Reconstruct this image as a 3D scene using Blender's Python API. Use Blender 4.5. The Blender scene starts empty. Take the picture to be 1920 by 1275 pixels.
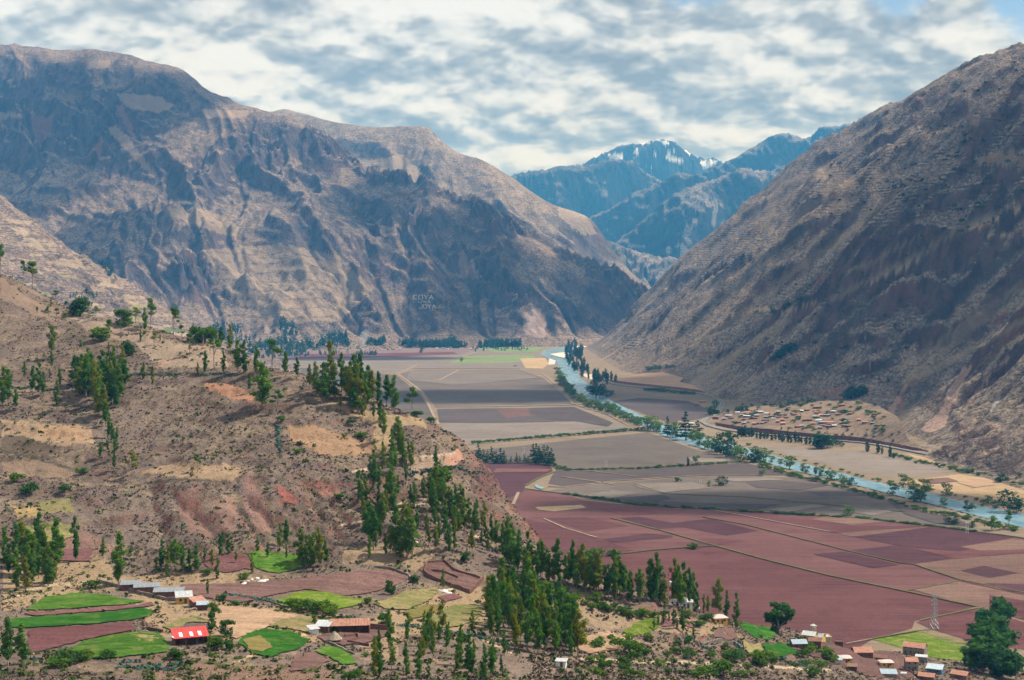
import bpy, math, random
import numpy as np
from mathutils import Vector
from mathutils.geometry import delaunay_2d_cdt

SC = bpy.context.scene
COL = SC.collection
random.seed(7); RNG = np.random.RandomState(7)

# ------------------------------------------------------------------ camera, sky, sun, exposure
CAM_Z = 250.0; FPX = 2667.0; HOR = 560.0; CX = 960.0
cam_d = bpy.data.cameras.new('camera'); cam = bpy.data.objects.new('camera', cam_d); COL.objects.link(cam)
cam.location = (0, 0, CAM_Z); cam.rotation_euler = (math.radians(90) - math.atan(77.5 / FPX), 0, 0)
cam_d.sensor_width = 36.0; cam_d.lens = 50.0; cam_d.clip_start = 0.5; cam_d.clip_end = 200000
SC.camera = cam
SUN = Vector((0.56, 0.24, 0.79)).normalized()      # direction towards the sun
SUN_ELEV = math.asin(SUN.z); SUN_AZ = math.atan2(SUN.x, SUN.y)
sd = bpy.data.lights.new('sun', 'SUN'); sd.energy = 5.0; sd.angle = math.radians(0.5); sd.color = (1.0, 0.95, 0.87)
so = bpy.data.objects.new('sun', sd); COL.objects.link(so); so.location = (0, 0, 6000)
so.rotation_euler = (-SUN).to_track_quat('-Z', 'Y').to_euler()
SC.view_settings.view_transform = 'Standard'; SC.view_settings.look = 'None'
SC.view_settings.exposure = 0.50; SC.view_settings.gamma = 1.0; SC.view_settings.use_curve_mapping = False
SC.render.engine = 'CYCLES'
cy = SC.cycles; cy.use_denoising = True;  cy.max_bounces = 4; cy.diffuse_bounces = 2; cy.glossy_bounces = 2
cy.transmission_bounces = 2; cy.volume_bounces = 0; cy.transparent_max_bounces = 12; cy.caustics_reflective = False; cy.caustics_refractive = False
cy.sample_clamp_indirect = 3.0; cy.use_light_tree = False
HAZE_DENSITY = 4.0e-5

# ------------------------------------------------------------------ node helpers
class NT:
    def __init__(s, tree): s.t = tree; s.n = tree.nodes; s.l = tree.links
    def put(s, sock, v):
        if v is None: return
        if isinstance(v, bpy.types.NodeSocket): s.l.new(v, sock)
        elif isinstance(v, (tuple, list)):
            v = tuple(v)
            if len(sock.default_value) == 4 and len(v) == 3: v = v + (1.0,)
            sock.default_value = v
        else:
            try: sock.default_value = v
            except TypeError: sock.default_value = (v,) * len(sock.default_value)
    def node(s, typ, props=None, **inp):
        n = s.n.new(typ)
        for k, v in (props or {}).items(): setattr(n, k, v)
        for k, v in inp.items():
            k = k.replace('_', ' ')
            s.put(n.inputs[int(k[1:])] if k[0] == 'i' and k[1:].isdigit() else n.inputs[k], v)
        return n
    def math(s, op, a, b=None, c=None, clamp=False):
        n = s.n.new('ShaderNodeMath'); n.operation = op; n.use_clamp = clamp
        s.put(n.inputs[0], a); s.put(n.inputs[1], b); s.put(n.inputs[2], c); return n.outputs[0]
    def vmath(s, op, a, b=None, sc=None):
        n = s.n.new('ShaderNodeVectorMath'); n.operation = op
        s.put(n.inputs[0], a); s.put(n.inputs[1], b)
        if sc is not None: s.put(n.inputs['Scale'], sc)
        return n.outputs['Value'] if op in ('LENGTH', 'DOT_PRODUCT', 'DISTANCE') else n.outputs[0]
    def mix(s, f, a, b, mode='MIX'):
        n = s.n.new('ShaderNodeMix'); n.data_type = 'RGBA'; n.blend_type = mode
        s.put(n.inputs[0], f); s.put(n.inputs[6], a); s.put(n.inputs[7], b); return n.outputs[2]
    def ramp(s, f, a, b, lo=0.0, hi=1.0, smooth=True):
        n = s.n.new('ShaderNodeMapRange'); n.interpolation_type = 'SMOOTHSTEP' if smooth else 'LINEAR'
        s.put(n.inputs[0], f); s.put(n.inputs[1], a); s.put(n.inputs[2], b); s.put(n.inputs[3], lo); s.put(n.inputs[4], hi); return n.outputs[0]
    def noise(s, vec, scale, detail=4.0, rough=0.55, dist=0.0, dim='3D'):
        n = s.n.new('ShaderNodeTexNoise'); n.noise_dimensions = dim
        s.put(n.inputs['Vector'], vec); s.put(n.inputs['Scale'], scale); s.put(n.inputs['Detail'], detail)
        s.put(n.inputs['Roughness'], rough); s.put(n.inputs['Distortion'], dist); return n.outputs['Fac']
    def vscale(s, vec, v): return s.vmath('MULTIPLY', vec, v)
    def xyz(s, vec):
        n = s.n.new('ShaderNodeSeparateXYZ'); s.put(n.inputs[0], vec); return n.outputs
    def comb(s, x, y, z):
        n = s.n.new('ShaderNodeCombineXYZ'); s.put(n.inputs[0], x); s.put(n.inputs[1], y); s.put(n.inputs[2], z); return n.outputs[0]
    def attr(s, name, out='Fac', typ='GEOMETRY'):
        n = s.n.new('ShaderNodeAttribute'); n.attribute_name = name; n.attribute_type = typ; return n.outputs[out]
    def bump(s, h, dist, strength=1.0, normal=None):
        n = s.n.new('ShaderNodeBump'); s.put(n.inputs['Height'], h); n.inputs['Distance'].default_value = dist
        n.inputs['Strength'].default_value = strength
        if normal is not None: s.put(n.inputs['Normal'], normal)
        return n.outputs[0]
    def pos(s): return s.n.new('ShaderNodeNewGeometry').outputs['Position']
    def nrm(s): return s.n.new('ShaderNodeNewGeometry').outputs['Normal']
    def rnd(s): return s.n.new('ShaderNodeObjectInfo').outputs['Random']

MATS = {}
def new_mat(name):
    m = bpy.data.materials.new(name); m.use_nodes = True; m.node_tree.nodes.clear(); MATS[name] = m
    nt = NT(m.node_tree); nt.out = nt.n.new('ShaderNodeOutputMaterial'); return m, nt
def finish(nt, color, rough=0.95, normal=None, spec=0.1, extra=None):
    b = nt.n.new('ShaderNodeBsdfPrincipled'); nt.put(b.inputs['Base Color'], color); nt.put(b.inputs['Roughness'], rough)
    b.inputs['Specular IOR Level'].default_value = spec
    if normal is not None: nt.l.new(normal, b.inputs['Normal'])
    for k, v in (extra or {}).items(): nt.put(b.inputs[k], v)
    nt.l.new(b.outputs[0], nt.out.inputs['Surface']); return b

# ------------------------------------------------------------------ world: Nishita sky with a broken overcast of stratocumulus
W = bpy.data.worlds.new('World'); SC.world = W; W.use_nodes = True
W.node_tree.nodes.clear(); w = NT(W.node_tree)
wo = w.n.new('ShaderNodeOutputWorld')
sky = w.n.new('ShaderNodeTexSky'); sky.sky_type = 'NISHITA'; sky.sun_disc = False
sky.sun_elevation = SUN_ELEV; sky.sun_rotation = SUN_AZ; sky.altitude = 3300
d = w.n.new('ShaderNodeTexCoord').outputs['Generated']
x_, y_, z_ = w.xyz(d)
zz = w.math('ADD', w.math('MAXIMUM', z_, 0.0), 0.36)
px_ = w.math('DIVIDE', x_, zz); py_ = w.math('DIVIDE', y_, zz)
pv = w.comb(px_, w.math('MULTIPLY', py_, 1.0), 3.7)
warp = w.n.new('ShaderNodeTexNoise'); w.put(warp.inputs['Vector'], pv); warp.inputs['Scale'].default_value = 6.5; warp.inputs['Detail'].default_value = 3
pv2 = w.vmath('ADD', pv, w.vmath('SCALE', w.vmath('SUBTRACT', warp.outputs['Color'], (.5, .5, .5)), sc=0.06))
def puffs(v):      # heaped cells, large ones carrying smaller ones
    q = w.n.new('ShaderNodeTexVoronoi'); q.voronoi_dimensions = '2D'; q.feature = 'SMOOTH_F1'; q.inputs['Smoothness'].default_value = .45; w.put(q.inputs['Vector'], v); q.inputs['Scale'].default_value = 5.6
    q.inputs['Detail'].default_value = 3.0; q.inputs['Roughness'].default_value = .55; q.inputs['Lacunarity'].default_value = 2.2
    return w.math('SUBTRACT', 1.0, w.math('MULTIPLY', q.outputs['Distance'], 1.15))
n1 = puffs(pv2); n2 = puffs(w.vmath('ADD', pv2, (0.008, -0.030, 0.02)))
nn = w.noise(pv2, 6.5, 7.0, 0.60); fine = w.noise(pv2, 30.0, 3.0, 0.6)
big = w.noise(pv, 2.4, 3.0, 0.5)
relief = w.math('ADD', w.math('MULTIPLY', w.math('SUBTRACT', n1, n2), 2.6), 0.5)
shade = w.math('ADD', w.math('MULTIPLY', relief, 0.44), w.math('MULTIPLY', w.ramp(big, 0.34, 0.66), 0.44))
shade = w.math('ADD', shade, w.math('MULTIPLY', w.math('SUBTRACT', nn, 0.5), 0.40))
shade = w.math('ADD', shade, w.math('ADD', w.math('MULTIPLY', w.math('SUBTRACT', fine, 0.5), 0.42), 0.17))
cr = w.n.new('ShaderNodeValToRGB'); w.put(cr.inputs[0], shade)
els = cr.color_ramp.elements
els[0].position = 0.0; els[0].color = (0.27, 0.31, 0.36, 1)
els[1].position = 1.0; els[1].color = (0.86, 0.89, 0.91, 1)
for p_, c_ in ((0.32, (0.40, 0.44, 0.485, 1)), (0.52, (0.55, 0.595, 0.63, 1)), (0.72, (0.74, 0.775, 0.80, 1))):
    e = els.new(p_); e.color = c_
# thin spots where blue shows, high on the right
gap = None
for (gx, gy, gz, r) in ((0.125, 1, 0.235, 0.055), (0.27, 1, 0.232, 0.05), (0.365, 1, 0.218, 0.055), (0.60, 0.9, 0.42, 0.16), (-0.5, 0.8, 0.55, 0.16), (0.2, -0.7, 0.6, 0.25), (-0.1, 0.3, 0.9, 0.2)):
    v = Vector((gx, gy, gz)).normalized()
    dd = w.vmath('DISTANCE', d, tuple(v)); g = w.ramp(dd, r, r * 0.25)
    gap = g if gap is None else w.math('MAXIMUM', gap, g)
cover = w.math('SUBTRACT', 1.0, w.ramp(w.math('ADD', gap, w.math('MULTIPLY', w.math('SUBTRACT', nn, 0.5), -2.6)), 0.42, 0.95))
bg1 = w.node('ShaderNodeBackground', Color=sky.outputs[0], Strength=0.10)
bg2 = w.node('ShaderNodeBackground', Color=cr.outputs[0], Strength=0.74)
mx = w.n.new('ShaderNodeMixShader'); w.l.new(cover, mx.inputs[0]); w.l.new(bg1.outputs[0], mx.inputs[1]); w.l.new(bg2.outputs[0], mx.inputs[2])
w.l.new(mx.outputs[0], wo.inputs['Surface'])
W.cycles.sampling_method = 'MANUAL'; W.cycles.sample_map_resolution = 512

# ------------------------------------------------------------------ object helpers
def tag(o, label=None, cat=None, group=None, kind=None):
    if label: o['label'] = label
    if cat: o['category'] = cat
    if group: o['group'] = group
    if kind: o['kind'] = kind
    return o
def empty(name, loc, rz=0.0, label=None, cat=None, group=None):
    o = bpy.data.objects.new(name, None); COL.objects.link(o); o.location = loc; o.rotation_euler = (0, 0, rz)
    o.empty_display_size = 1; return tag(o, label, cat, group)
def mesh_obj(name, me, mat=None, parent=None):
    o = bpy.data.objects.new(name, me); COL.objects.link(o)
    if mat is not None and not me.materials: me.materials.append(MATS[mat] if isinstance(mat, str) else mat)
    if parent is not None: o.parent = parent
    return o
def np_mesh(name, V, F, smooth=False, mats=None, mi=None):
    V = np.asarray(V, np.float32); F = np.asarray(F, np.int32); k = F.shape[1]
    me = bpy.data.meshes.new(name); me.vertices.add(len(V)); me.vertices.foreach_set('co', V.ravel())
    me.loops.add(F.size); me.loops.foreach_set('vertex_index', F.ravel())
    me.polygons.add(len(F)); me.polygons.foreach_set('loop_start', np.arange(0, F.size, k, dtype=np.int32))
    me.polygons.foreach_set('loop_total', np.full(len(F), k, np.int32))
    if smooth: me.polygons.foreach_set('use_smooth', np.ones(len(F), bool))
    for m in (mats or []): me.materials.append(MATS[m])
    if mi is not None: me.polygons.foreach_set('material_index', np.asarray(mi, np.int32))
    me.update(); me.validate(); return me
def set_attr(me, name, arr, typ='FLOAT'):
    a = me.attributes.new(name, typ, 'POINT')
    if typ == 'FLOAT': a.data.foreach_set('value', np.asarray(arr, np.float32).ravel())
    else: a.data.foreach_set('color', np.asarray(arr, np.float32).ravel())
class MB:
    """collects simple solids; build() links them as ONE mesh object"""
    def __init__(s): s.v = []; s.f = []
    def poly(s, pts, faces):
        n = len(s.v); s.v += [tuple(p) for p in pts]; s.f += [tuple(i + n for i in f) for f in faces]; return s
    def box(s, cx, cy_, cz, sx, sy, sz, rz=0.0):
        c, si = math.cos(rz), math.sin(rz); pts = []
        for dz in (-.5, .5):
            for dx, dy in ((-.5, -.5), (.5, -.5), (.5, .5), (-.5, .5)):
                X, Y = dx * sx, dy * sy; pts.append((cx + X * c - Y * si, cy_ + X * si + Y * c, cz + dz * sz))
        return s.poly(pts, [(3, 2, 1, 0), (4, 5, 6, 7), (0, 1, 5, 4), (1, 2, 6, 5), (2, 3, 7, 6), (3, 0, 4, 7)])
    def tube(s, a, b, r0, r1, n=6, cap=True):
        a = Vector(a); b = Vector(b); dr = (b - a)
        if dr.length < 1e-6: return s
        dr.normalize(); u = dr.orthogonal().normalized(); v = dr.cross(u); pts = []
        for (c, r) in ((a, r0), (b, r1)):
            for k in range(n):
                t = 2 * math.pi * k / n; pts.append(c + u * (r * math.cos(t)) + v * (r * math.sin(t)))
        fs = [(k, (k + 1) % n, n + (k + 1) % n, n + k) for k in range(n)]
        if cap: fs += [tuple(range(n - 1, -1, -1)), tuple(range(n, 2 * n))]
        return s.poly(pts, fs)
    def mesh(s, name, smooth=False):
        me = bpy.data.meshes.new(name); me.from_pydata(s.v, [], s.f); me.update()
        if smooth: me.polygons.foreach_set('use_smooth', np.ones(len(me.polygons), bool))
        return me
    def build(s, name, mat, parent=None, smooth=False): return mesh_obj(name, s.mesh(name, smooth), mat, parent)
def copy_tree(o, loc, rz=None, scale=None, label=None, group=None):
    r = o.copy(); COL.objects.link(r); r.location = loc
    if rz is not None: r.rotation_euler = (0, 0, rz)
    if scale is not None: r.scale = scale if isinstance(scale, tuple) else (scale,) * 3
    if label: r['label'] = label
    if group: r['group'] = group
    for ch in o.children:
        c = ch.copy(); COL.objects.link(c); c.parent = r
        for g in ch.children:
            q = g.copy(); COL.objects.link(q); q.parent = c
    return r

# ------------------------------------------------------------------ numpy noise and thin-plate surfaces
def _h(ix, iy, seed):
    h = (ix * 374761393 + iy * 668265263 + seed * 974634777) & 0xffffffff
    h = ((h ^ (h >> 13)) * 1274126177) & 0xffffffff
    h = ((h ^ (h >> 15)) * 2246822519) & 0xffffffff
    return (h ^ (h >> 16)) & 0xffffffff
def gnoise(x, y, seed=0):
    x = np.asarray(x, float); y = np.asarray(y, float)
    xi = np.floor(x); yi = np.floor(y); xf = x - xi; yf = y - yi; xi = xi.astype(np.int64); yi = yi.astype(np.int64)
    u = xf * xf * xf * (xf * (xf * 6 - 15) + 10); v = yf * yf * yf * (yf * (yf * 6 - 15) + 10)
    def g(i, j, dx, dy):
        a = _h(i, j, seed) * (2 * math.pi / 4294967296.0); return np.cos(a) * dx + np.sin(a) * dy
    a = g(xi, yi, xf, yf); b = g(xi + 1, yi, xf - 1, yf); c = g(xi, yi + 1, xf, yf - 1); e = g(xi + 1, yi + 1, xf - 1, yf - 1)
    return (a + u * (b - a) + v * ((c + u * (e - c)) - (a + u * (b - a)))) * 1.4
def fbm(x, y, oct=5, seed=0, gain=0.5):
    s = 0; a = 1.0; f = 1.0
    for k in range(oct): s = s + a * gnoise(x * f + 17.3 * k, y * f - 9.1 * k, seed + k); a *= gain; f *= 2.03
    return s
def ridged(x, y, oct=5, seed=0, gain=0.5):
    s = 0; a = 1.0; f = 1.0; wgt = 1.0
    for k in range(oct):
        n = 1 - np.abs(gnoise(x * f + 31.7 * k, y * f + 11.9 * k, seed + k)) * 1.5; n = n * n * wgt
        s = s + a * n; wgt = np.clip(n * 1.6, 0, 1); a *= gain; f *= 2.07
    return s
def sstep(x, a, b):
    t = np.clip((x - a) / (b - a), 0, 1); return t * t * (3 - 2 * t)
def ppt(px, py, dd):
    return ((px - CX) / FPX * dd, dd, CAM_Z + (HOR - py) / FPX * dd)
def gpt(px, py, z=0.0):
    dd = (CAM_Z - z) * FPX / (py - HOR); return ((px - CX) / FPX * dd, dd, z)
class TPS:
    def __init__(s, P, reg=1e-4):
        P = np.array(P, float); s.c = P[:, :2].mean(0); s.k = 1000.0; q = (P[:, :2] - s.c) / s.k; s.q = q; n = len(P)
        r2 = ((q[:, None] - q[None]) ** 2).sum(2); K = np.where(r2 > 0, 0.5 * r2 * np.log(np.maximum(r2, 1e-12)), 0) + reg * np.eye(n)
        A = np.zeros((n + 3, n + 3)); A[:n, :n] = K; A[:n, n] = 1; A[:n, n + 1:] = q; A[n, :n] = 1; A[n + 1:, :n] = q.T
        s.w = np.linalg.solve(A, np.concatenate([P[:, 2], [0, 0, 0]]))
    def __call__(s, x, y):
        x = np.asarray(x, float); y = np.asarray(y, float); sh = np.broadcast(x, y).shape
        X = (np.broadcast_to(x, sh).ravel() - s.c[0]) / s.k; Y = (np.broadcast_to(y, sh).ravel() - s.c[1]) / s.k
        out = s.w[-3] + s.w[-2] * X + s.w[-1] * Y
        for (a, b), ww in zip(s.q, s.w):
            r2 = (X - a) ** 2 + (Y - b) ** 2 + 1e-12; out += ww * 0.5 * r2 * np.log(r2)
        return out.reshape(sh)
def blur(A, n=1):
    for _ in range(n):
        A = (np.roll(A, 1, 0) + np.roll(A, -1, 0) + 2 * A) / 4; A = (np.roll(A, 1, 1) + np.roll(A, -1, 1) + 2 * A) / 4
    return A
def erode(xs, ys, Z, rounds=3, steps=70, k=6.0, sub=1, seed=1, zmin=15.0, mask=1.0):
    """rain runs down the height grid; where many paths meet a channel is cut"""
    rs = np.random.RandomState(seed); ny, nx = Z.shape; cx = np.gradient(xs); cyy = np.gradient(ys); F = np.zeros_like(Z)
    for r in range(rounds):
        gy, gx = np.gradient(Z, ys, xs); ii, jj = np.mgrid[0:ny:sub, 0:nx:sub]
        fi = ii.ravel() + rs.rand(ii.size); fj = jj.ravel() + rs.rand(ii.size); vx = np.zeros(fi.size); vy = np.zeros(fi.size); cnt = np.zeros(ny * nx)
        for s in range(steps):
            i = np.clip(fi.astype(np.int64), 0, ny - 1); j = np.clip(fj.astype(np.int64), 0, nx - 1); a = gx[i, j]; b = gy[i, j]
            m = np.sqrt(a * a + b * b) + 1e-6; vx = 0.35 * vx - 0.65 * a / m; vy = 0.35 * vy - 0.65 * b / m
            st = np.minimum(cx[j], cyy[i]) * 1.15
            live = (Z[i, j] > zmin) & (m > 0.05); idx = (i * nx + j)[live]; cnt += np.bincount(idx, minlength=ny * nx)
            fi = fi + vy * st / cyy[i]; fj = fj + vx * st / cx[j]
            ok = live & (fi > 1) & (fi < ny - 2) & (fj > 1) & (fj < nx - 2); fi = fi[ok]; fj = fj[ok]; vx = vx[ok]; vy = vy[ok]
            if fi.size < 50: break
        C = cnt.reshape(ny, nx) * sub * sub; Fr = np.log1p(C) ; Fr = Fr / max(np.percentile(Fr, 99), 1e-3)
        Fr = np.clip(Fr, 0, 1.2) ** 2.2; Fs = blur(Fr, 1); F = np.maximum(F * 0.8, Fs)
        Z = Z - k * (Fs + 0.8 * blur(Fr, 4)) * sstep(Z, zmin, zmin + 60) * mask
    return Z, np.clip(F, 0, 1)
def inpoly(px, py, poly):
    c = np.zeros(px.shape, bool); P = np.asarray(poly, float); n = len(P); j = n - 1
    for i in range(n):
        xi, yi = P[i]; xj, yj = P[j]
        if yi != yj:
            cond = ((yi > py) != (yj > py)) & (px < (xj - xi) * (py - yi) / (yj - yi) + xi); c ^= cond
        j = i
    return c
def segdist(px, py, line):
    best = np.full(px.shape, 1e9)
    for (x0, y0), (x1, y1) in zip(line[:-1], line[1:]):
        dx, dy = x1 - x0, y1 - y0; t = np.clip(((px - x0) * dx + (py - y0) * dy) / max(dx * dx + dy * dy, 1e-9), 0, 1)
        best = np.minimum(best, np.hypot(px - x0 - t * dx, py - y0 - t * dy))
    return best
def grid_obj(name, X, Y, Z, mat, cut=None, attrs=None, keep=None):
    ny, nx = Z.shape; V = np.stack([X, Y, Z], -1).reshape(-1, 3); idx = np.arange(ny * nx).reshape(ny, nx)
    F = np.stack([idx[:-1, :-1], idx[:-1, 1:], idx[1:, 1:], idx[1:, :-1]], -1).reshape(-1, 4)
    if cut is not None: F = F[V[F, 2].max(1) > cut]
    if keep is not None: F = F[keep.ravel()[F].any(1)]
    used = np.zeros(len(V), bool); used[F.ravel()] = True; remap = np.cumsum(used) - 1
    me = np_mesh(name, V[used], remap[F], smooth=True)
    for k, (arr, typ) in (attrs or {}).items():
        a = arr.reshape(-1, 4)[used] if typ == 'FLOAT_COLOR' else arr.ravel()[used]; set_attr(me, k, a, typ)
    return mesh_obj(name, me, mat)
def project(X, Y, Z):
    """where on the photograph a point of the land was seen: used only to look up the surveyed patches of bare soil, scars, fields and painted sunlit crests"""
    return CX + FPX * X / Y, HOR - FPX * (Z - CAM_Z) / Y
class Paint:
    def __init__(s, X, Y, Z, wob=3.0, wl=14.0):
        s.px, s.py = project(X, Y, Z); s.C = np.zeros(X.shape + (4,)); s.dx = fbm(s.px / wl, s.py / wl, 3, 51) * wob; s.dy = fbm(s.px / wl + 50, s.py / wl, 3, 77) * wob
    def poly(s, P, col, a=1.0):
        m = inpoly(s.px + s.dx, s.py + s.dy, P); s.C[m] = (*col, a); return m
    def line(s, L, wd, col, a=1.0):
        d0 = segdist(s.px + s.dx * .5, s.py + s.dy * .5, L); f = np.clip(1.4 - d0 / wd, 0, 1) * a
        m = f > s.C[..., 3] * .5
        s.C[m, :3] = col; s.C[..., 3] = np.where(m, np.maximum(f, s.C[..., 3] * (1 - f)), s.C[..., 3])
# ------------------------------------------------------------------ materials of the land
def mountain_mat(name, soil_a, soil_b, scrub, rock_c, terr=0.6, sc=1.0, snow=None, rock_lo=0.80, rock_hi=0.62, terr_step=9.0):
    m, t = new_mat(name); P = t.pos(); N = t.nrm(); nz = t.xyz(N)[2]; pz = t.xyz(P)[2]
    n0 = t.noise(P, 0.0011 / sc, 5, .6); n1 = t.noise(P, 0.006 / sc, 6, .62); n2 = t.noise(P, 0.035 / sc, 5, .65); n3 = t.noise(P, 0.11 / sc, 4, .75)
    # grass and bare earth streak down the slope
    st = t.noise(t.vscale(P, (0.012 / sc, 0.012 / sc, 0.0025 / sc)), 1.0, 6, .66, .4)
    c = t.mix(t.ramp(t.math('ADD', t.math('MULTIPLY', n0, .5), t.math('MULTIPLY', n1, .5)), .38, .62), soil_a, soil_b)
    c = t.mix(t.ramp(st, .45, .68, 0, .75), c, scrub)
    c = t.mix(t.ramp(n2, .50, .66, 0, .60), c, scrub)
    c = t.mix(t.ramp(n3, .50, .60, 0, .66), c, tuple(v * .35 for v in scrub))
    c = t.mix(t.ramp(n3, .46, .38, 0, .50), c, tuple(min(v * 1.6, .6) for v in soil_b))
    fl = t.attr('flow'); c = t.mix(t.ramp(fl, .25, .9, 0, .5), c, tuple(v * .7 for v in scrub))
    # old farming terraces follow the contours
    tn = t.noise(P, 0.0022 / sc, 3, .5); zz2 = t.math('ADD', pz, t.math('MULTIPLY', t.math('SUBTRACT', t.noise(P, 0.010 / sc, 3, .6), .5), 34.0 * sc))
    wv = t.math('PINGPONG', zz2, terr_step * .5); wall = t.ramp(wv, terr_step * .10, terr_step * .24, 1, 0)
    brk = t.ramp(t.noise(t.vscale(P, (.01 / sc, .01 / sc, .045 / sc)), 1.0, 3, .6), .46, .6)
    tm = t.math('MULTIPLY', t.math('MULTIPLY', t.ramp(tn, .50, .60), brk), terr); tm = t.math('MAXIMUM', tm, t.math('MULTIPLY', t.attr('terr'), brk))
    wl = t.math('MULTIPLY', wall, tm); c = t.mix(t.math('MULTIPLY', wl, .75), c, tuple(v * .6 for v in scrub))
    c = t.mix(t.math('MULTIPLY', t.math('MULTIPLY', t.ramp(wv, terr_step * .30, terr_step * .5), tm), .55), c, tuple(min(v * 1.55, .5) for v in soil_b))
    # rock where the slope is too steep for soil
    rk = t.ramp(t.math('ADD', nz, t.math('MULTIPLY', t.math('SUBTRACT', n2, .5), .22)), rock_lo, rock_hi)
    rk = t.math('MAXIMUM', rk, t.attr('rock'))
    strat = t.noise(t.vscale(P, (.02 / sc, .02 / sc, .004 / sc)), 1.0, 6, .7)
    rc = t.mix(t.ramp(strat, .38, .62), tuple(v * .45 for v in rock_c), rock_c)
    rc = t.mix(t.ramp(n1, .5, .72, 0, .5), rc, (rock_c[0] * 1.5, rock_c[1] * 1.0, rock_c[2] * .9))
    c = t.mix(rk, c, rc)
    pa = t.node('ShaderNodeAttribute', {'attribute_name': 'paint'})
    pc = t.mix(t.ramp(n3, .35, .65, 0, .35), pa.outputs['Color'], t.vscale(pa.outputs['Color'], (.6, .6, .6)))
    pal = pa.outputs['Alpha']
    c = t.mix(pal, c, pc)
    if snow is not None:
        sn = t.math('ADD', t.math('MULTIPLY', t.math('SUBTRACT', pz, snow), .0016), t.math('MULTIPLY', t.math('SUBTRACT', nz, .55), 1.5))
        sn = t.ramp(t.math('ADD', sn, t.math('MULTIPLY', t.math('SUBTRACT', n1, .5), 2.6)), .28, .42)
        c = t.mix(t.math('MAXIMUM', t.math('MULTIPLY', sn, t.ramp(pz, snow - 250, snow + 50)), t.math('MULTIPLY', t.attr('snow'), t.ramp(n1, .36, .5))), c, (.80, .84, .90))
    h = t.math('ADD', t.math('MULTIPLY', n2, 12.0 * sc), t.math('MULTIPLY', n3, 4.5 * sc))
    h = t.math('ADD', h, t.math('MULTIPLY', t.math('MULTIPLY', strat, rk), 34.0 * sc))
    h = t.math('ADD', h, t.math('MULTIPLY', wl, 1.6))
    finish(t, c, .97, t.bump(h, 1.0, 1.0), .03)
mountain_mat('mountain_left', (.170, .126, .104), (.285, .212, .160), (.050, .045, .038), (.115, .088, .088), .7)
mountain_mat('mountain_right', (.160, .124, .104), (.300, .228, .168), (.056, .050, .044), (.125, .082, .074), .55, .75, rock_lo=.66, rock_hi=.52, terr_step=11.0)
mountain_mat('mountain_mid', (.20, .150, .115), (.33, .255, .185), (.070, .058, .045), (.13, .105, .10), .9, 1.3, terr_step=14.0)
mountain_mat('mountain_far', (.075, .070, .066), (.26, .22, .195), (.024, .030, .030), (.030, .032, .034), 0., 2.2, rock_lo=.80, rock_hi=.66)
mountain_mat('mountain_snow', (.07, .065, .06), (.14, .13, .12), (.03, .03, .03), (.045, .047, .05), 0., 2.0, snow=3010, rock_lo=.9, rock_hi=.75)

def hillside_mat():
    m, t = new_mat('hillside'); P = t.pos(); nz = t.xyz(t.nrm())[2]
    n0 = t.noise(P, .012, 5, .6); n1 = t.noise(P, .05, 5, .65); n2 = t.noise(P, .28, 4, .7); n3 = t.noise(P, 1.3, 3, .7)
    c = t.mix(t.ramp(n0, .38, .64), (.168, .126, .112), (.108, .078, .072))
    c = t.mix(t.ramp(n1, .46, .64, 0, .6), c, (.275, .200, .135))
    c = t.mix(t.ramp(n1, .46, .34, 0, .6), c, (.19, .105, .082))
    c = t.mix(t.ramp(n2, .46, .62, 0, .65), c, (.080, .068, .040))
    c = t.mix(t.ramp(n3, .50, .66, 0, .50), c, (.060, .052, .032))
    c = t.mix(t.ramp(n3, .48, .36, 0, .35), c, (.31, .225, .15))
    bank = t.ramp(nz, .84, .70, 0, .8); c = t.mix(bank, c, t.mix(t.ramp(n2, .4, .6), (.22, .095, .075), (.12, .075, .055)))
    rk = t.attr('rock'); c = t.mix(rk, c, t.mix(t.ramp(n2, .4, .62), (.16, .085, .075), (.06, .045, .042)))
    pa = t.node('ShaderNodeAttribute', {'attribute_name': 'paint'})
    pc = t.mix(t.ramp(n2, .44, .64, 0, .32), pa.outputs['Color'], t.vscale(pa.outputs['Color'], (.5, .5, .45)))
    pc = t.mix(t.ramp(n1, .4, .62, 0, .3), pc, t.vscale(pc, (.72, .72, .7)))
    pc = t.mix(t.ramp(n3, .56, .66, 0, .5), pc, (.07, .06, .035))
    c = t.mix(t.math('MULTIPLY', pa.outputs['Alpha'], t.ramp(t.math('ADD', pa.outputs['Alpha'], t.math('MULTIPLY', t.math('SUBTRACT', n2, .5), .8)), .25, .55)), c, pc)
    h = t.math('ADD', t.math('MULTIPLY', n2, 1.5), t.math('MULTIPLY', n3, .5))
    finish(t, c, .97, t.bump(h, 1.0, .9), .03)
hillside_mat()

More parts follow.
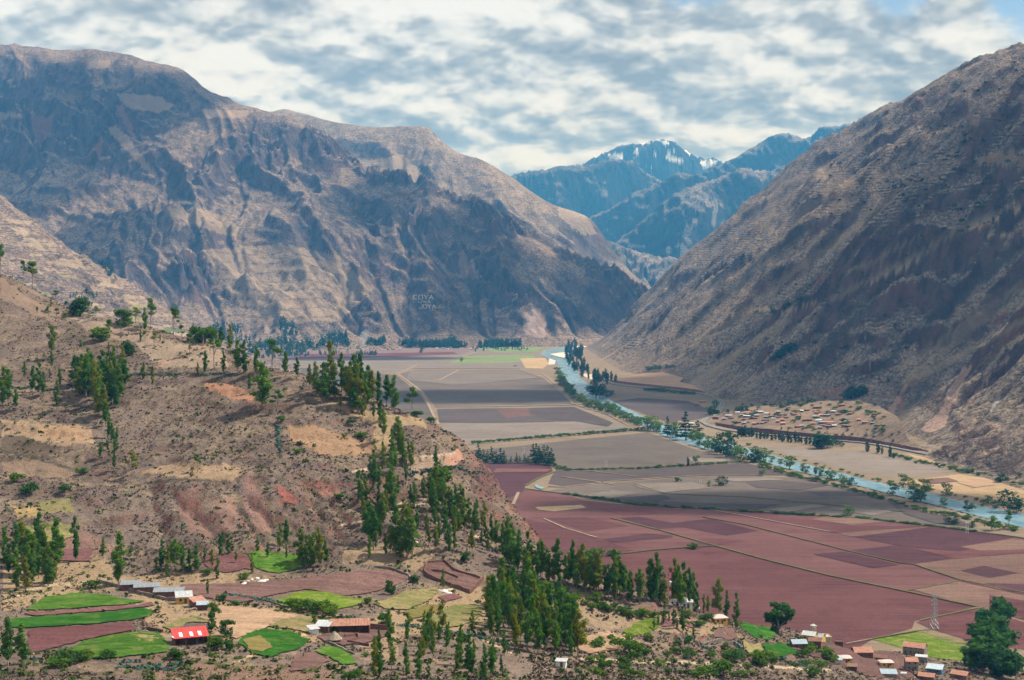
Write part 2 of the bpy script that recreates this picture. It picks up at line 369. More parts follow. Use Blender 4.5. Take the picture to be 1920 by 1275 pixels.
def field_mat(name, a, b, scale=.03, furrow=0.0, ang=0.0, spots=None, rough=.96, streak=0.0, bumpd=.25, rows=None):
    """a worked field: soil or crop with clods, a slow change of tone and faint furrows"""
    m, t = new_mat(name); P = t.pos(); n0 = t.noise(P, scale * .25, 4, .6); n1 = t.noise(P, scale * 3, 4, .6); n2 = t.noise(P, .7, 3, .75)
    ca, sa = math.cos(ang), math.sin(ang); xyz = t.xyz(P)
    u = t.math('ADD', t.math('MULTIPLY', xyz[0], ca), t.math('MULTIPLY', xyz[1], sa)); v = t.math('SUBTRACT', t.math('MULTIPLY', xyz[1], ca), t.math('MULTIPLY', xyz[0], sa))
    sn = t.noise(t.comb(t.math('MULTIPLY', u, .004), t.math('MULTIPLY', v, .22), 0.0), 1.0, 5, .7)
    c = t.mix(t.ramp(n0, .35, .65), a, b)
    c = t.mix(t.ramp(n1, .42, .66, 0, .22), c, tuple(q * .62 for q in a))
    c = t.mix(t.math('MULTIPLY', t.ramp(sn, .40, .62), .42), c, tuple(min(q * 1.45, .8) for q in b)); c = t.mix(t.ramp(sn, .46, .34, 0, .35), c, tuple(q * .55 for q in a)); n4 = t.noise(P, .035, 5, .7); c = t.mix(t.ramp(n4, .52, .68, 0, .35), c, tuple(q * .6 for q in a)); c = t.mix(t.ramp(n4, .46, .34, 0, .3), c, tuple(min(q * 1.4, .8) for q in b))
    c = t.mix(t.ramp(n2, .48, .60, 0, .40), c, tuple(q * .55 for q in a))
    c = t.mix(t.ramp(n2, .50, .38, 0, .22), c, tuple(min(q * 1.4, .8) for q in b))
    if spots: c = t.mix(t.ramp(n1, .56, .66, 0, .8), c, spots)
    if rows:
        rw = t.math('PINGPONG', t.math('ADD', v, t.math('MULTIPLY', n0, 6.0)), 1.1); c = t.mix(t.math('MULTIPLY', t.ramp(rw, .25, .9), .45), c, tuple(q * .5 for q in a))
        nb = t.noise(P, .13, 5, .7); c = t.mix(t.ramp(nb, .51, .62, 0, .8), c, rows); c = t.mix(t.ramp(nb, .46, .34, 0, .5), c, tuple(q * .6 for q in a))
    rn = t.rnd(); c = t.vscale(c, t.comb(*[t.math('ADD', .88, t.math('MULTIPLY', rn, .24))] * 3))
    finish(t, c, rough, t.bump(t.math('ADD', n2, t.math('MULTIPLY', sn, .8)), bumpd, 1.0), .03)
field_mat('soil_maroon', (.080, .034, .035), (.112, .050, .049))
field_mat('soil_maroon_light', (.108, .050, .049), (.142, .070, .067))
field_mat('soil_maroon_dark', (.060, .028, .034), (.078, .037, .042))
field_mat('soil_grey', (.090, .074, .065), (.120, .099, .086))
field_mat('soil_grey_light', (.140, .117, .100), (.182, .153, .132))
field_mat('soil_or_shade_grey_dark', (.064, .052, .052), (.086, .069, .067))
field_mat('stubble', (.26, .18, .105), (.34, .25, .15), spots=(.27, .17, .10))
field_mat('crop_green', (.040, .105, .012), (.072, .150, .020), scale=.08, bumpd=.4, ang=.35, rows=(.13, .15, .04))
field_mat('crop_dark_green', (.020, .085, .010), (.036, .120, .015), scale=.08, bumpd=.4, ang=.3, rows=(.075, .12, .025))
field_mat('crop_yellow_green', (.080, .130, .012), (.115, .17, .020), scale=.08, bumpd=.4, ang=-.5, rows=(.19, .18, .06))
field_mat('crop_patchy', (.115, .125, .040), (.22, .17, .085), scale=.1, spots=(.06, .15, .025), bumpd=.4)
field_mat('grass_far', (.10, .16, .06), (.16, .19, .09), spots=(.28, .22, .13))
field_mat('crop_olive', (.16, .115, .045), (.125, .12, .035), scale=.1)
field_mat('dirt_path', (.21, .160, .118), (.29, .225, .165), scale=.2)
field_mat('field_edge', (.150, .125, .065), (.085, .090, .035), scale=.3, spots=(.08, .09, .035))
field_mat('gravel', (.40, .36, .32), (.52, .47, .42), scale=.2)
field_mat('road_asphalt', (.165, .160, .155), (.20, .195, .19), scale=.05, bumpd=.02)
field_mat('floodplain', (.165, .125, .090), (.215, .165, .115), spots=(.13, .12, .06))

m, t = new_mat('river_water'); P = t.pos()
wn = t.noise(t.vscale(P, (.05, .02, .05)), 1.0, 5, .65); wf = t.noise(P, .35, 4, .65)
c = t.mix(t.ramp(wn, .35, .65), (.125, .245, .31), (.22, .35, .42)); c = t.mix(t.ramp(t.math('ADD', t.math('MULTIPLY', wf, .6), t.math('MULTIPLY', wn, .4)), .58, .66, 0, .6), c, (.60, .70, .72))
finish(t, c, .22, t.bump(wf, .12, .5), .5)

# ------------------------------------------------------------------ mountains: surveyed spot heights, thin-plate surface, gullies cut by run-off
def tri_noise(X, Y, amp, wl, seed): return fbm(X / wl, Y / wl, 5, seed) * amp
def massif(name, mat, P, x0, x1, nx, y0, y1, ny, amp, wl, er, cut=-15, attrs=None, crest=None, fall=(.56, -.83), el=2.4, tp=60, mk0=.26, fine=1.0, post=None, zfloor=-30):
    xs = np.linspace(x0, x1, nx); ys = np.linspace(y0, y1, ny); X, Y = np.meshgrid(xs, ys)
    Z = TPS(P)(X, Y); f = sstep(Z, 10, 160); mk = 1.0
    if crest is not None:      # the skyline itself stays smooth
        px, py = project(X, Y, Z); cp = np.interp(px, [c[0] for c in crest], [c[1] for c in crest]); mk = mk0 + (1 - mk0) * sstep(py - cp, 1, tp); f = f * mk
    wx = fbm(X / wl / 2, Y / wl / 2, 3, 5) * wl * .35; wy = fbm(X / wl / 2 + 9, Y / wl / 2, 3, 8) * wl * .35
    U = (X + wx) * fall[1] - (Y + wy) * fall[0]; Q = (X + wx) * fall[0] + (Y + wy) * fall[1]
    Z = Z + f * amp * (ridged(U / wl, Q / wl / el, 6, 21) - 1.0)
    Z, F = erode(xs, ys, Z, *er, mask=mk)
    Z = Z + f * fine * (9 * (ridged(U / 95, Q / 230, 4, 61) - 1) + 3.5 * ridged(X / 34, Y / 46, 3, 62))
    if post is not None: Z, extra = post(X, Y, Z, F)
    else: extra = {}
    at = {'flow': (F, 'FLOAT')}; at.update(extra); Z = np.maximum(Z, zfloor)
    o = grid_obj(name, X, Y, Z, mat, cut=cut, attrs=at); o['kind'] = 'structure'
    return o, (xs, ys, Z)
def PP(rows): return [ppt(*r) for r in rows]
def behind(rows, steps=((800, -420), (2200, -1500))):
    out = []
    for (px, py, dd) in rows[::2]:
        x, y, z = ppt(px, py, dd)
        for (b, dz) in steps: out.append((x * (1 + b / y), y + b, max(z + dz, -200)))
    return out
def sampler(g):
    xs, ys, Z = g
    def f(x, y):
        x = np.asarray(x, float); y = np.asarray(y, float)
        i = np.clip(np.interp(y, ys, np.arange(len(ys))), 0, len(ys) - 1.001); j = np.clip(np.interp(x, xs, np.arange(len(xs))), 0, len(xs) - 1.001)
        i0 = i.astype(int); j0 = j.astype(int); a = i - i0; b = j - j0
        return (Z[i0, j0] * (1 - a) * (1 - b) + Z[i0 + 1, j0] * a * (1 - b) + Z[i0, j0 + 1] * (1 - a) * b + Z[i0 + 1, j0 + 1] * a * b)
    return f

crestL = [(-140, 80, 9700), (0, 85, 9600), (60, 98, 9550), (110, 105, 9500), (210, 100, 9600), (270, 118, 9500), (330, 130, 9500), (400, 175, 9400), (480, 200, 9300), (540, 218, 9200), (600, 252, 9000), (640, 298, 8900), (700, 325, 8800), (760, 332, 8700), (820, 355, 8650), (880, 376, 8600), (960, 418, 8500), (1050, 467, 8400), (1130, 503, 8350), (1220, 552, 8300), (1250, 580, 8350)]
bodyL = [(-140, 250, 9000), (0, 250, 9000), (150, 240, 8850), (250, 250, 8950), (350, 250, 8750), (450, 260, 8850), (540, 290, 8850), (-140, 400, 8000), (0, 400, 8000), (150, 400, 7950), (240, 400, 8150), (300, 400, 7900), (380, 400, 8080), (450, 400, 8000), (600, 400, 8150), (700, 420, 8300), (780, 420, 8250), (880, 450, 8150), (960, 490, 8050),
         (-140, 500, 7300), (0, 500, 7200), (200, 500, 7300), (350, 500, 7450), (500, 500, 7600), (650, 500, 7750), (800, 510, 7850), (950, 530, 7900), (1080, 545, 7950), (1150, 570, 8000),
         (200, 600, 6850), (350, 600, 6900), (500, 600, 7050), (700, 600, 7350), (900, 600, 7550), (1000, 600, 7650), (1100, 605, 7800), (1170, 598, 7950),
         (300, 650, 6400), (440, 640, 6650), (560, 645, 6900), (700, 646, 7100), (850, 644, 7300), (1000, 643, 7420), (1090, 641, 7550), (1140, 636, 7700), (1200, 600, 8050), (440, 655, 6300), (560, 662, 6500)]
def postL(X, Y, Z, F):
    p = Paint(X, Y, Z, 3.0, 16)
    tan = (.40, .31, .21); pale = (.46, .37, .27)
    for q in ([(310, 385), (400, 395), (455, 425), (440, 445), (380, 430), (320, 405)], [(370, 470), (520, 455), (640, 480), (700, 540), (640, 600), (520, 610), (430, 560), (400, 500)]): p.poly(q, (.33, .25, .17), .55)
    for q in ([(0, 210), (40, 212), (45, 222), (0, 228)], [(170, 118), (215, 115), (210, 130), (165, 132)], [(215, 175), (300, 180), (330, 200), (300, 215), (240, 205)], [(380, 205), (470, 208), (465, 222), (390, 224)], [(200, 240), (225, 235), (300, 330), (285, 335)]): p.poly(q, (.36, .265, .19), .7)
    for q in ([(60, 225), (105, 222), (98, 270), (68, 268)], [(215, 195), (232, 198), (262, 260), (250, 262)], [(170, 270), (195, 268), (190, 292), (172, 290)]): p.poly(q, (.26, .13, .11), .7)
    for q in ([(975, 590), (1010, 575), (1030, 600), (1020, 635), (985, 628)], [(860, 478), (890, 500), (900, 540), (860, 520)]): p.poly(q, (.36, .27, .25), .55)
    for q in ([(1025, 560), (1040, 580), (1060, 600), (1040, 620), (1020, 600)],): p.poly(q, (.09, .075, .07), .5)
    for a in range(9):   # old field walls stepping down the lower slope
        y0 = 455 + a * 17; p.line([(380 + a * 6, y0), (470 + a * 9, y0 + 6), (540 + a * 10, y0 + 2), (600 + a * 8, y0 + 16)], .8, (.10, .08, .055), .85)
    for L in ([(560, 540), (600, 560), (690, 620)], [(630, 380), (690, 470), (800, 560), (850, 580)], [(480, 330), (520, 400), (620, 520), (700, 610)], [(520, 590), (580, 560)], [(430, 600), (520, 560)]): p.line(L, .9, (.12, .095, .07), .7)
    p.line([(735, 500), (770, 560), (800, 590)], .8, pale, .6)
    tr = np.zeros(X.shape)
    for q in ([(360, 440), (640, 420), (760, 560), (620, 615), (430, 600)], [(0, 180), (240, 150), (240, 230), (0, 260)], [(370, 200), (480, 200), (560, 240), (380, 235)]): tr[inpoly(p.px, p.py, q)] = .75
    rk = np.zeros(X.shape)
    for q in ([(60, 225), (190, 215), (210, 290), (160, 300), (70, 280)], [(430, 255), (520, 270), (530, 310), (440, 320)], [(575, 240), (640, 290), (620, 305), (570, 290)], [(880, 370), (960, 410), (970, 440), (930, 440), (880, 395)], [(260, 250), (310, 320), (290, 300)], [(850, 460), (930, 480), (960, 530), (990, 570), (960, 590), (900, 560), (840, 500)], [(1090, 480), (1150, 510), (1140, 545), (1100, 520)], [(1140, 520), (1210, 555), (1190, 570), (1150, 550)], [(320, 480), (390, 480), (400, 560), (350, 550)], [(690, 330), (760, 322), (770, 345), (700, 345)], [(750, 400), (800, 400), (800, 425), (750, 425)]):
        rk[inpoly(p.px + 2 * p.dx, p.py + 2 * p.dy, q)] = 1
    cpy = np.interp(p.px, [c[0] for c in crestL], [c[1] for c in crestL]); bandw = 13 + 9 * fbm(p.px / 40, p.py / 40, 2, 95); rk = np.maximum(rk, ((p.py - cpy) < bandw) * (p.px > 590) * (Y < 9300) * .8)
    rkb = blur(rk, 3); Z = Z + rkb * ridged(X / 110, Y / 110, 5, 91) * 55 - rkb * 26
    return Z, {'paint': (p.C, 'FLOAT_COLOR'), 'terr': (tr, 'FLOAT'), 'rock': (np.clip(rkb * fbm(X / 60, Y / 60, 3, 4) * 1.6 + rkb * .3, 0, .9), 'FLOAT')}
_, gL = massif('left_mountain', 'mountain_left', PP(crestL + bodyL) + behind(crestL), -3900, 1350, 600, 6200, 10600, 450, 75, 430, (3, 80, 10.0, 1, 1), post=postL, crest=crestL)
hL = sampler(gL)

# second mountain behind it, with terraced shoulders
crestM = [(430, 225, 12600), (535, 208, 12500), (570, 212, 12400), (600, 223, 12300), (640, 229, 12300), (720, 236, 12200), (800, 241, 12100), (860, 285, 12000), (900, 301, 11900), (960, 332, 11800), (1010, 366, 11700), (1045, 385, 11600), (1112, 412, 11500), (1130, 442, 11400), (1155, 485, 11300), (1185, 512, 11200), (1235, 545, 11000), (1300, 600, 11000)]
bodyM = [(500, 330, 11700), (700, 330, 11500), (800, 330, 11400), (900, 400, 11000), (1000, 440, 10900), (1080, 470, 10900), (1060, 520, 10500), (1150, 550, 10500), (1000, 600, 10000), (700, 600, 9900), (1250, 610, 10200), (1120, 500, 11000)]
def postM(X, Y, Z, F):
    p = Paint(X, Y, Z, 2.0, 12)
    for q in ([(1040, 378), (1100, 405), (1120, 440), (1090, 440), (1050, 410)], [(690, 300), (760, 290), (860, 400), (900, 440), (850, 430)], [(620, 290), (700, 300), (690, 330)]): p.poly(q, (.40, .31, .22), .6)
    tr = np.zeros(X.shape)
    for q in ([(600, 270), (760, 280), (860, 380), (760, 380), (640, 330)], [(1030, 375), (1110, 405), (1110, 450), (1050, 420)]): tr[inpoly(p.px, p.py, q)] = 1
    rk = blur(inpoly(p.px, p.py, [(1105, 405), (1140, 420), (1160, 480), (1110, 490), (1090, 450)]).astype(float), 2)
    return Z, {'paint': (p.C, 'FLOAT_COLOR'), 'terr': (tr, 'FLOAT'), 'rock': (rk * .8, 'FLOAT')}
massif('rear_mountain', 'mountain_mid', PP(crestM + bodyM) + behind(crestM), -2800, 1700, 300, 9700, 13200, 240, 60, 600, (3, 60, 9.0, 1, 2), post=postM, crest=crestM)

# terraced spur in front of the left mountain
spur = [(-80, 320, 5350), (0, 360, 5300), (60, 402, 5300), (130, 458, 5250), (200, 503, 5200), (270, 548, 5150), (340, 592, 5100), (400, 624, 5050), (450, 650, 5000), (520, 672, 5000),
        (-80, 450, 4950), (0, 450, 4900), (60, 480, 4900), (0, 530, 4550), (100, 530, 4750), (100, 580, 4550), (200, 575, 4800), (200, 630, 4550), (300, 620, 4800), (300, 665, 4500), (400, 665, 4750), (0, 610, 4300), (450, 690, 4700), (100, 680, 4200)]
def postS(X, Y, Z, F):
    p = Paint(X, Y, Z, 2.0, 10); rs = np.random.RandomState(4)
    for k in range(120):
        a = rs.rand(); cx = 20 + 400 * a; cy0 = 385 + 255 * a; cy = cy0 + 20 + rs.rand() * 110; wd = 6 + rs.rand() * 20; hh = 1.5 + rs.rand() * 3.2; sl = .12
        col = [(.38, .29, .20), (.32, .245, .17), (.35, .27, .19), (.29, .25, .11), (.10, .15, .05), (.17, .12, .09)][rs.choice(6, p=[.3, .22, .22, .1, .06, .10])]
        p.poly([(cx - wd, cy - hh - wd * sl), (cx + wd, cy - hh + wd * sl), (cx + wd * .8, cy + hh + wd * sl), (cx - wd * .9, cy + hh - wd * sl)], col, .75)
    tr = np.full(X.shape, .5)
    return Z, {'paint': (p.C, 'FLOAT_COLOR'), 'terr': (tr, 'FLOAT'), 'rock': (np.zeros(X.shape), 'FLOAT')}
_, gS = massif('terraced_spur', 'mountain_left', PP(spur) + behind(spur[:10], ((400, -120), (1500, -500))), -2300, -600, 260, 4150, 5900, 200, 14, 300, (2, 40, 4.0, 1, 3), post=postS)
hS = sampler(gS)

# far ranges that fade into the blue air
def far_range(name, mat, crest, ymin_z, seed, amp=120, wl=800, nx=220, ny=130, depth=3500, snow=None, amp_c=0, extra=None):
    P = PP(crest); Q = list(P)
    for i, (x, y, z) in enumerate(P):
        s = math.sin(i * 2.1) * .12
        Q.append((x * (1 - .22 * depth / y), y - .22 * depth, CAM_Z + (z - CAM_Z) * (.62 + s))); Q.append((x * (1 - .6 * depth / y), y - .6 * depth, CAM_Z + (z - CAM_Z) * (.18 + s * .5)))
        Q.append((x * (1 - 1.0 * depth / y), y - 1.0 * depth, ymin_z)); Q.append((x, y + .35 * depth, z * .55)); Q.append((x, y + depth, 0))
    Q += [ppt(*e) for e in (extra or [])]
    xs = [p[0] for p in Q]; ys = [p[1] for p in Q]
    def post(X, Y, Z, F):
        px, py = project(X, Y, Z); C = np.zeros(X.shape + (4,)); at = {'paint': (C, 'FLOAT_COLOR'), 'terr': (np.zeros(X.shape), 'FLOAT'), 'rock': (np.zeros(X.shape), 'FLOAT')}
        if snow:
            s = np.zeros(X.shape); dx = fbm(px / 6, py / 6, 3, 5) * 2.5
            for q in snow: s[inpoly(px + dx, py + dx, q)] = 1
            at['snow'] = (s, 'FLOAT')
        return Z, at
    return massif(name, mat, Q, min(xs) - 200, max(xs) + 200, nx, min(ys) - 100, max(ys), ny, amp, wl, (3, 45, 16.0, 1, seed), post=post, crest=crest, el=1.3, fall=(0.3, -.95), tp=9, mk0=.55, fine=4.0)
far_range('low_spur', 'mountain_far', [(1090, 430, 13600), (1150, 452, 13500), (1200, 470, 13500), (1240, 482, 13500), (1300, 487, 13500), (1360, 520, 13500), (1420, 560, 13500)], 0, 5, 40, 600, 160, 90, 1700)
far_range('smooth_ridge', 'mountain_far', [(1100, 505, 16200), (1154, 455, 16200), (1200, 420, 16200), (1251, 369, 16200), (1322, 337, 16300), (1388, 318, 16400), (1480, 300, 16500), (1560, 262, 16600), (1640, 225, 16700), (1760, 200, 16800)], 100, 6, 80, 900, 220, 120, 2600)
far_range('dark_peak', 'mountain_far', [(1000, 450, 18400), (1060, 425, 18400), (1107, 401, 18400), (1165, 372, 18400), (1218, 349, 18500), (1240, 336, 18500), (1263, 323, 18500), (1285, 331, 18500), (1306, 328, 18500), (1332, 342, 18500), (1400, 370, 18600)], 300, 7, 90, 800, 200, 110, 2000)
far_range('pointed_range', 'mountain_far', [(1270, 350, 19800), (1310, 332, 19800), (1341, 311, 19800), (1388, 289, 19800), (1405, 280, 19800), (1419, 274, 19800), (1443, 254, 19800), (1470, 247, 19800), (1488, 250, 19800), (1503, 257, 19800), (1522, 255, 19800), (1533, 238, 19800), (1548, 234, 19800), (1564, 237, 19800), (1587, 231, 19800), (1602, 236, 19800), (1615, 241, 19800), (1642, 254, 19800), (1720, 270, 19800), (1800, 300, 19800)], 500, 8, 70, 700, 260, 130, 2500)
far_range('blue_range', 'mountain_far', [(880, 365, 20800), (930, 345, 20800), (964, 331, 20800), (1021, 316, 20800), (1056, 309, 20800), (1080, 313, 20800), (1111, 311, 20800), (1142, 298, 20900), (1180, 305, 21000), (1230, 330, 21000), (1300, 360, 21000)], 400, 9, 90, 900, 260, 130, 2800)
far_range('snow_mountain', 'mountain_snow', [(1040, 330, 24000), (1100, 305, 24000), (1125, 293, 24000), (1138, 285, 24000), (1148, 279, 24000), (1158, 273, 24000), (1175, 269, 24000), (1193, 266, 24000), (1220, 267, 24000), (1244, 264, 24000), (1267, 272, 24000), (1290, 283, 24000), (1303, 292, 24000), (1312, 303, 24000), (1325, 300, 24000), (1338, 298, 24000), (1352, 305, 24000), (1380, 320, 24000)], 900, 10, 110, 700, 260, 150, 2600,
          snow=[[(1137, 290), (1168, 291), (1164, 303), (1146, 301)], [(1168, 305), (1185, 302), (1200, 312), (1193, 316), (1175, 311)], [(1186, 285), (1195, 277), (1200, 290), (1188, 296)], [(1243, 294), (1262, 297), (1284, 303), (1262, 304)], [(1222, 284), (1232, 290), (1230, 293)], [(1250, 287), (1264, 279), (1258, 290), (1250, 294)], [(1280, 281), (1295, 287), (1292, 292)], [(1205, 314), (1222, 318), (1214, 320)], [(1310, 305), (1330, 299), (1345, 303), (1335, 311), (1322, 320)], [(1195, 268), (1212, 267), (1206, 274)], [(1238, 266), (1256, 267), (1246, 272)]])

# ------------------------------------------------------------------ right mountain: one long slope with spurs running down to the valley
def xbase(y): return np.interp(y, [1200, 1500, 1800, 2150, 2450, 2700, 2900, 3050, 3300, 3600, 4150, 4900, 6000, 7200, 8500], [800, 740, 705, 680, 700, 740, 790, 800, 660, 540, 520, 415, 405, 405, 470])
def hR0(X, Y):
    t_ = X - xbase(Y); ys_ = Y + .32 * (t_ - 200)
    g = np.interp(Y + .15 * t_, [1200, 1500, 1950, 2250, 2680, 3150, 3750, 4450, 5000, 5500, 6100, 6700, 7450, 8000], [0, .3, .8, -.35, 1.0, -1.0, 1.0, -.45, .35, -.35, .45, -.4, .7, -.6])
    g = g + .25 * fbm(Y / 420, t_ / 2400, 3, 12)
    tt = t_ + g * 235 * sstep(t_, 0, 520)
    z = .80 * (np.sqrt(np.maximum(tt, -400) ** 2 + 45 ** 2) + tt) / 2
    z = np.where(tt < -400, 0, z) - 9
    cap = 1300 + .02 * (X - 2100) + 30 * fbm(X / 500, Y / 500, 3, 3)
    z = cap - np.where(cap - z > 400, cap - z, 400 * np.exp(np.clip((cap - z) / 400 - 1, -6, 0)) * 1.0) if False else z
    dlt = (cap - z) / 90.0; z = cap - 90.0 * np.where(dlt > 20, dlt, np.log1p(np.exp(np.clip(dlt, -20, 20))))
    z = z - np.maximum(0, X - 2350) * .5
    z = z - sstep(Y, 7450, 8400) * 700 * sstep(t_, 0, 300)
    return z
nyR, nxR = 640, 400
ysR = np.exp(np.linspace(math.log(1350), math.log(8500), nyR)); uR = np.linspace(0, 1, nxR); tR = -140 + 1500 * uR + 640 * uR ** 3
YR = np.repeat(ysR[:, None], nxR, 1); XR = xbase(ysR)[:, None] * 0 + (330 + (tR + 140) * 1.0)[None, :]
xsR = XR[0]
ZR = hR0(XR, YR); fR = sstep(ZR, 8, 120)
ZR = ZR + fR * (30 * (ridged(YR / 190 + fbm(XR / 300, YR / 300, 2, 6) * .5, XR / 620, 5, 33) - 1.0) + 8 * (ridged(YR / 60, XR / 170, 4, 19) - 1) + 4 * fbm(XR / 40, YR / 40, 3, 9))
pxr, pyr = project(XR, YR, ZR)
ZR, FR = erode(xsR, ysR, ZR, 3, 90, 5.0, 1, 4, 12, mask=1 - .85 * sstep(ZR, 950, 1150))
pR = Paint(XR, YR, ZR, 3.0, 14)
rkR = np.zeros(XR.shape)
for q in ([(1640, 720), (1680, 715), (1760, 712), (1790, 750), (1800, 790), (1760, 770), (1700, 745)], [(1790, 800), (1850, 790), (1920, 850), (1920, 900), (1840, 880), (1740, 850), (1800, 840)], [(1700, 180), (1770, 170), (1800, 190), (1790, 240), (1730, 250), (1690, 220)], [(1800, 210), (1850, 200), (1850, 250), (1800, 260)], [(1365, 728), (1392, 734), (1372, 752), (1345, 745)], [(1620, 770), (1660, 790), (1640, 820)]): rkR[inpoly(pR.px + 2 * pR.dx, pR.py + 2 * pR.dy, q)] = 1
rkR = blur(rkR, 2); ZR = ZR + rkR * (ridged(YR / 42, XR / 130, 5, 71) * 10 - 6)
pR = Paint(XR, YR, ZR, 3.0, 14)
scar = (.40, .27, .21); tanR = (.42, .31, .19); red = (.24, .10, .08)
for q, c_, a_ in (([(1805, 690), (1828, 680), (1800, 735), (1775, 800), (1745, 812), (1725, 808), (1768, 765), (1780, 730)], scar, .9), ([(1893, 665), (1898, 668), (1850, 722), (1815, 765), (1805, 770), (1835, 725)], scar, .7), ([(1700, 715), (1708, 716), (1668, 795), (1645, 812), (1650, 795)], (.36, .23, .17), .75),
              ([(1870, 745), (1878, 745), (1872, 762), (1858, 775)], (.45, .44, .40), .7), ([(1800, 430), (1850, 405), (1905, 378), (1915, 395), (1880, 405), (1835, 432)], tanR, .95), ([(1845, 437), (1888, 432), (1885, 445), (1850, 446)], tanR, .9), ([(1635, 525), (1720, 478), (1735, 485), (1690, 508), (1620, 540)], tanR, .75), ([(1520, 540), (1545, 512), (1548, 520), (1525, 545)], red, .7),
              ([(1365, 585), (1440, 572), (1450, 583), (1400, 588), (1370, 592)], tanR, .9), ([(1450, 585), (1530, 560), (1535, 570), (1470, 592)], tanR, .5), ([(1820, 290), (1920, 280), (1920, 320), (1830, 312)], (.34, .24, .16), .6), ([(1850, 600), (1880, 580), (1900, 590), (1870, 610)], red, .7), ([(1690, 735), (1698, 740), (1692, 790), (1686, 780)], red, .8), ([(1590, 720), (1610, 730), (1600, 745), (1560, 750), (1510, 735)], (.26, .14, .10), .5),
              ([(1630, 800), (1700, 810), (1790, 850), (1700, 830), (1620, 828)], (.34, .26, .17), .6), ([(1450, 340), (1560, 300), (1620, 350), (1540, 420), (1440, 440), (1380, 430)], (.28, .20, .14), .35), ([(1560, 520), (1700, 450), (1760, 420), (1640, 500)], (.3, .22, .14), .4)): pR.poly(q, c_, a_)
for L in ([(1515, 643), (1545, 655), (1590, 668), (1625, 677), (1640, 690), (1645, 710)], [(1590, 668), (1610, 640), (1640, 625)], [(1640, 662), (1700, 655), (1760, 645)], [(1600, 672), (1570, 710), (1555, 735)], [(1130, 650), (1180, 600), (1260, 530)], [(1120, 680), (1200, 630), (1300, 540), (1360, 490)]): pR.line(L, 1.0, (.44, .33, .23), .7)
for L in ([(1300, 720), (1400, 650), (1480, 600)], [(1920, 530), (1850, 580), (1750, 650), (1690, 690)], [(1920, 600), (1830, 650), (1760, 690), (1720, 705)], [(1905, 385), (1800, 430), (1720, 478), (1650, 515), (1560, 560)], [(1920, 565), (1860, 590), (1780, 650), (1700, 715)], [(1680, 360), (1600, 430), (1500, 500), (1400, 580), (1300, 650)]): pR.line(L, 7.5, (.31, .24, .155), .55)  # tan crest strips paint the sunlit bands of dry grass into the colour
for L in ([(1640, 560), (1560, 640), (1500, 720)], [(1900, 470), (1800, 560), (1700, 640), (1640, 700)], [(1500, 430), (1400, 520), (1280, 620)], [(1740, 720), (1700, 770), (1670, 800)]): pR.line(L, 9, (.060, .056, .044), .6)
trR = np.zeros(XR.shape)
for q in ([(1280, 480), (1420, 380), (1560, 270), (1640, 330), (1500, 440), (1330, 520)], [(1560, 400), (1800, 260), (1920, 240), (1920, 360), (1740, 470), (1600, 520)], [(1500, 560), (1680, 500), (1760, 560), (1640, 620)], [(1140, 660), (1200, 620), (1215, 640), (1160, 690)]): trR[inpoly(pR.px, pR.py, q)] = .95
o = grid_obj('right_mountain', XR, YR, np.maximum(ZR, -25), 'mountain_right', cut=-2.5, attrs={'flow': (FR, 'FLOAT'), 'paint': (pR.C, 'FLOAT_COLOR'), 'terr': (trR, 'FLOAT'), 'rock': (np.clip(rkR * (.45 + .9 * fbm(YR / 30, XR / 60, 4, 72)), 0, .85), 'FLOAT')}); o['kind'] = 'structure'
hR = sampler((xsR, ysR, ZR))

# ------------------------------------------------------------------ the near hillside the viewer stands on
HILL = [(0, 1275, 430), (-150, 1275, 430), (250, 1275, 430), (500, 1275, 440), (750, 1275, 450), (1000, 1275, 480), (1250, 1275, 560), (1450, 1275, 640), (1650, 1275, 760), (1850, 1275, 850), (2000, 1275, 900),
        (-150, 1200, 500), (0, 1200, 500), (200, 1200, 500), (400, 1200, 500), (650, 1200, 520), (800, 1200, 530), (1000, 1200, 560), (1200, 1200, 640), (1400, 1200, 740), (1560, 1205, 870), (1640, 1215, 930), (1760, 1240, 940),
        (-150, 1130, 560), (0, 1130, 560), (150, 1130, 580), (300, 1130, 590), (550, 1130, 590), (700, 1130, 610), (900, 1130, 640), (1050, 1130, 650), (1200, 1130, 680), (1300, 1140, 720), (1400, 1160, 760), (1500, 1180, 830),
        (1150, 1098, 690), (1060, 1075, 700), (-150, 1080, 630), (0, 1080, 630), (200, 1080, 640), (400, 1080, 640), (600, 1080, 650), (800, 1080, 660), (950, 1080, 680),
        (-150, 1000, 690), (0, 1000, 690), (200, 1000, 700), (400, 1000, 680), (600, 1000, 690), (700, 1000, 700), (800, 1000, 710), (900, 1000, 740),
        (-150, 900, 770), (0, 900, 770), (200, 900, 775), (330, 900, 745), (480, 905, 745), (600, 900, 755), (700, 900, 765), (800, 900, 775), (880, 900, 785),
        (-150, 800, 850), (0, 800, 850), (200, 800, 850), (400, 800, 825), (600, 800, 825), (700, 800, 835), (780, 800, 845),
        (620, 722, 890), (0, 700, 950), (-150, 700, 950), (200, 700, 950), (400, 700, 920), (560, 702, 900), (0, 640, 1030), (200, 640, 1030), (350, 650, 1000), (440, 655, 985), (0, 590, 1090), (-150, 560, 1090),
        (-150, 470, 1200), (0, 512, 1150), (60, 552, 1150), (130, 580, 1150), (230, 602, 1110), (330, 626, 1070)]
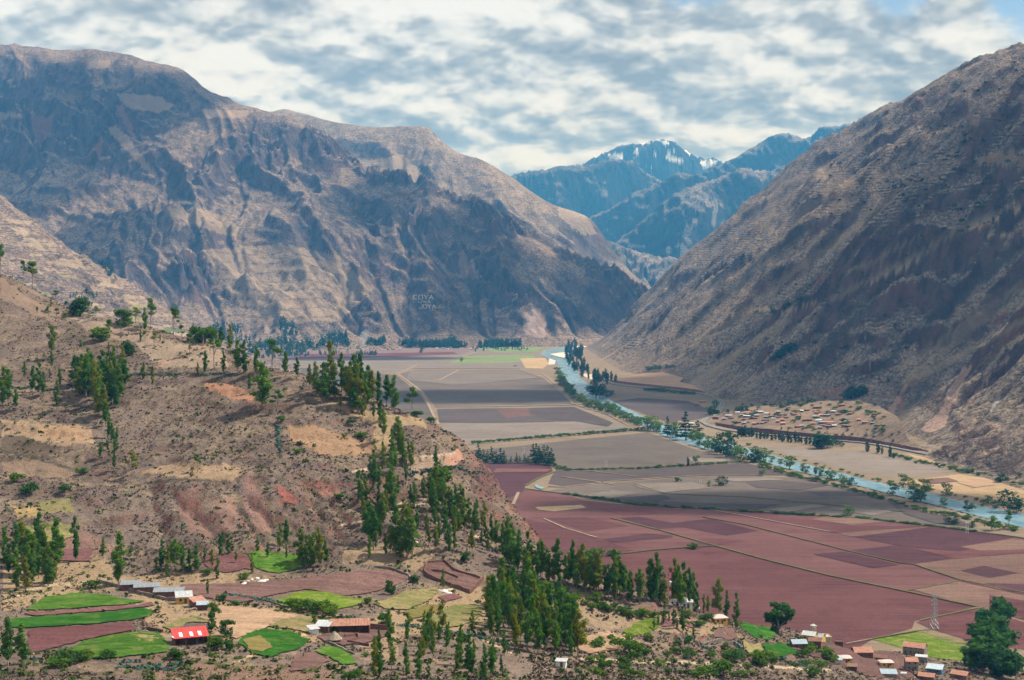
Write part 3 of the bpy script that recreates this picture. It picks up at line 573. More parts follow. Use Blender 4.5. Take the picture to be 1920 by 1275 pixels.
HIDE = [(0, 0, 247.5), (-60, 0, 247.5), (60, 0, 247.5), (0, 60, 222), (-60, 100, 205), (60, 100, 195), (0, 200, 172), (-100, 300, 150), (150, 300, 136), (0, 360, 142),
        (-560, 1500, 190), (-650, 1900, 60), (-380, 1500, 120), (-500, 2200, -60), (-200, 1400, 60), (-250, 1250, 130), (-120, 1100, 120), (-100, 1250, 50), (-50, 1450, -30), (60, 1150, -25), (75, 900, 40), (95, 1000, -20),
        (95, 830, 55), (70, 800, 68), (120, 800, 62), (160, 960, -15), (200, 870, 18), (260, 960, -18), (300, 900, 12), (330, 1000, -15), (330, 1060, -20), (-900, 1800, 240), (0, 1700, -60), (300, 1400, -60), (600, 1100, -30), (420, 1040, -12)]
EDGE = [(700, 747, 885), (745, 766, 876), (790, 786, 868), (828, 803, 858), (857, 817, 850), (885, 842, 838), (910, 868, 826), (930, 895, 808), (948, 922, 797), (972, 952, 790), (998, 988, 782), (1018, 1018, 764), (1036, 1050, 735)]
for (px, py, d_) in EDGE:
    x_, y_, z_ = ppt(px, py, d_)
    for (k, sh, dn) in ((55, 10, 26), (130, 18, 66), (240, 20, 125)): HIDE.append(((px + sh - CX) / FPX * (d_ + k), d_ + k, CAM_Z + (HOR - py) / FPX * (d_ + k) - dn))
hill_tps = TPS([ppt(*q) for q in HILL + EDGE] + HIDE, 1e-3)
def terr_step(z, x, y, h, sharp):
    q = z / h + fbm(x / 90, y / 90, 2, 44) * .5; f = q - np.floor(q); return (np.floor(q) + sstep(f, .5 - sharp, .5 + sharp)) * h - q * h
def hH(x, y):
    x = np.asarray(x, float); y = np.asarray(y, float); z = hill_tps(x, y); m = sstep(y, 330, 480)
    px, py = project(x, np.maximum(y, 1), z)
    rough = sstep(py, 1085, 1010) * .8 + .2
    z = z + m * rough * (4.0 * fbm(x / 75, y / 75, 3, 61) + 1.5 * fbm(x / 18, y / 18, 3, 62)) + m * .25 * fbm(x / 5, y / 5, 2, 63)
    # small earth terraces: flat treads and short banks
    z = z + m * terr_step(z, x, y, 6.5, .16) * sstep(py, 1140, 1100) * sstep(py, 640, 760) * .30 * (1 - sstep(px, 760, 900))
    z = z + m * terr_step(z, x, y, 4.0, .2) * sstep(px, 1000, 1100) * sstep(py, 1100, 1130) * .6
    # gullied red bank
    bk = sstep(px, 230, 330) * (1 - sstep(px, 690, 780)) * sstep(py, 890, 915) * (1 - sstep(py, 1000, 1060)); z = z - bk * 3.5 * ridged((x + .5 * y) / 22, (y) / 70, 3, 15)
    # craggy nose above the plain
    cr = np.exp(-(((px - 915) / 30) ** 2 + ((py - 895) / 42) ** 2)); z = z + cr * m * (4 * ridged(x / 14, y / 14, 3, 5) - 2)
    return z
nc, nr1, nr2 = 820, 26, 560
angs = np.linspace(-190, 2110, nc); dd1 = np.exp(np.linspace(math.log(1.5), math.log(385), nr1))[:-1]; dd2 = np.exp(np.linspace(math.log(385), math.log(1900), nr2)); dd = np.concatenate([dd1, dd2])
tanx = (angs - CX) / FPX; XH = dd[:, None] * tanx[None]; YH = np.repeat(dd[:, None], nc, 1); ZH = hH(XH, YH)
pH = Paint(XH, YH, ZH, 4.0, 18)
straw = (.36, .255, .145); pale = (.33, .225, .145); redb = (.25, .120, .098); pink = (.30, .165, .138); brown = (.20, .125, .09); olive = (.22, .20, .07); grn = (.10, .20, .035)
for q, c_, a_ in (([(0, 785), (90, 795), (170, 800), (178, 830), (120, 840), (40, 830), (0, 850)], pale, .9), ([(60, 800), (150, 805), (160, 822), (80, 820)], (.33, .21, .125), 1), ([(535, 795), (600, 800), (660, 820), (715, 835), (700, 850), (640, 855), (590, 852), (540, 820)], (.31, .195, .12), 1), ([(245, 890), (330, 865), (440, 870), (455, 885), (430, 905), (330, 895)], pale, .85),
              ([(0, 890), (130, 900), (140, 880), (60, 862), (0, 862)], pale, .5), ([(325, 920), (370, 915), (390, 990), (400, 1010), (350, 1000), (330, 960)], redb, .5), ([(455, 890), (475, 880), (495, 940), (510, 1000), (480, 1000), (450, 940)], pink, .55), ([(390, 930), (440, 935), (445, 1000), (400, 1000)], (.28, .16, .13), .6),
              ([(515, 910), (545, 925), (560, 945), (535, 950)], (.28, .10, .08), .9), ([(585, 905), (630, 905), (640, 930), (600, 935)], redb, .8), ([(380, 715), (430, 720), (480, 740), (475, 755), (420, 745), (385, 730)], (.40, .20, .12), .7), ([(835, 850), (862, 842), (870, 860), (850, 880), (825, 885)], (.40, .22, .16), .95),
              ([(560, 740), (720, 775), (790, 780), (800, 800), (700, 800), (640, 770)], straw, .7), ([(700, 790), (730, 800), (740, 850), (715, 860), (700, 830)], straw, .8), ([(0, 1060), (180, 1040), (230, 1080), (330, 1075), (480, 1070), (560, 1060), (760, 1065), (780, 1085), (560, 1085), (330, 1105), (160, 1110), (0, 1150)], (.33, .235, .14), .75),
              ([(230, 1100), (400, 1130), (600, 1150), (700, 1165), (760, 1130), (880, 1100), (960, 1120), (900, 1180), (700, 1200), (560, 1210), (300, 1200), (260, 1160)], (.34, .24, .14), .7), ([(960, 1090), (1060, 1100), (1200, 1150), (1350, 1170), (1400, 1200), (1250, 1190), (1120, 1180), (1000, 1130)], (.32, .235, .145), .65),
              ([(640, 1030), (760, 1020), (830, 1030), (780, 1075), (640, 1065)], (.33, .235, .14), .6), ([(0, 515), (60, 560), (130, 590), (80, 600), (0, 560)], (.28, .19, .14), .5), ([(120, 590), (230, 610), (330, 640), (300, 650), (180, 630)], (.40, .30, .22), .5), ([(250, 640), (420, 650), (430, 690), (300, 690)], (.42, .32, .23), .5),
              ([(20, 950), (75, 950), (70, 970), (25, 975)], (.38, .27, .11), .8), ([(60, 940), (130, 935), (135, 960), (75, 965)], olive, .7), ([(430, 1060), (760, 1060), (760, 1100), (430, 1080)], (.32, .235, .14), .3), ([(1080, 1195), (1180, 1190), (1210, 1210), (1150, 1235), (1090, 1225)], (.31, .22, .14), .85), ([(640, 1195), (760, 1180), (740, 1240), (700, 1235)], (.31, .22, .14), .7),
              ([(0, 820), (40, 815), (90, 835), (110, 850), (60, 855), (0, 850)], (.10, .075, .05), .75), ([(300, 1245), (620, 1260), (620, 1290), (250, 1290)], brown, .8), ([(100, 985), (170, 1000), (220, 1040), (120, 1050)], (.28, .15, .12), .5), ([(760, 870), (830, 855), (840, 900), (780, 900)], (.38, .28, .20), .6)): pH.poly(q, c_, a_)
for L, wd, c_ in (([(290, 690), (350, 660), (400, 645)], 1.5, (.44, .24, .17)), ([(660, 885), (720, 875), (790, 858), (850, 850)], 3, (.48, .36, .25)), ([(640, 985), (700, 975), (760, 950), (800, 945), (850, 990), (900, 1010)], 2.5, (.44, .34, .25)), ([(1090, 1240), (1200, 1245), (1330, 1248), (1450, 1255), (1560, 1262)], 3.5, (.46, .36, .25)), ([(760, 1120), (830, 1110), (870, 1105)], 2.2, (.55, .45, .33)), ([(445, 1245), (500, 1220), (560, 1195), (590, 1185)], 3, (.50, .37, .20)), ([(0, 1130), (80, 1100), (200, 1095)], 3, (.5, .38, .24)), ([(800, 1180), (900, 1200), (960, 1230)], 2.5, (.5, .38, .24)), ([(730, 950), (790, 935), (850, 950)], 2, (.50, .37, .24))): pH.line(L, wd, c_, .9)
for L in ([(230, 705), (330, 700), (440, 702)], [(0, 730), (60, 725), (120, 735)], [(250, 910), (330, 900), (450, 905)], [(0, 845), (60, 860), (130, 880)]): pH.line(L, 2.2, (.06, .055, .035), .9)
crag = np.exp(-(((pH.px - 915) / 26) ** 2 + ((pH.py - 895) / 42) ** 2)); rkH = np.clip(crag * 1.3, 0, 1)
keep = (ZH > -14)
o = grid_obj('hillside', XH, YH, ZH, 'hillside', keep=keep, attrs={'paint': (pH.C, 'FLOAT_COLOR'), 'rock': (rkH, 'FLOAT')}); o['kind'] = 'structure'

def on_hill(px, py, h=None, d0=395, d1=1350, n=900):
    """the spot of the hillside seen along a sight line"""
    h = h or hH; ds = np.linspace(d0, d1, n); x = (px - CX) / FPX * ds; z = h(x, ds); ray = CAM_Z + (HOR - py) / FPX * ds; hit = np.nonzero(z >= ray)[0]
    if len(hit) == 0: k = int(np.argmin(ray - z)); return (x[k], ds[k], z[k])
    k = hit[0]
    if k > 0:
        a = (ray[k - 1] - z[k - 1]); b = (z[k] - ray[k]); f = a / (a + b + 1e-9); dq = ds[k - 1] + f * (ds[k] - ds[k - 1])
    else: dq = ds[0]
    xq = (px - CX) / FPX * dq; return (xq, dq, float(h(np.array([xq]), np.array([dq]))[0]))

# ------------------------------------------------------------------ valley floor with the river channel sunk into it
RIVER = [(1020, 656), (1012, 664), (1030, 674), (1046, 684), (1052, 700), (1068, 722), (1082, 738), (1110, 752), (1150, 770), (1185, 786), (1215, 803), (1260, 824), (1320, 842), (1400, 855), (1450, 872), (1500, 885), (1555, 898), (1620, 914), (1680, 929), (1740, 944), (1800, 959), (1860, 975), (1960, 1000), (2200, 1060),
         (2200, 1010), (1960, 972), (1860, 952), (1790, 936), (1720, 920), (1640, 903), (1560, 882), (1480, 862), (1420, 845), (1395, 838), (1330, 822), (1290, 808), (1225, 790), (1180, 768), (1130, 742), (1112, 725), (1090, 710), (1082, 692), (1074, 680), (1068, 668), (1080, 656), (1100, 650), (1130, 644), (1100, 642), (1060, 648), (1040, 652)]
angs = np.linspace(-700, 2700, 560); ddf = np.exp(np.linspace(math.log(820), math.log(9500), 340)); angs[0] = -1400; angs[-1] = 3400; ddf = np.concatenate([ddf, [12000, 18000, 29000]])
XF = ddf[:, None] * ((angs - CX) / FPX)[None]; YF = np.repeat(ddf[:, None], len(angs), 1)
pxF, pyF = project(XF, YF, np.zeros(XF.shape)); inr = inpoly(pxF, pyF, RIVER)
ZF = np.where(inr, -3.0, 0.0) ; pF = Paint(XF, YF, ZF, .6, 10)
pF.C[...] = 0
o = grid_obj('valley_floor', XF, YF, ZF, 'floodplain', attrs={}); o['kind'] = 'structure'
# ------------------------------------------------------------------ fields, paths, road and water
field_mat('soil_tan', (.112, .066, .053), (.150, .094, .073)); field_mat('soil_black', (.055, .028, .030), (.070, .036, .038))
field_mat('soil_brown', (.105, .060, .054), (.145, .086, .074), bumpd=.4); field_mat('dry_field', (.25, .165, .11), (.32, .215, .14), spots=(.30, .18, .11)); field_mat('soil_lilac', (.14, .10, .11), (.175, .125, .135))
field_mat('village_earth', (.135, .096, .074), (.235, .172, .122), scale=.05, spots=(.085, .055, .045))
field_mat('cut_bank', (.125, .055, .045), (.165, .075, .06), scale=.2, bumpd=1.5)
def flat(name, P, mat, lvl=0, z=None):
    z = .14 + .10 * lvl if z is None else z
    me = bpy.data.meshes.new(name); me.from_pydata([gpt(a, b, z) for a, b in P], [], [tuple(range(len(P)))]); me.update()
    if me.polygons[0].normal.z < 0: me.flip_normals()
    o = mesh_obj(name, me, mat); o['kind'] = 'structure'; return o
def densify(pts, step):
    out = [pts[0]]
    for a, b in zip(pts[:-1], pts[1:]):
        a = np.array(a, float); b = np.array(b, float); n = max(1, int(np.linalg.norm(b[:2] - a[:2]) / step))
        for k in range(1, n + 1): out.append(tuple(a + (b - a) * k / n))
    return out
def ribbon(name, pts, wd, mat, z=None, h=None, lift=.3, thick=.25, step=8.0, jit=0.0):
    """a band along world points; flat on the plain, or draped over ground h"""
    pts = densify(pts, step); P = np.array([(p[0], p[1]) for p in pts]); T = np.gradient(P, axis=0); T /= np.linalg.norm(T, axis=1)[:, None] + 1e-9; N = np.stack([-T[:, 1], T[:, 0]], 1)
    ww = wd / 2 * (1 + jit * np.array([gnoise(np.array([i * .37]), np.array([wd]), 3)[0] for i in range(len(P))]))[:, None]
    A = P + N * ww; B = P - N * ww
    za = h(A[:, 0], A[:, 1]) + lift if h is not None else np.full(len(P), z); zb = h(B[:, 0], B[:, 1]) + lift if h is not None else np.full(len(P), z)
    n = len(P); V = [(A[i, 0], A[i, 1], za[i]) for i in range(n)] + [(B[i, 0], B[i, 1], zb[i]) for i in range(n)] + [(A[i, 0], A[i, 1], za[i] - thick) for i in range(n)] + [(B[i, 0], B[i, 1], zb[i] - thick) for i in range(n)]
    F = []
    for i in range(n - 1): F += [(i + 1, i, n + i, n + i + 1), (i, i + 1, 2 * n + i + 1, 2 * n + i), (n + i + 1, n + i, 3 * n + i, 3 * n + i + 1)]
    me = bpy.data.meshes.new(name); me.from_pydata(V, [], F); me.update(); o = mesh_obj(name, me, mat); o['kind'] = 'structure'; return o
def gline(L, z=0.0): return [gpt(a, b, z) for a, b in L]
FIELD_POLY = []
def draped(name, P, mat, h=None, sp=2.2, lift=.45, on=None):
    """a field laid over sloping ground, cut out as its own sheet with a short edge"""
    FIELD_POLY.append(P); h = h or hH; W_ = [(on or on_hill)(a, b) for a, b in P]; W_ = densify(W_ + [W_[0]], sp)[:-1]
    B = [(p[0] + .5 * float(gnoise(i * .31, 2.2, 5)) + .2 * math.sin(i * 1.7), p[1] + 1.2 * float(gnoise(i * .27, 7.7, 6)) + .3 * math.sin(i * 2.3)) for i, p in enumerate(W_)]
    xs = [p[0] for p in B]; ys = [p[1] for p in B]; gx, gy = np.meshgrid(np.arange(min(xs), max(xs), sp), np.arange(min(ys), max(ys), sp * 1.3))
    ins = inpoly(gx, gy, B); pts = [Vector(p) for p in B] + [Vector((a, b)) for a, b in zip(gx[ins], gy[ins])]
    n = len(B); r = delaunay_2d_cdt(pts, [], [list(range(n))], 1, 1e-4)
    V = np.array([(v.x, v.y) for v in r[0]]); z = h(V[:, 0], V[:, 1]) + lift; me = bpy.data.meshes.new(name)
    me.from_pydata([(a, b, c) for (a, b), c in zip(V, z)], [], [tuple(f) for f in r[2]]); me.update()
    if len(me.polygons) and me.polygons[0].normal.z < 0: me.flip_normals()
    o = mesh_obj(name, me, mat); o['kind'] = 'structure'; return o

flat('river', [(a, b) for a, b in [(p[0], p[1]) for p in RIVER]], 'river_water', z=-.9)
# broad fields of the plain
for nm, P, mt, lv in (
    ('plowed_field', [(1120, 1047), (1230, 1034), (1343, 1026), (1440, 1053), (1560, 1083), (1700, 1112), (1838, 1142), (1790, 1152), (1720, 1168), (1715, 1182), (1640, 1203), (1560, 1250), (1300, 1220), (1000, 1120), (1020, 1070)], 'soil_maroon', 0),
    ('plowed_field', [(985, 918), (1060, 928), (1100, 940), (1200, 950), (1350, 958), (1500, 965), (1620, 975), (1750, 990), (1900, 1008), (1990, 1022), (1990, 1120), (1990, 1185), (1838, 1142), (1700, 1112), (1560, 1083), (1440, 1053), (1343, 1026), (1230, 1034), (1120, 1047), (1030, 1075), (930, 1050), (930, 950)], 'soil_maroon_light', 0),
    ('plowed_field', [(1020, 922), (1060, 916), (1160, 905), (1310, 894), (1400, 893), (1508, 897), (1600, 921), (1670, 940), (1740, 962), (1800, 973), (1830, 990), (1750, 988), (1620, 973), (1500, 963), (1350, 956), (1200, 948), (1100, 938), (1060, 926)], 'soil_grey', 0),
    ('plowed_field', [(1042, 884), (1100, 883), (1200, 880), (1300, 874), (1395, 868), (1470, 884), (1505, 893), (1310, 891), (1160, 902), (1060, 914), (1028, 908), (1035, 893)], 'soil_or_shade_grey_dark', 0),
    ('plowed_field', [(880, 846), (960, 838), (1070, 826), (1160, 817), (1215, 811), (1250, 824), (1310, 845), (1390, 862), (1395, 866), (1300, 872), (1200, 878), (1042, 882), (1035, 870), (930, 870), (880, 866)], 'soil_grey', 0),
    ('plowed_field', [(900, 868), (1030, 870), (1037, 884), (1005, 898), (985, 912), (983, 920), (930, 950), (900, 950)], 'soil_maroon_dark', 0),
    ('plowed_field', [(829, 797), (819, 767), (950, 765), (1078, 763), (1150, 792), (1192, 803), (1120, 812), (1000, 824), (880, 832), (840, 820)], 'soil_grey_light', 0),
    ('plowed_field', [(750, 701), (775, 694), (975, 694), (1018, 708), (1045, 730), (1072, 758), (815, 762), (795, 735)], 'soil_grey', 0),
    ('plowed_field', [(540, 688), (742, 703), (785, 737), (806, 768), (820, 810), (700, 800), (500, 740)], 'soil_grey', 0),
    ('plowed_field', [(500, 660), (900, 655), (1008, 662), (1010, 680), (992, 691), (775, 691), (742, 699), (560, 688), (480, 676)], 'soil_grey_light', 0),
    ('plowed_field', [(540, 661), (740, 655), (885, 654), (868, 664), (700, 671), (540, 676)], 'soil_lilac', 1),
    ('plowed_field', [(560, 664), (700, 662), (850, 660), (860, 664), (700, 670), (560, 672)], 'soil_maroon', 2),
    ('meadow', [(890, 653), (940, 647), (1010, 643), (1050, 643), (1020, 652), (1006, 660), (930, 660)], 'grass_far', 1),
    ('meadow', [(870, 668), (1000, 664), (1005, 674), (960, 680), (840, 682)], 'grass_far', 1),
    ('plowed_field', [(1150, 752), (1200, 746), (1290, 752), (1332, 768), (1328, 783), (1262, 795), (1222, 782), (1175, 764)], 'soil_or_shade_grey_dark', 0),
    ('plowed_field', [(1408, 834), (1500, 840), (1600, 847), (1690, 858), (1760, 874), (1790, 886), (1700, 893), (1640, 891), (1560, 873), (1480, 853)], 'soil_grey_light', 0),
    ('stubble_field', [(1690, 904), (1800, 890), (1880, 902), (1980, 922), (1980, 950), (1860, 938), (1790, 925)], 'stubble', 0),
    ('stubble_field', [(1700, 850), (1760, 864), (1850, 888), (1790, 878), (1725, 864)], 'stubble', 0),
    ('green_field', [(1641, 1203), (1725, 1189), (1765, 1201), (1839, 1223), (1845, 1245), (1752, 1240), (1690, 1217)], 'crop_yellow_green', 1),
    ('meadow', [(1725, 1187), (1745, 1187), (1838, 1214), (1840, 1221), (1765, 1199)], 'crop_patchy', 1),
    ('plowed_field', [(1722, 1170), (1795, 1154), (1838, 1144), (1990, 1188), (1990, 1230), (1850, 1213), (1760, 1186)], 'soil_maroon', 1)): flat(nm, P, mt, lv)
flat('plowed_field', [(250, 690), (540, 690), (700, 800), (840, 830), (900, 870), (600, 860), (350, 780)], 'soil_grey_light', z=.07)
flat('plowed_field', [(350, 785), (600, 865), (900, 875), (925, 950), (700, 960), (450, 880)], 'soil_grey', z=.07)
flat('plowed_field', [(450, 885), (700, 965), (930, 952), (1000, 1060), (1000, 1120), (700, 1100), (400, 960)], 'soil_maroon', z=.07)
flat('plowed_field', [(1900, 1008), (2400, 1080), (2400, 1330), (1960, 1200), (1900, 1100)], 'soil_maroon', z=.07)
# smaller plots ploughed at different times, and dark strips painting cloud shade
for P, mt in (
    ([(1027, 973), (1100, 971), (1180, 987), (1100, 998)], 'soil_maroon'), ([(1163, 973), (1197, 970), (1263, 982), (1333, 974), (1423, 997), (1363, 1006), (1283, 990), (1237, 993)], 'soil_maroon_dark'),
    ([(1130, 1013), (1215, 1002), (1262, 1006), (1262, 1009), (1150, 1020)], 'soil_maroon_dark'), ([(990, 975), (1060, 990), (1120, 1012), (1150, 1020), (1190, 1034), (1120, 1044), (1040, 1066), (980, 1020)], 'soil_maroon'),
    ([(1100, 941), (1195, 949), (1233, 963), (1177, 969), (1107, 951)], 'soil_maroon'), ([(1320, 1010), (1395, 1015), (1345, 1025), (1310, 1020)], 'soil_maroon'), ([(1003, 952), (1090, 948), (1100, 953), (1040, 960), (1010, 957)], 'stubble'),
    ([(1525, 975), (1560, 968), (1670, 978), (1600, 986)], 'soil_tan'), ([(1400, 968), (1525, 975), (1600, 987), (1750, 988), (1570, 1001)], 'soil_maroon'), ([(1572, 1001), (1755, 988), (1700, 998), (1600, 1008)], 'soil_tan'), ([(1604, 1008), (1755, 989), (1905, 1009), (1860, 1022), (1800, 1036), (1690, 1025)], 'soil_maroon_dark'),
    ([(1800, 1036), (1850, 1030), (1990, 1020), (1990, 1036), (1900, 1040), (1800, 1050), (1700, 1027)], 'soil_maroon'), ([(1805, 1027), (1900, 1012), (1990, 1022), (1990, 1030), (1840, 1034)], 'soil_tan'), ([(1590, 1035), (1680, 1024), (1790, 1048), (1710, 1060)], 'soil_maroon_dark'), ([(1528, 1041), (1585, 1036), (1690, 1061), (1640, 1067)], 'soil_maroon_dark'),
    ([(1715, 1060), (1800, 1050), (1900, 1041), (1990, 1038), (1990, 1128), (1900, 1112), (1806, 1091), (1760, 1075)], 'soil_tan'), ([(1715, 1108), (1800, 1093), (1900, 1114), (1990, 1132), (1990, 1180), (1838, 1142)], 'soil_tan'),
    ([(1850, 1096), (1990, 1100), (1990, 1122), (1900, 1112)], 'soil_maroon_dark'), ([(1860, 1118), (1990, 1140), (1990, 1180), (1860, 1146)], 'soil_maroon'),
    ([(1150, 935), (1245, 928), (1262, 936), (1235, 941), (1345, 945), (1465, 947), (1420, 957), (1340, 956), (1230, 949)], 'soil_or_shade_grey_dark'), ([(1185, 908), (1300, 905), (1340, 915), (1240, 925), (1200, 915)], 'soil_grey_light'), ([(1400, 905), (1470, 903), (1560, 910), (1500, 920), (1420, 915)], 'soil_or_shade_grey_dark'),
    ([(1515, 922), (1600, 921), (1628, 930), (1540, 931)], 'soil_or_shade_grey_dark'), ([(1440, 957), (1525, 947), (1560, 949), (1480, 961)], 'soil_grey_light'), ([(1090, 930), (1150, 920), (1200, 926), (1150, 935)], 'soil_grey_light'),
    ([(1672, 944), (1712, 955), (1795, 974), (1825, 987), (1760, 983), (1700, 965)], 'soil_or_shade_grey_dark'), ([(1560, 955), (1620, 950), (1680, 960), (1640, 968)], 'soil_grey_light'), ([(1350, 898), (1440, 896), (1480, 900), (1380, 904)], 'soil_grey_light'),
    ([(930, 879), (1033, 880), (1026, 886), (925, 887)], 'soil_maroon_light'), ([(819, 767), (1000, 765), (1000, 780), (1040, 791), (900, 793), (824, 792)], 'soil_or_shade_grey_dark'), ([(930, 769), (988, 765), (996, 779), (950, 784)], 'soil_brown'), ([(992, 765), (1076, 763), (1150, 793), (1140, 800), (1080, 790), (1040, 790), (1002, 781)], 'soil_or_shade_grey_dark'),  # dark grey strips stand in for a cloud shadow on the plain
    ([(770, 695), (972, 695), (1010, 709), (850, 722), (760, 712)], 'soil_grey_light'), 
    ([(1805, 1072), (1850, 1063), (1915, 1077), (1860, 1086)], 'soil_black'), ([(1290, 858), (1390, 863), (1392, 865), (1300, 868)], 'soil_grey_light'), ([(1795, 905), (1850, 900), (1870, 910), (1830, 915)], 'dry_field'), ([(1722, 900), (1780, 896), (1800, 903), (1750, 908)], 'soil_brown')):
    PLOT_I = globals().get('PLOT_I', 0) + 1; flat('plowed_plot', P, mt, z=.36 + .012 * PLOT_I)
for P in ([(1030, 664), (1058, 660), (1066, 666), (1058, 671), (1044, 668)], [(1086, 699), (1110, 702), (1122, 709), (1108, 711), (1098, 707)], [(1070, 648), (1110, 645), (1120, 649), (1085, 652)], [(1030, 672), (1042, 676), (1040, 683), (1028, 684)]): flat('gravel_bank', P, 'gravel', z=.95)
flat('stubble_field', [(975, 672), (1022, 671), (1030, 682), (1018, 691), (985, 690)], 'stubble', 2)
for L, wd, mt in (([(742, 700), (765, 715), (790, 735), (798, 748), (810, 775), (822, 797)], 7, 'dirt_path'), ([(880, 834), (1000, 825), (1120, 813), (1215, 806)], 6, 'dirt_path'), ([(1343, 1026), (1230, 1034), (1160, 1042), (1120, 1047), (1080, 1056)], 3.0, 'field_edge'),
                  ([(1148, 974), (1240, 997), (1343, 1026), (1440, 1053), (1560, 1083), (1700, 1112), (1838, 1142)], 4.0, 'field_edge'), ([(985, 918), (1060, 928), (1200, 949), (1400, 961), (1620, 974), (1750, 989), (1900, 1008), (1990, 1022)], 4.0, 'field_edge'), ([(1042, 883), (1200, 879), (1300, 873), (1400, 866)], 5, 'field_edge'),
                  ([(1028, 914), (1060, 915), (1160, 903), (1310, 893), (1430, 893)], 4.5, 'dirt_path'), ([(1190, 909), (1250, 928), (1400, 934), (1560, 949), (1700, 962)], 1.6, 'field_edge'), ([(1320, 972), (1400, 986), (1590, 1035), (1695, 1060), (1716, 1061), (1806, 1091), (1920, 1114), (1990, 1128)], 3.0, 'field_edge'), ([(1330, 957), (1400, 970), (1560, 1000)], 2.5, 'dirt_path'),
                  ([(1020, 975), (1060, 993), (1120, 1011)], 2.5, 'dirt_path'), ([(815, 764), (950, 763), (1080, 760)], 7, 'field_edge'), ([(775, 692), (975, 692)], 7, 'field_edge'), ([(740, 703), (770, 690), (785, 683)], 6, 'dirt_path'), ([(823, 713), (860, 694)], 8, 'dirt_path'), ([(1016, 700), (1035, 715), (1056, 735), (1074, 757), (1100, 766), (1140, 778), (1180, 799), (1200, 806)], 6, 'dirt_path'),
                  ([(1050, 895), (1120, 905), (1150, 910)], 3, 'dirt_path'), ([(1100, 884), (1200, 896)], 2, 'dirt_path'), ([(865, 668), (895, 660)], 10, 'dirt_path'), ([(1700, 1112), (1780, 1098), (1800, 1093)], 2.5, 'field_edge'), ([(1641, 1203), (1590, 1213)], 2, 'dirt_path'), ([(1640, 1203), (1725, 1188)], 2.0, 'field_edge'), ([(962, 948), (972, 925)], 5, 'dirt_path'), ([(985, 912), (1010, 898), (1040, 886)], 5, 'field_edge'),
                  ([(1730, 1168), (1795, 1154), (1838, 1144)], 3.5, 'field_edge')): ribbon('field_path' if mt == 'dirt_path' else 'grassy_verge', gline(L), wd * (.8 if mt == 'dirt_path' else .75), mt, z=1.02, jit=.5 if mt == 'field_edge' else .2, thick=.6)
flat('water_pool', [(1003, 908), (1012, 912), (1022, 916), (1014, 918), (1004, 914)], 'river_water', z=1.2)
ROAD = [(2010, 922), (1920, 897), (1860, 882), (1800, 868), (1740, 854), (1700, 846), (1660, 838), (1620, 832), (1560, 827), (1500, 822), (1440, 817), (1400, 813), (1360, 808), (1330, 800), (1318, 793), (1325, 786), (1345, 778), (1354, 768), (1355, 757), (1346, 749), (1325, 741), (1290, 735), (1230, 730), (1180, 725), (1150, 721), (1140, 716), (1150, 712), (1165, 710)]
ribbon('road', gline(ROAD), 9.5, 'road_asphalt', z=2.2, thick=2.3, step=6)
for sd_ in (-1, 1):
    rp = np.array([g[:2] for g in densify(gline(ROAD), 6)]); T = np.gradient(rp, axis=0); T /= np.linalg.norm(T, axis=1)[:, None]; N = np.stack([-T[:, 1], T[:, 0]], 1)
    ribbon('road_edge_line', [tuple(q) for q in rp + N * 4.3 * sd_], .35, 'gravel', z=2.26, thick=.04, step=6)
# village terrace beyond the road, raised on a dark red cut bank
TR = [(1345, 793, 5), (1400, 802, 7), (1450, 807, 7), (1500, 811, 7), (1550, 815, 7), (1600, 819, 7), (1650, 827, 6), (1700, 836, 4), (1352, 775, 18), (1400, 763, 30), (1480, 757, 36), (1550, 750, 44), (1610, 750, 48), (1650, 760, 46), (1690, 790, 38), (1720, 830, 16)]
tr_tps = TPS([gpt(a, b, c) for a, b, c in TR] + [gpt(1500, 785, 20), gpt(1580, 785, 24), gpt(1430, 785, 17)], 1e-3)
hT = lambda x, y: tr_tps(x, y) + .8 * fbm(np.asarray(x) / 25, np.asarray(y) / 25, 3, 17)
def on_terr(px, py): return on_hill(px, py, hT, 2000, 3400, 500)
draped('village_terrace', [(1345, 793), (1400, 802), (1500, 811), (1600, 819), (1650, 827), (1700, 836), (1722, 830), (1690, 790), (1650, 761), (1612, 751), (1550, 751), (1480, 758), (1400, 764), (1352, 776)], 'village_earth', hT, 9.0, 0.0, on_terr)
def bank(name, top, drop=None, mat='cut_bank', out=7.0, jag=2.0):
    tp = densify(top, 7.0); P = np.array([(p[0], p[1]) for p in tp]); Z = np.array([p[2] for p in tp]); n = len(P)
    T = np.gradient(P, axis=0); T /= np.linalg.norm(T, axis=1)[:, None] + 1e-9; N = np.stack([T[:, 1], -T[:, 0]], 1); N[N[:, 1] > 0] *= -1
    V = []; K = 5
    for k in range(K):
        f = k / (K - 1)
        for i in range(n):
            j = jag * gnoise(np.array([i * .8]), np.array([k * .9]), 7)[0]; V.append((P[i, 0] + N[i, 0] * (out * f + j * (k > 0)), P[i, 1] + N[i, 1] * (out * f + j * (k > 0)), Z[i] * (1 - f) - .3 * f))
    F = [(k * n + i, k * n + i + 1, (k + 1) * n + i + 1, (k + 1) * n + i) for k in range(K - 1) for i in range(n - 1)]
    me = bpy.data.meshes.new(name); me.from_pydata(V, [], F); me.update(); o = mesh_obj(name, me, mat); o['kind'] = 'structure'; return o
bank('cut_bank', [(lambda q: (q[0], q[1], hT(np.array([q[0]]), np.array([q[1]]))[0]))(on_terr(a, b)) for a, b in ((1345, 793), (1400, 802), (1450, 807), (1500, 811), (1550, 815), (1600, 819), (1650, 827), (1700, 836))], out=3)
bank('cut_bank', [gpt(a, b, c) for a, b, c in ((1640, 826, 5), (1680, 832, 6), (1720, 840, 5), (1760, 850, 4), (1800, 862, 2))], out=3)
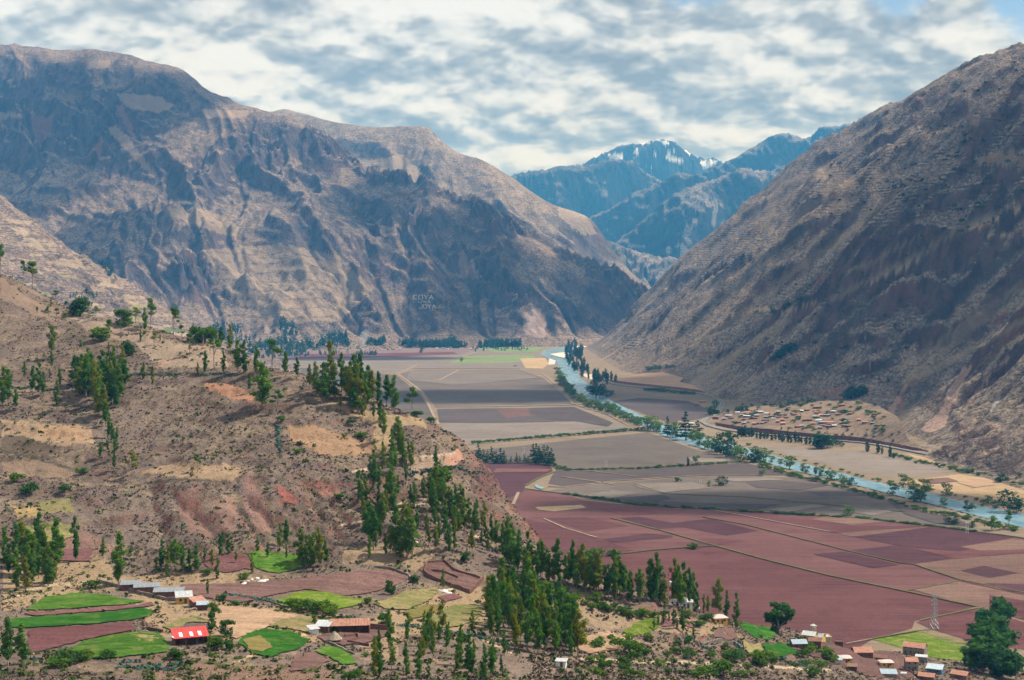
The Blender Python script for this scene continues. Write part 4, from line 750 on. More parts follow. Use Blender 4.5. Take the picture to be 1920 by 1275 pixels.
# small farmed terrace inside the road bend
TB = [(1143, 712, 5), (1180, 717, 6), (1230, 722, 6), (1280, 727, 6), (1315, 732, 5), (1325, 736, 3)]
fb = [gpt(a, b, c) for a, b, c in TB] + [gpt(a, b, c) for a, b, c in ((1300, 722, 9), (1275, 716, 10), (1290, 702, 16), (1250, 698, 16), (1205, 700, 12), (1165, 708, 8))]
me = bpy.data.meshes.new('farm_terrace'); me.from_pydata(fb, [], [tuple(range(len(fb)))]); me.update()
if me.polygons[0].normal.z < 0: me.flip_normals()
mesh_obj('farm_terrace', me, 'dry_field')['kind'] = 'structure'
bank('cut_bank', [gpt(a, b, c) for a, b, c in TB], out=5)
# fields of the hillside farms
for nm, P, mt in (('green_field', [(42, 1148), (75, 1126), (130, 1116), (200, 1120), (268, 1132), (200, 1140), (120, 1146)], 'crop_green'), ('plowed_strip', [(40, 1155), (120, 1149), (200, 1143), (278, 1134), (290, 1139), (200, 1150), (60, 1159)], 'soil_maroon_light'),
                  ('green_field', [(12, 1166), (60, 1161), (150, 1156), (265, 1144), (288, 1152), (262, 1164), (180, 1174), (50, 1183), (15, 1180)], 'crop_dark_green'), ('plowed_field', [(48, 1187), (180, 1177), (240, 1170), (246, 1186), (160, 1203), (60, 1228), (46, 1230)], 'soil_maroon'),
                  ('green_field', [(118, 1228), (150, 1207), (240, 1191), (290, 1190), (315, 1215), (310, 1228), (200, 1240), (150, 1241)], 'crop_green'), ('meadow', [(238, 1193), (286, 1192), (300, 1205), (262, 1212)], 'crop_patchy'), ('meadow', [(300, 1180), (330, 1167), (370, 1160), (392, 1172), (345, 1173), (320, 1190)], 'crop_patchy'),
                  ('plowed_field', [(322, 1187), (345, 1175), (375, 1173), (402, 1180), (388, 1190), (355, 1194), (325, 1198)], 'soil_or_shade_grey_dark'), ('green_field', [(443, 1210), (455, 1194), (485, 1184), (540, 1187), (578, 1206), (560, 1220), (500, 1240), (470, 1230)], 'crop_dark_green'),
                  ('meadow', [(510, 1168), (550, 1160), (585, 1165), (582, 1192), (540, 1184), (500, 1179)], 'crop_patchy'),
                  ('plowed_field', [(335, 1101), (450, 1098), (560, 1089), (650, 1076), (720, 1072), (768, 1085), (745, 1099), (700, 1113), (640, 1121), (570, 1109), (520, 1117), (450, 1134), (400, 1128), (350, 1118)], 'soil_brown'), ('green_field', [(505, 1133), (550, 1116), (575, 1112), (620, 1117), (684, 1129), (670, 1138), (625, 1148), (560, 1146)], 'crop_yellow_green'),
                  ('dry_field', [(400, 1139), (500, 1148), (560, 1160), (520, 1170), (490, 1184), (440, 1203), (408, 1190), (396, 1165)], 'dry_field'), ('green_field', [(462, 1042), (500, 1037), (560, 1045), (566, 1067), (520, 1078), (477, 1069)], 'crop_green'), ('plowed_field', [(375, 1047), (440, 1041), (461, 1044), (474, 1071), (400, 1077), (380, 1062)], 'soil_maroon_light'),
                  ('meadow', [(700, 1135), (760, 1112), (820, 1106), (810, 1124), (760, 1148), (720, 1145)], 'crop_patchy'), ('plowed_field', [(757, 1152), (800, 1137), (832, 1141), (800, 1158), (772, 1165)], 'crop_olive'), ('meadow', [(800, 1162), (850, 1137), (905, 1142), (900, 1160), (860, 1180), (812, 1184)], 'crop_patchy'), ('plowed_field', [(820, 1124), (850, 1116), (868, 1124), (836, 1134)], 'soil_maroon_light'),
                  ('green_field', [(588, 1226), (610, 1216), (640, 1222), (660, 1238), (668, 1250), (640, 1252), (620, 1240)], 'crop_green'), ('plowed_field', [(548, 1237), (586, 1228), (616, 1245), (590, 1262), (540, 1265)], 'soil_brown'), ('dry_field', [(1082, 1212), (1100, 1197), (1150, 1191), (1182, 1203), (1196, 1207), (1160, 1225), (1110, 1232), (1088, 1226)], 'dry_field'),
                  ('green_field', [(1170, 1190), (1195, 1171), (1240, 1161), (1236, 1180), (1215, 1192), (1190, 1197)], 'crop_yellow_green'), ('plowed_field', [(1243, 1161), (1290, 1166), (1320, 1180), (1240, 1181)], 'soil_maroon_light'), ('plowed_field', [(1345, 1186), (1375, 1181), (1386, 1199), (1370, 1206), (1340, 1200)], 'soil_brown'),
                  ('green_field', [(1392, 1181), (1420, 1176), (1460, 1190), (1455, 1200), (1410, 1196)], 'crop_dark_green'), ('meadow', [(1395, 1206), (1428, 1212), (1440, 1235), (1420, 1238), (1400, 1222)], 'crop_patchy'), ('green_field', [(1432, 1215), (1480, 1210), (1503, 1232), (1450, 1238)], 'crop_dark_green'),
                  ('meadow', [(42, 990), (130, 986), (140, 1008), (90, 1022), (46, 1010)], 'crop_patchy'), ('plowed_field', [(100, 1033), (170, 1031), (165, 1056), (106, 1054)], 'soil_maroon_light'), ('plowed_field', [(786, 1072), (800, 1058), (840, 1057), (858, 1074), (903, 1088), (880, 1113), (850, 1103), (800, 1085)], 'soil_brown'),
                  ('farmyard', [(592, 1198), (640, 1190), (735, 1184), (730, 1196), (680, 1212), (640, 1216), (605, 1208)], 'soil_brown'), ('farmyard', [(1560, 1206), (1600, 1215), (1640, 1222), (1700, 1240), (1720, 1275), (1640, 1275), (1600, 1262), (1560, 1250), (1490, 1222)], 'soil_brown')): draped(nm, P, mt)
draped('plowed_patch', [(452, 1206), (483, 1197), (510, 1220), (490, 1229), (466, 1225)], 'crop_olive', lift=.62)
# ------------------------------------------------------------------ trees and plants
def leaf_mat(name, a, b, c, trans=.35):
    m, t = new_mat(name); P = t.pos(); r = t.rnd()
    col = t.mix(t.ramp(r, 0, 1), a, b); col = t.mix(t.ramp(t.math('FRACT', t.math('MULTIPLY', r, 7.31)), .72, .95, 0, .8), col, c)
    n = t.noise(P, .45, 3, .6); col = t.mix(t.ramp(n, .35, .65, 0, .5), col, t.vscale(col, (.5, .55, .5)))
    n2 = t.noise(P, 2.2, 2, .6); col = t.mix(t.ramp(n2, .5, .7, 0, .55), col, t.vscale(col, (1.7, 1.6, 1.3)))
    d_ = t.node('ShaderNodeBsdfDiffuse', Color=col); tr = t.node('ShaderNodeBsdfTranslucent', Color=t.vscale(col, (1.3, 1.4, .7)))
    mx = t.n.new('ShaderNodeMixShader'); mx.inputs[0].default_value = trans; t.l.new(d_.outputs[0], mx.inputs[1]); t.l.new(tr.outputs[0], mx.inputs[2]); t.l.new(mx.outputs[0], t.out.inputs['Surface'])
leaf_mat('leaf_eucalyptus', (.058, .150, .028), (.120, .215, .028), (.22, .21, .025))
leaf_mat('leaf_willow', (.11, .18, .036), (.075, .14, .034), (.17, .19, .06))
leaf_mat('leaf_dark', (.024, .070, .028), (.036, .092, .032), (.042, .10, .044), .2)
leaf_mat('leaf_bush', (.055, .125, .022), (.11, .18, .025), (.040, .095, .028))
leaf_mat('leaf_broad', (.034, .092, .026), (.050, .120, .028), (.07, .14, .035), .25)
leaf_mat('leaf_far', (.022, .062, .034), (.034, .085, .036), (.05, .09, .03), .2)
leaf_mat('leaf_agave', (.060, .125, .115), (.085, .155, .13), (.05, .10, .09), .1)
m, t = new_mat('bark'); n = t.noise(t.pos(), 1.2, 4, .6); finish(t, t.mix(n, (.16, .125, .095), (.30, .255, .21)), .95)
def leaf_cloud(rs, clumps, nleaf, size):
    """clumps: (x, y, z, rx, ry, rz); small leaf faces fill each, thinner towards its middle"""
    tot = sum(c[3] * c[4] * c[5] for c in clumps) ; V = []; F = []
    for (cx, cy_, cz, rx, ry, rz) in clumps:
        n = max(6, int(nleaf * rx * ry * rz / tot)); u = rs.normal(size=(n, 3)); u /= np.linalg.norm(u, axis=1)[:, None]; r = rs.rand(n, 1) ** .38
        p = u * r * np.array([rx, ry, rz]) + np.array([cx, cy_, cz])
        nn = u + rs.normal(size=(n, 3)) * .75 + np.array([0, 0, .35]); nn /= np.linalg.norm(nn, axis=1)[:, None]
        a = np.cross(nn, rs.normal(size=(n, 3))); a /= np.linalg.norm(a, axis=1)[:, None] + 1e-9; b = np.cross(nn, a); s = size * (.6 + .8 * rs.rand(n, 1))
        q = np.stack([p - a * s - b * s * .6, p + a * s - b * s * .5, p + a * s * .8 + b * s * .7, p - a * s * .9 + b * s * .5], 1).reshape(-1, 3)
        k = sum(len(v) for v in V); V.append(q); F.append(np.arange(n * 4).reshape(n, 4) + k)
    return np.concatenate(V), np.concatenate(F)
def trunk_mesh(name, rs, h, r0, limbs, bend=.03):
    b = MB(); pts = []
    for k in range(6):
        f = k / 5; pts.append(Vector((h * bend * math.sin(f * 3 + rs.rand()) * f, h * bend * math.cos(f * 2.3) * f, h * f)))
    for k in range(5): b.tube(pts[k], pts[k + 1], r0 * (1 - .17 * k), r0 * (1 - .17 * (k + 1)), 6, k == 0)
    for (z0, dx, dy, dz) in limbs:
        f = z0 / h; i = min(4, int(f * 5)); p = pts[i].lerp(pts[i + 1], f * 5 - i); e = p + Vector((dx, dy, dz)); b.tube(p, e, r0 * .42, r0 * .14, 5, False)
    return b.mesh(name, True)
def tree_proto(kind, seed, nleaf):
    """unit-height tree data: (trunk mesh, crown mesh)"""
    rs = np.random.RandomState(seed); cl = []; limbs = []
    if kind == 'eucalyptus':      # tall and narrow, ragged clumps with gaps
        base = rs.uniform(.10, .34); n = rs.randint(16, 23); wd = rs.uniform(.085, .14)
        for i in range(n):
            f = (i + rs.rand() * .8) / n; z = base + (1 - base) * f * .95; w_ = wd * (math.sin(min(1, f * .80 + .2) * math.pi) ** .5 * .95 + .12); a = rs.rand() * 6.28; o = rs.rand() * w_ * .9
            cl.append((o * math.cos(a), o * math.sin(a), z, w_ * rs.uniform(.40, .70), w_ * rs.uniform(.40, .70), rs.uniform(.045, .08))); limbs.append((max(.08, z - .10), o * math.cos(a), o * math.sin(a), .08))
        cl.append((0, 0, .93, wd * .42, wd * .42, .075)); r0 = .012; sz = .0125
    elif kind == 'open':          # older gum with spreading bare limbs and separate leafy heads
        base = .42; wd = rs.uniform(.2, .3)
        for i in range(rs.randint(7, 10)):
            f = rs.rand(); z = base + .52 * f; a = rs.rand() * 6.28; o = wd * (.35 + .65 * rs.rand()) * (1.1 - f * .8); s = rs.uniform(.07, .13); cl.append((o * math.cos(a), o * math.sin(a), z, s, s, s * .62)); limbs.append((max(.2, z - .28), o * math.cos(a), o * math.sin(a), .26))
        cl.append((0, 0, .9, .11, .11, .09)); r0 = .017; sz = .017
    elif kind == 'round':
        for i in range(rs.randint(14, 20)):
            a = rs.rand() * 6.28; z = rs.uniform(.12, .86); o = .30 * math.sqrt(rs.rand()) * math.sin(max(.15, min(1, z)) * math.pi) ** .5; s = rs.uniform(.11, .19); cl.append((o * math.cos(a), o * math.sin(a), z, s, s, s * .8)); limbs.append((.15, o * .8 * math.cos(a), o * .8 * math.sin(a), z - .2))
        r0 = .028; sz = .035
    elif kind == 'poplar':
        for i in range(9):
            f = i / 8; w_ = .13 * math.sin(min(1, f * .85 + .2) * math.pi) ** .6 + .02; cl.append((rs.normal() * .02, rs.normal() * .02, .12 + .84 * f, w_, w_, .09)); limbs.append((.1 + .7 * f, w_ * .5, 0, .1))
        r0 = .016; sz = .03
    elif kind == 'pine':
        for i in range(9):
            f = i / 8; w_ = .21 * (1 - f) ** .8 + .025
            for k in range(3): a = rs.rand() * 6.28; cl.append((w_ * .5 * math.cos(a), w_ * .5 * math.sin(a), .14 + .82 * f, w_ * .62, w_ * .62, .035)); limbs.append((.14 + .78 * f, w_ * .8 * math.cos(a), w_ * .8 * math.sin(a), -.01))
        r0 = .016; sz = .028
    else:                         # bush: many stems from the ground
        for i in range(rs.randint(7, 11)):
            a = rs.rand() * 6.28; o = .45 * math.sqrt(rs.rand()); z = rs.uniform(.3, .72); s = rs.uniform(.2, .33); cl.append((o * math.cos(a), o * math.sin(a), z, s, s, s * .85)); limbs.append((.05, o * math.cos(a), o * math.sin(a), z * .8))
        r0 = .03; sz = .06
    V, F = leaf_cloud(rs, cl, nleaf, sz); return trunk_mesh('trunk', rs, .93 if kind not in ('round', 'bush') else .45, r0, limbs[:9]), np_mesh('crown', V, F)
PROTO = {}
def protos(kind, name, cat, mat, n, nleaf, seed):
    L = []
    for i in range(n):
        tm, cm = tree_proto(kind, seed + i, nleaf); tm.materials.append(MATS['bark']); cm.materials.append(MATS[mat]); L.append((tm, cm))
    PROTO[name + '/' + kind + '/' + mat] = L; return (name, cat, L)
EU = protos('eucalyptus', 'eucalyptus_tree', 'tree', 'leaf_eucalyptus', 12, 2300, 100)
YG = ("slope_eucalyptus", "tree", EU[2])  # same gums as EU, planted in the groups on the slopes
EO = protos('open', 'eucalyptus_tree', 'tree', 'leaf_eucalyptus', 6, 1000, 130)
WI = protos('round', 'willow_tree', 'tree', 'leaf_willow', 6, 420, 150)
DK = protos('round', 'broadleaf_tree', 'tree', 'leaf_dark', 5, 420, 170)
PO = protos('poplar', 'poplar_tree', 'tree', 'leaf_far', 5, 380, 190)
PI = protos('pine', 'pine_tree', 'tree', 'leaf_dark', 5, 420, 210)
BU = protos('bush', 'bush', 'bush', 'leaf_bush', 8, 420, 230)
HS = ('hedge_shrub', 'shrub', BU[2])
BR = protos('round', 'broadleaf_tree', 'tree', 'leaf_bush', 5, 1100, 250)
BG = protos('round', 'broadleaf_tree', 'tree', 'leaf_broad', 5, 1500, 270)
PR = random.Random(11)
def plant(kit, loc, h, label, group=None, widen=1.0):
    name, cat, L = kit; tm, cm = PR.choice(L); o = empty(name, (loc[0], loc[1], loc[2] - .02 * h), PR.random() * 6.28, label, cat, group)
    h = h * (1.1 if kit in (EU, YG) else 1.0) * PR.uniform(.86, 1.16); w_ = h * widen * (1.02 if kit in (EU, YG, PO) else 1.15) * PR.uniform(.8, 1.25); o.scale = (w_, w_, h)
    if h / max(loc[1], 1) * FPX * .53 >= 5 or kit in (EU, EO, YG): mesh_obj('trunk', tm, None, o)
    mesh_obj('crown', cm, None, o); return o
def hp(loc, hpx): return hpx / FPX * loc[1]
def hill_trees(kit, L, label, group=None, widen=1.0):
    for (px, py, h) in L:
        q = on_hill(px, py); plant(kit, q, hp(q, h), label, group or None, widen)
def rand_in(poly, n, seed, mind=0.0):
    r = random.Random(seed); xs = [p[0] for p in poly]; ys = [p[1] for p in poly]; out = []
    g = 0
    while len(out) < n and g < 20000:
        g += 1; a = r.uniform(min(xs), max(xs)); b = r.uniform(min(ys), max(ys))
        if inpoly(np.array([a]), np.array([b]), poly)[0] and all(math.hypot((a - c) , (b - d_) * 1.6) > mind for c, d_ in out): out.append((a, b))
    return out
def grove(kit, poly, n, h0, h1, seed, label, group, mind=6, widen=1.0, sur=None):
    r = random.Random(seed + 1)
    for (a, b) in rand_in(poly, n, seed, mind):
        q = (sur or on_hill)(a, b); plant(kit, q, hp(q, r.uniform(h0, h1)), label, group, widen)
E_ = EU
# single trees that stand out
for kit, px, py, h, lab, wd in (
    (EO, 61, 536, 48, 'dark open-crowned tree leaning over the bare skyline at the far left', 1.0), (EO, 44, 528, 44, 'small-headed tree behind the dark one on the upper left skyline', .7), (EO, 3, 520, 62, 'dark tree cut by the left edge of the view on the skyline', .8),
    (EO, 105, 560, 22, 'low spreading tree on the skyline between the bare slope and the big dark tree', 1.6), (BR, 152, 592, 50, 'largest round dark tree on the left skyline', 1.0), (EO, 124, 590, 30, 'small flat-topped tree just left of the largest skyline tree', 1.0), (EO, 254, 590, 36, 'umbrella-shaped pale-stemmed tree on the skyline', 1.2),
    (EO, 282, 618, 62, 'tall ragged tree with layered crown on the skyline above the dry field', .8), (EO, 325, 620, 52, 'ragged tree with a pointed top where the skyline bends down', 1.0), (BR, 385, 634, 44, 'wide dark green tree mass on the skyline', 1.25), (EU, 414, 640, 40, 'narrow dark tree left of its twin at the skyline end', 1.2), (EU, 431, 646, 46, 'narrow pointed tree at the right end of the skyline row', 1.2),
    (BR, 186, 638, 36, 'round tree on the slope below the left skyline', 1.1), (EO, 205, 622, 26, 'small round-headed tree just under the skyline', 1.0), (BR, 232, 612, 34, 'dark round tree touching the skyline', 1.2), (EU, 271, 626, 42, 'narrow tree in front of the ragged skyline tree', 1.0), (EO, 289, 648, 32, 'forked tree standing alone on the open brown slope', 1.1), (BR, 238, 668, 38, 'round dark tree above the pale green grove', 1.0), (EO, 355, 664, 44, 'leaning tree with two leafy heads on the tan slope', 1.0), (EO, 401, 692, 68, 'tall thin tree with a bare lower stem near the earth road', .6),
    (EO, 510, 694, 68, 'large open-crowned gum on the ridge left of the plain', 1.0), (EU, 490, 768, 76, 'dense tall tree below the ridge beside the old red field', 1.3), (EO, 520, 776, 42, 'small open tree right of the dense tall one below the ridge', 1.1), (EU, 618, 742, 94, 'tallest gum of the ridge group with a bent top', 1.0), (EU, 675, 752, 92, 'second tallest gum near the middle of the ridge group', 1.1), (EO, 773, 776, 58, 'last gum on the right end of the ridge with a knobby crown', 1.1), (EU, 718, 826, 54, 'dark gum standing below the ridge group on dry grass', 1.1),
    (EO, 245, 892, 48, 'thin open tree on the bare bench left of the red bank', .8), (EO, 368, 886, 40, 'lone small tree on the pale bench above the red bank', 1.0), (EU, 137, 1056, 72, 'dark columnar tree standing alone above the left fields', .8), (EU, 190, 1050, 40, 'short dark tree between the columnar tree and the yellow one', .9), (EU, 219, 1102, 84, 'bright yellow-green tree beside the long low sheds', 1.0),
    (EU, 8, 1262, 110, 'big dark tree in the lower left corner cut by the frame', 1.1), (EU, 34, 1250, 78, 'bushy dark tree at the left edge of the maroon field', 1.4), (BR, 395, 1166, 30, 'round dark tree beside the tin-roofed outbuilding', 1.0), (BR, 392, 1185, 26, 'round tree just below the tin-roofed outbuilding', 1.0), (BR, 423, 1196, 32, 'round tree between the dry field and the red roof', 1.0),
    (BR, 400, 1224, 34, 'round green tree right of the red-roofed building', 1.2), (BR, 424, 1222, 26, 'smaller round tree right of the red-roofed building', 1.1), (BR, 325, 1242, 30, 'dark tree below the left end of the red roof', 1.2), (BR, 718, 1182, 36, 'large round tree at the right end of the long tiled house', 1.25), (BR, 608, 1182, 20, 'round clipped-looking tree at the left end of the long tiled house', 1.3), (BR, 588, 1172, 16, 'small dark tree left of the white tin roofs', .9),
    (BR, 730, 1118, 26, 'round bush-like tree at the tip of the large brown field', 1.0), (BR, 689, 1136, 18, 'round tree on the edge of the bright green field', 1.1), (BR, 775, 1094, 18, 'small tree on the wall corner by the adobe ruin', 1.1), (EU, 830, 1112, 46, 'thin autumn-coloured tree inside the adobe ruin', .6), (EU, 829, 1182, 50, 'yellowish poplar-shaped tree in the patchy field', .9), (BR, 871, 1056, 26, 'round green bush-like tree on the path below the nose of the hill', 1.2),
    (BG, 1463, 1192, 66, 'large dark tree right of the white cottages', 1.0), (EU, 1568, 1206, 50, 'tall thin dark tree behind the beige walled yard', .9), (EO, 1550, 1202, 34, 'spreading tree left of the thin one behind the beige yard', 1.1), (EO, 1294, 1252, 60, 'ragged dark tree rising from the path at the bottom', 1.0), (EU, 1696, 1222, 28, 'small dark fir in the bright green field behind the tiled roofs', 1.3), (EU, 1645, 1212, 16, 'small tree at the left corner of the bright green field', 1.2)):
    q = on_hill(px, py); plant(kit, q, hp(q, h), lab, None, wd)
for L, lab, grp, kit, *wdn in (
    ([(150, 655, 18), (203, 664, 22), (98, 668, 60), (263, 642, 24), (300, 640, 16)], 'small green tree scattered on the brown slope under the skyline', 'small trees under the left skyline', YG),
    ([(384, 702, 42), (370, 704, 26), (418, 704, 38), (445, 702, 62), (458, 700, 58), (467, 736, 30), (362, 624, 26)], 'slim gum along the hedge of the upper bench', 'gums along the upper hedge', EU),
    ([(480, 702, 50), (535, 706, 48), (556, 710, 40), (580, 730, 50), (607, 754, 64), (640, 734, 62), (648, 742, 52), (664, 752, 76), (670, 772, 72), (696, 760, 70), (709, 762, 62), (725, 762, 54), (739, 770, 60), (638, 767, 22), (662, 774, 40), (679, 784, 32), (700, 788, 34), (711, 792, 50), (595, 748, 42), (628, 748, 50), (655, 760, 60), (685, 762, 58), (590, 735, 50), (683, 775, 40), (657, 748, 66), (690, 745, 58)], 'dark gum in the tall group crowning the ridge', 'gums crowning the ridge', EU, 1.1),
    ([(197, 800, 40), (203, 822, 44), (208, 834, 36), (213, 858, 40), (212, 884, 38), (186, 860, 26), (200, 845, 28), (195, 780, 44), (217, 830, 30)], 'gum in the single file running down from the pale grove', 'file of gums below the grove', YG),
    ([(105, 768, 46), (110, 726, 40), (285, 730, 40), (268, 717, 32), (60, 740, 50), (72, 735, 48), (80, 742, 40), (5, 765, 72), (14, 760, 60), (28, 770, 40), (45, 712, 36), (95, 690, 36)], 'pale green gum on the far left of the middle slope', 'gums on the far left slope', YG),
    ([(734, 852, 46), (750, 862, 56), (738, 884, 42), (771, 872, 42), (755, 875, 50), (765, 850, 30), (817, 884, 46), (745, 840, 50)], 'bright gum in the gully right of the dry field', 'gums in the upper gully', YG),
    ([(672, 942, 64), (685, 948, 62), (694, 898, 42), (709, 932, 64), (734, 958, 94), (738, 962, 36), (775, 948, 38), (794, 938, 42), (811, 972, 62), (817, 978, 42), (756, 984, 48), (766, 988, 42), (715, 992, 46), (691, 1022, 80), (699, 1032, 76), (742, 1042, 84), (762, 1047, 88), (772, 1050, 68), (722, 1050, 50), (691, 1052, 50), (799, 994, 38), (752, 1046, 70), (730, 1044, 60), (705, 1000, 50), (680, 985, 44)], 'slender gum on the slope below the forked path', 'gums below the forked path', YG),
    ([(841, 962, 46), (853, 962, 52), (868, 972, 52), (879, 982, 48), (893, 978, 36), (848, 992, 38), (860, 997, 40), (907, 994, 46), (851, 1034, 40), (882, 1029, 26), (903, 1024, 30), (921, 1022, 48), (930, 1032, 54), (942, 1042, 54), (952, 1037, 62), (835, 948, 40), (846, 975, 50), (870, 995, 44), (888, 1000, 36), (915, 1040, 40), (825, 900, 40), (830, 925, 44), (862, 950, 44)], 'olive-tinted gum on the flank of the rocky nose', 'gums on the flank of the nose', YG),
    ([(300, 1072, 48), (312, 1062, 40), (325, 1070, 56), (340, 1078, 50), (352, 1068, 34), (365, 1074, 44), (381, 1060, 30), (309, 1084, 32), (290, 1078, 30), (395, 1070, 40), (332, 1050, 30), (318, 1048, 34), (410, 1052, 40), (405, 1088, 34), (386, 1118, 26)], 'slim green tree in the row above the long sheds', 'trees above the long sheds', EU),
    ([(562, 1062, 58), (572, 1068, 62), (585, 1066, 60), (598, 1072, 60), (608, 1064, 50), (578, 1052, 50), (595, 1056, 54)], 'dark tree in the tight clump above the brown field', 'clump above the brown field', EU),
    ([(425, 1040, 34), (480, 1042, 34), (522, 1030, 44), (535, 1028, 50), (500, 1048, 28), (470, 1078, 34), (440, 1058, 22), (415, 1025, 28), (535, 1050, 30)], 'small tree along the foot of the red bank', 'trees at the foot of the red bank', EU),
    ([(1350, 1162, 62), (1365, 1168, 64), (1383, 1182, 70), (1358, 1152, 46), (1410, 1158, 40), (1426, 1166, 56), (1436, 1160, 46), (1322, 1152, 40), (1330, 1148, 34), (1418, 1172, 30)], 'dark tall gum behind the yellow cottage', 'gums behind the yellow cottage', EU),
    ([(1222, 1128, 66), (1232, 1134, 82), (1240, 1136, 70), (1266, 1136, 72), (1274, 1140, 82), (1284, 1136, 70), (1294, 1144, 78), (1302, 1140, 66), (1308, 1152, 60), (1248, 1140, 44), (1278, 1150, 60)], 'big dark gum beside the red and white mast', 'gums beside the mast', EU),
    ([(1236, 1178, 26), (1246, 1176, 24), (1265, 1182, 34), (1272, 1184, 20), (1282, 1190, 42), (1303, 1200, 24), (1256, 1170, 18), (1228, 1186, 20)], 'young tree in the sparse row beside the small green field', 'young trees by the small green field', YG),
    ([(1848, 1240, 100), (1862, 1232, 112), (1878, 1248, 90), (1836, 1228, 70), (1892, 1244, 66), (1870, 1262, 84), (1850, 1268, 76), (1886, 1276, 72), (1830, 1262, 60), (1903, 1270, 56)], 'dark tree of the great clump at the lower right corner', 'great clump at the lower right', BG)): hill_trees(kit, L, lab, grp, *wdn)
grove(EU, [(125, 705), (235, 700), (240, 745), (205, 780), (170, 778), (140, 750)], 34, 44, 62, 1, 'pale green gum in the dense grove on the left slope', 'dense grove on the left slope', 7, 1.25)
grove(EU, [(0, 1050), (60, 1040), (112, 1060), (100, 1100), (60, 1112), (20, 1110), (0, 1118)], 24, 52, 78, 2, 'gum in the dense stand at the left edge above the first field', 'stand at the left edge', 8, 1.15)
for i, (a, b) in enumerate(sorted(rand_in([(950, 1050), (1010, 1082), (1120, 1104), (1210, 1124), (1245, 1140), (1180, 1136), (1060, 1106), (990, 1090), (930, 1068)], 46, 3, 6))):
    q = on_hill(a, b); plant(EU, q, hp(q, PR.uniform(48, 76)), 'gum in the long belt along the brink above the plain', 'belt of gums along the brink', 1.05)
grove(EU, [(912, 1150), (940, 1128), (985, 1130), (1040, 1160), (1075, 1200), (1090, 1238), (1040, 1240), (960, 1222), (915, 1196)], 66, 58, 84, 4, 'tall gum in the dense wood at the bottom centre', 'dense wood at the bottom centre', 7, 1.0)
grove(YG, [(690, 880), (760, 862), (850, 930), (925, 1000), (905, 1045), (700, 1048), (660, 960)], 46, 30, 58, 41, 'slim young gum scattered on the right flank of the hill', 'young gums on the right flank', 11, .9)
grove(EO, [(70, 575), (130, 588), (300, 625), (440, 650), (440, 668), (250, 650), (60, 600)], 20, 16, 34, 42, 'small dark tree strung along the upper left crest', 'small trees on the crest', 14, 1.1)
grove(YG, [(700, 1210), (800, 1185), (900, 1190), (960, 1230), (1000, 1270), (900, 1285), (700, 1285)], 34, 34, 66, 5, 'young gum on the scrubby slope below the tiled house', 'young gums on the scrubby slope', 10, .95)
# bushes on the hillside
for (px, py, h, lab) in ((1172, 1226, 34, 'large green bush left of the dry round field edge'), (1202, 1230, 22, 'low round bush right of the large one by the dry field'), (1216, 1205, 16, 'bright bush beside the small olive field'), (1375, 1246, 30, 'round bush below the brown plot'), (1415, 1246, 26, 'rounded bush under the patchy meadow'), (1406, 1262, 18, 'low bright bush on the lower path'), (1360, 1272, 34, 'bright round bush cut by the bottom edge'), (1525, 1230, 26, 'leafy bush group member left of the brick yard'), (1508, 1236, 22, 'leafy bush by the farm track'), (1545, 1238, 22, 'bright green bush above the yellow house'), (1566, 1246, 18, 'small bush touching the yellow house wall'),
    (1310, 1275, 22, 'low bush at the bottom edge left of the bright one'), (1528, 1276, 22, 'wide low bush at the bottom edge'), (1136, 1258, 20, 'pale green bush on the bottom slope right of the white hut'), (1174, 1250, 22, 'bushy shrub beside the bottom path'), (1450, 1250, 20, 'shrub beside the stone-edged path'), (165, 1106, 18, 'round bush at the corner of the first green field'), (125, 1250, 36, 'tangled green bush below the striped fields'), (150, 1244, 26, 'smaller bush right of the tangled one'), (198, 1240, 24, 'bush under the third green field'), (100, 1256, 26, 'bush at the foot of the maroon field'),
    (563, 1148, 26, 'dark bush in the hedge below the bright field'), (580, 1152, 24, 'second dark bush in the hedge below the bright field'), (600, 1156, 26, 'rounded bush at the middle of that hedge'), (545, 1142, 20, 'first bush of the hedge at its left end'), (624, 1156, 18, 'last bush of the hedge near the tiled house'), (612, 1150, 22, 'tall bush between the hedge and the field'), (412, 1130, 14, 'round bush on the rim of the brown field'), (440, 1138, 12, 'small bush beside it on the rim of the brown field'), (384, 1078, 14, 'bright bush in front of the maroon plot'), (345, 1074, 14, 'bright green bush in front of the tree row'),
    (452, 1088, 12, 'low bush among white stones'), (30, 905, 26, 'yellow-green bush at the left edge of the middle slope'), (48, 930, 30, 'green bush below the yellow-green one'), (120, 925, 20, 'round bush on the small terrace'), (150, 890, 14, 'pale shrub on the terrace lip'), (526, 790, 12, 'yellow bush beside the dry field top'), (556, 852, 12, 'small green shrub below the dry field'), (678, 822, 14, 'solitary shrub in the brown scrub'), (656, 796, 12, 'light shrub near the ridge group'), (782, 782, 14, 'yellow-green bush at the ridge end'), (808, 786, 14, 'rounded bush on the shoulder above the plain'), (636, 938, 16, 'green bush on the red slope'), (560, 835, 10, 'dark little bush on the scrub'),
    (500, 922, 10, 'small bush above the pink gully'), (830, 905, 34, 'wide dark bush beneath the thin tree on the terrace'), (1000, 1110, 16, 'shrub by the curving hedge'), (1045, 1125, 20, 'dark shrub in the hedge under the belt of gums'), (1075, 1135, 20, 'dark shrub lower along the same hedge'), (1110, 1146, 16, 'low shrub at the hedge end'), (1520, 1225, 12, 'low green shrub in the farmyard'), (1745, 1180, 12, 'bush at the foot of the lattice tower'), (1720, 1176, 14, 'round bush at the left end of the green strip'), (680, 1236, 10, 'shrub beside the track to the hut'), (655, 1282, 26, 'small tree-like bush at the bottom edge')):
    q = on_hill(px, py, d1=1500) if py > 560 else None; plant(BU, q, hp(q, h), lab, None, 1.15)
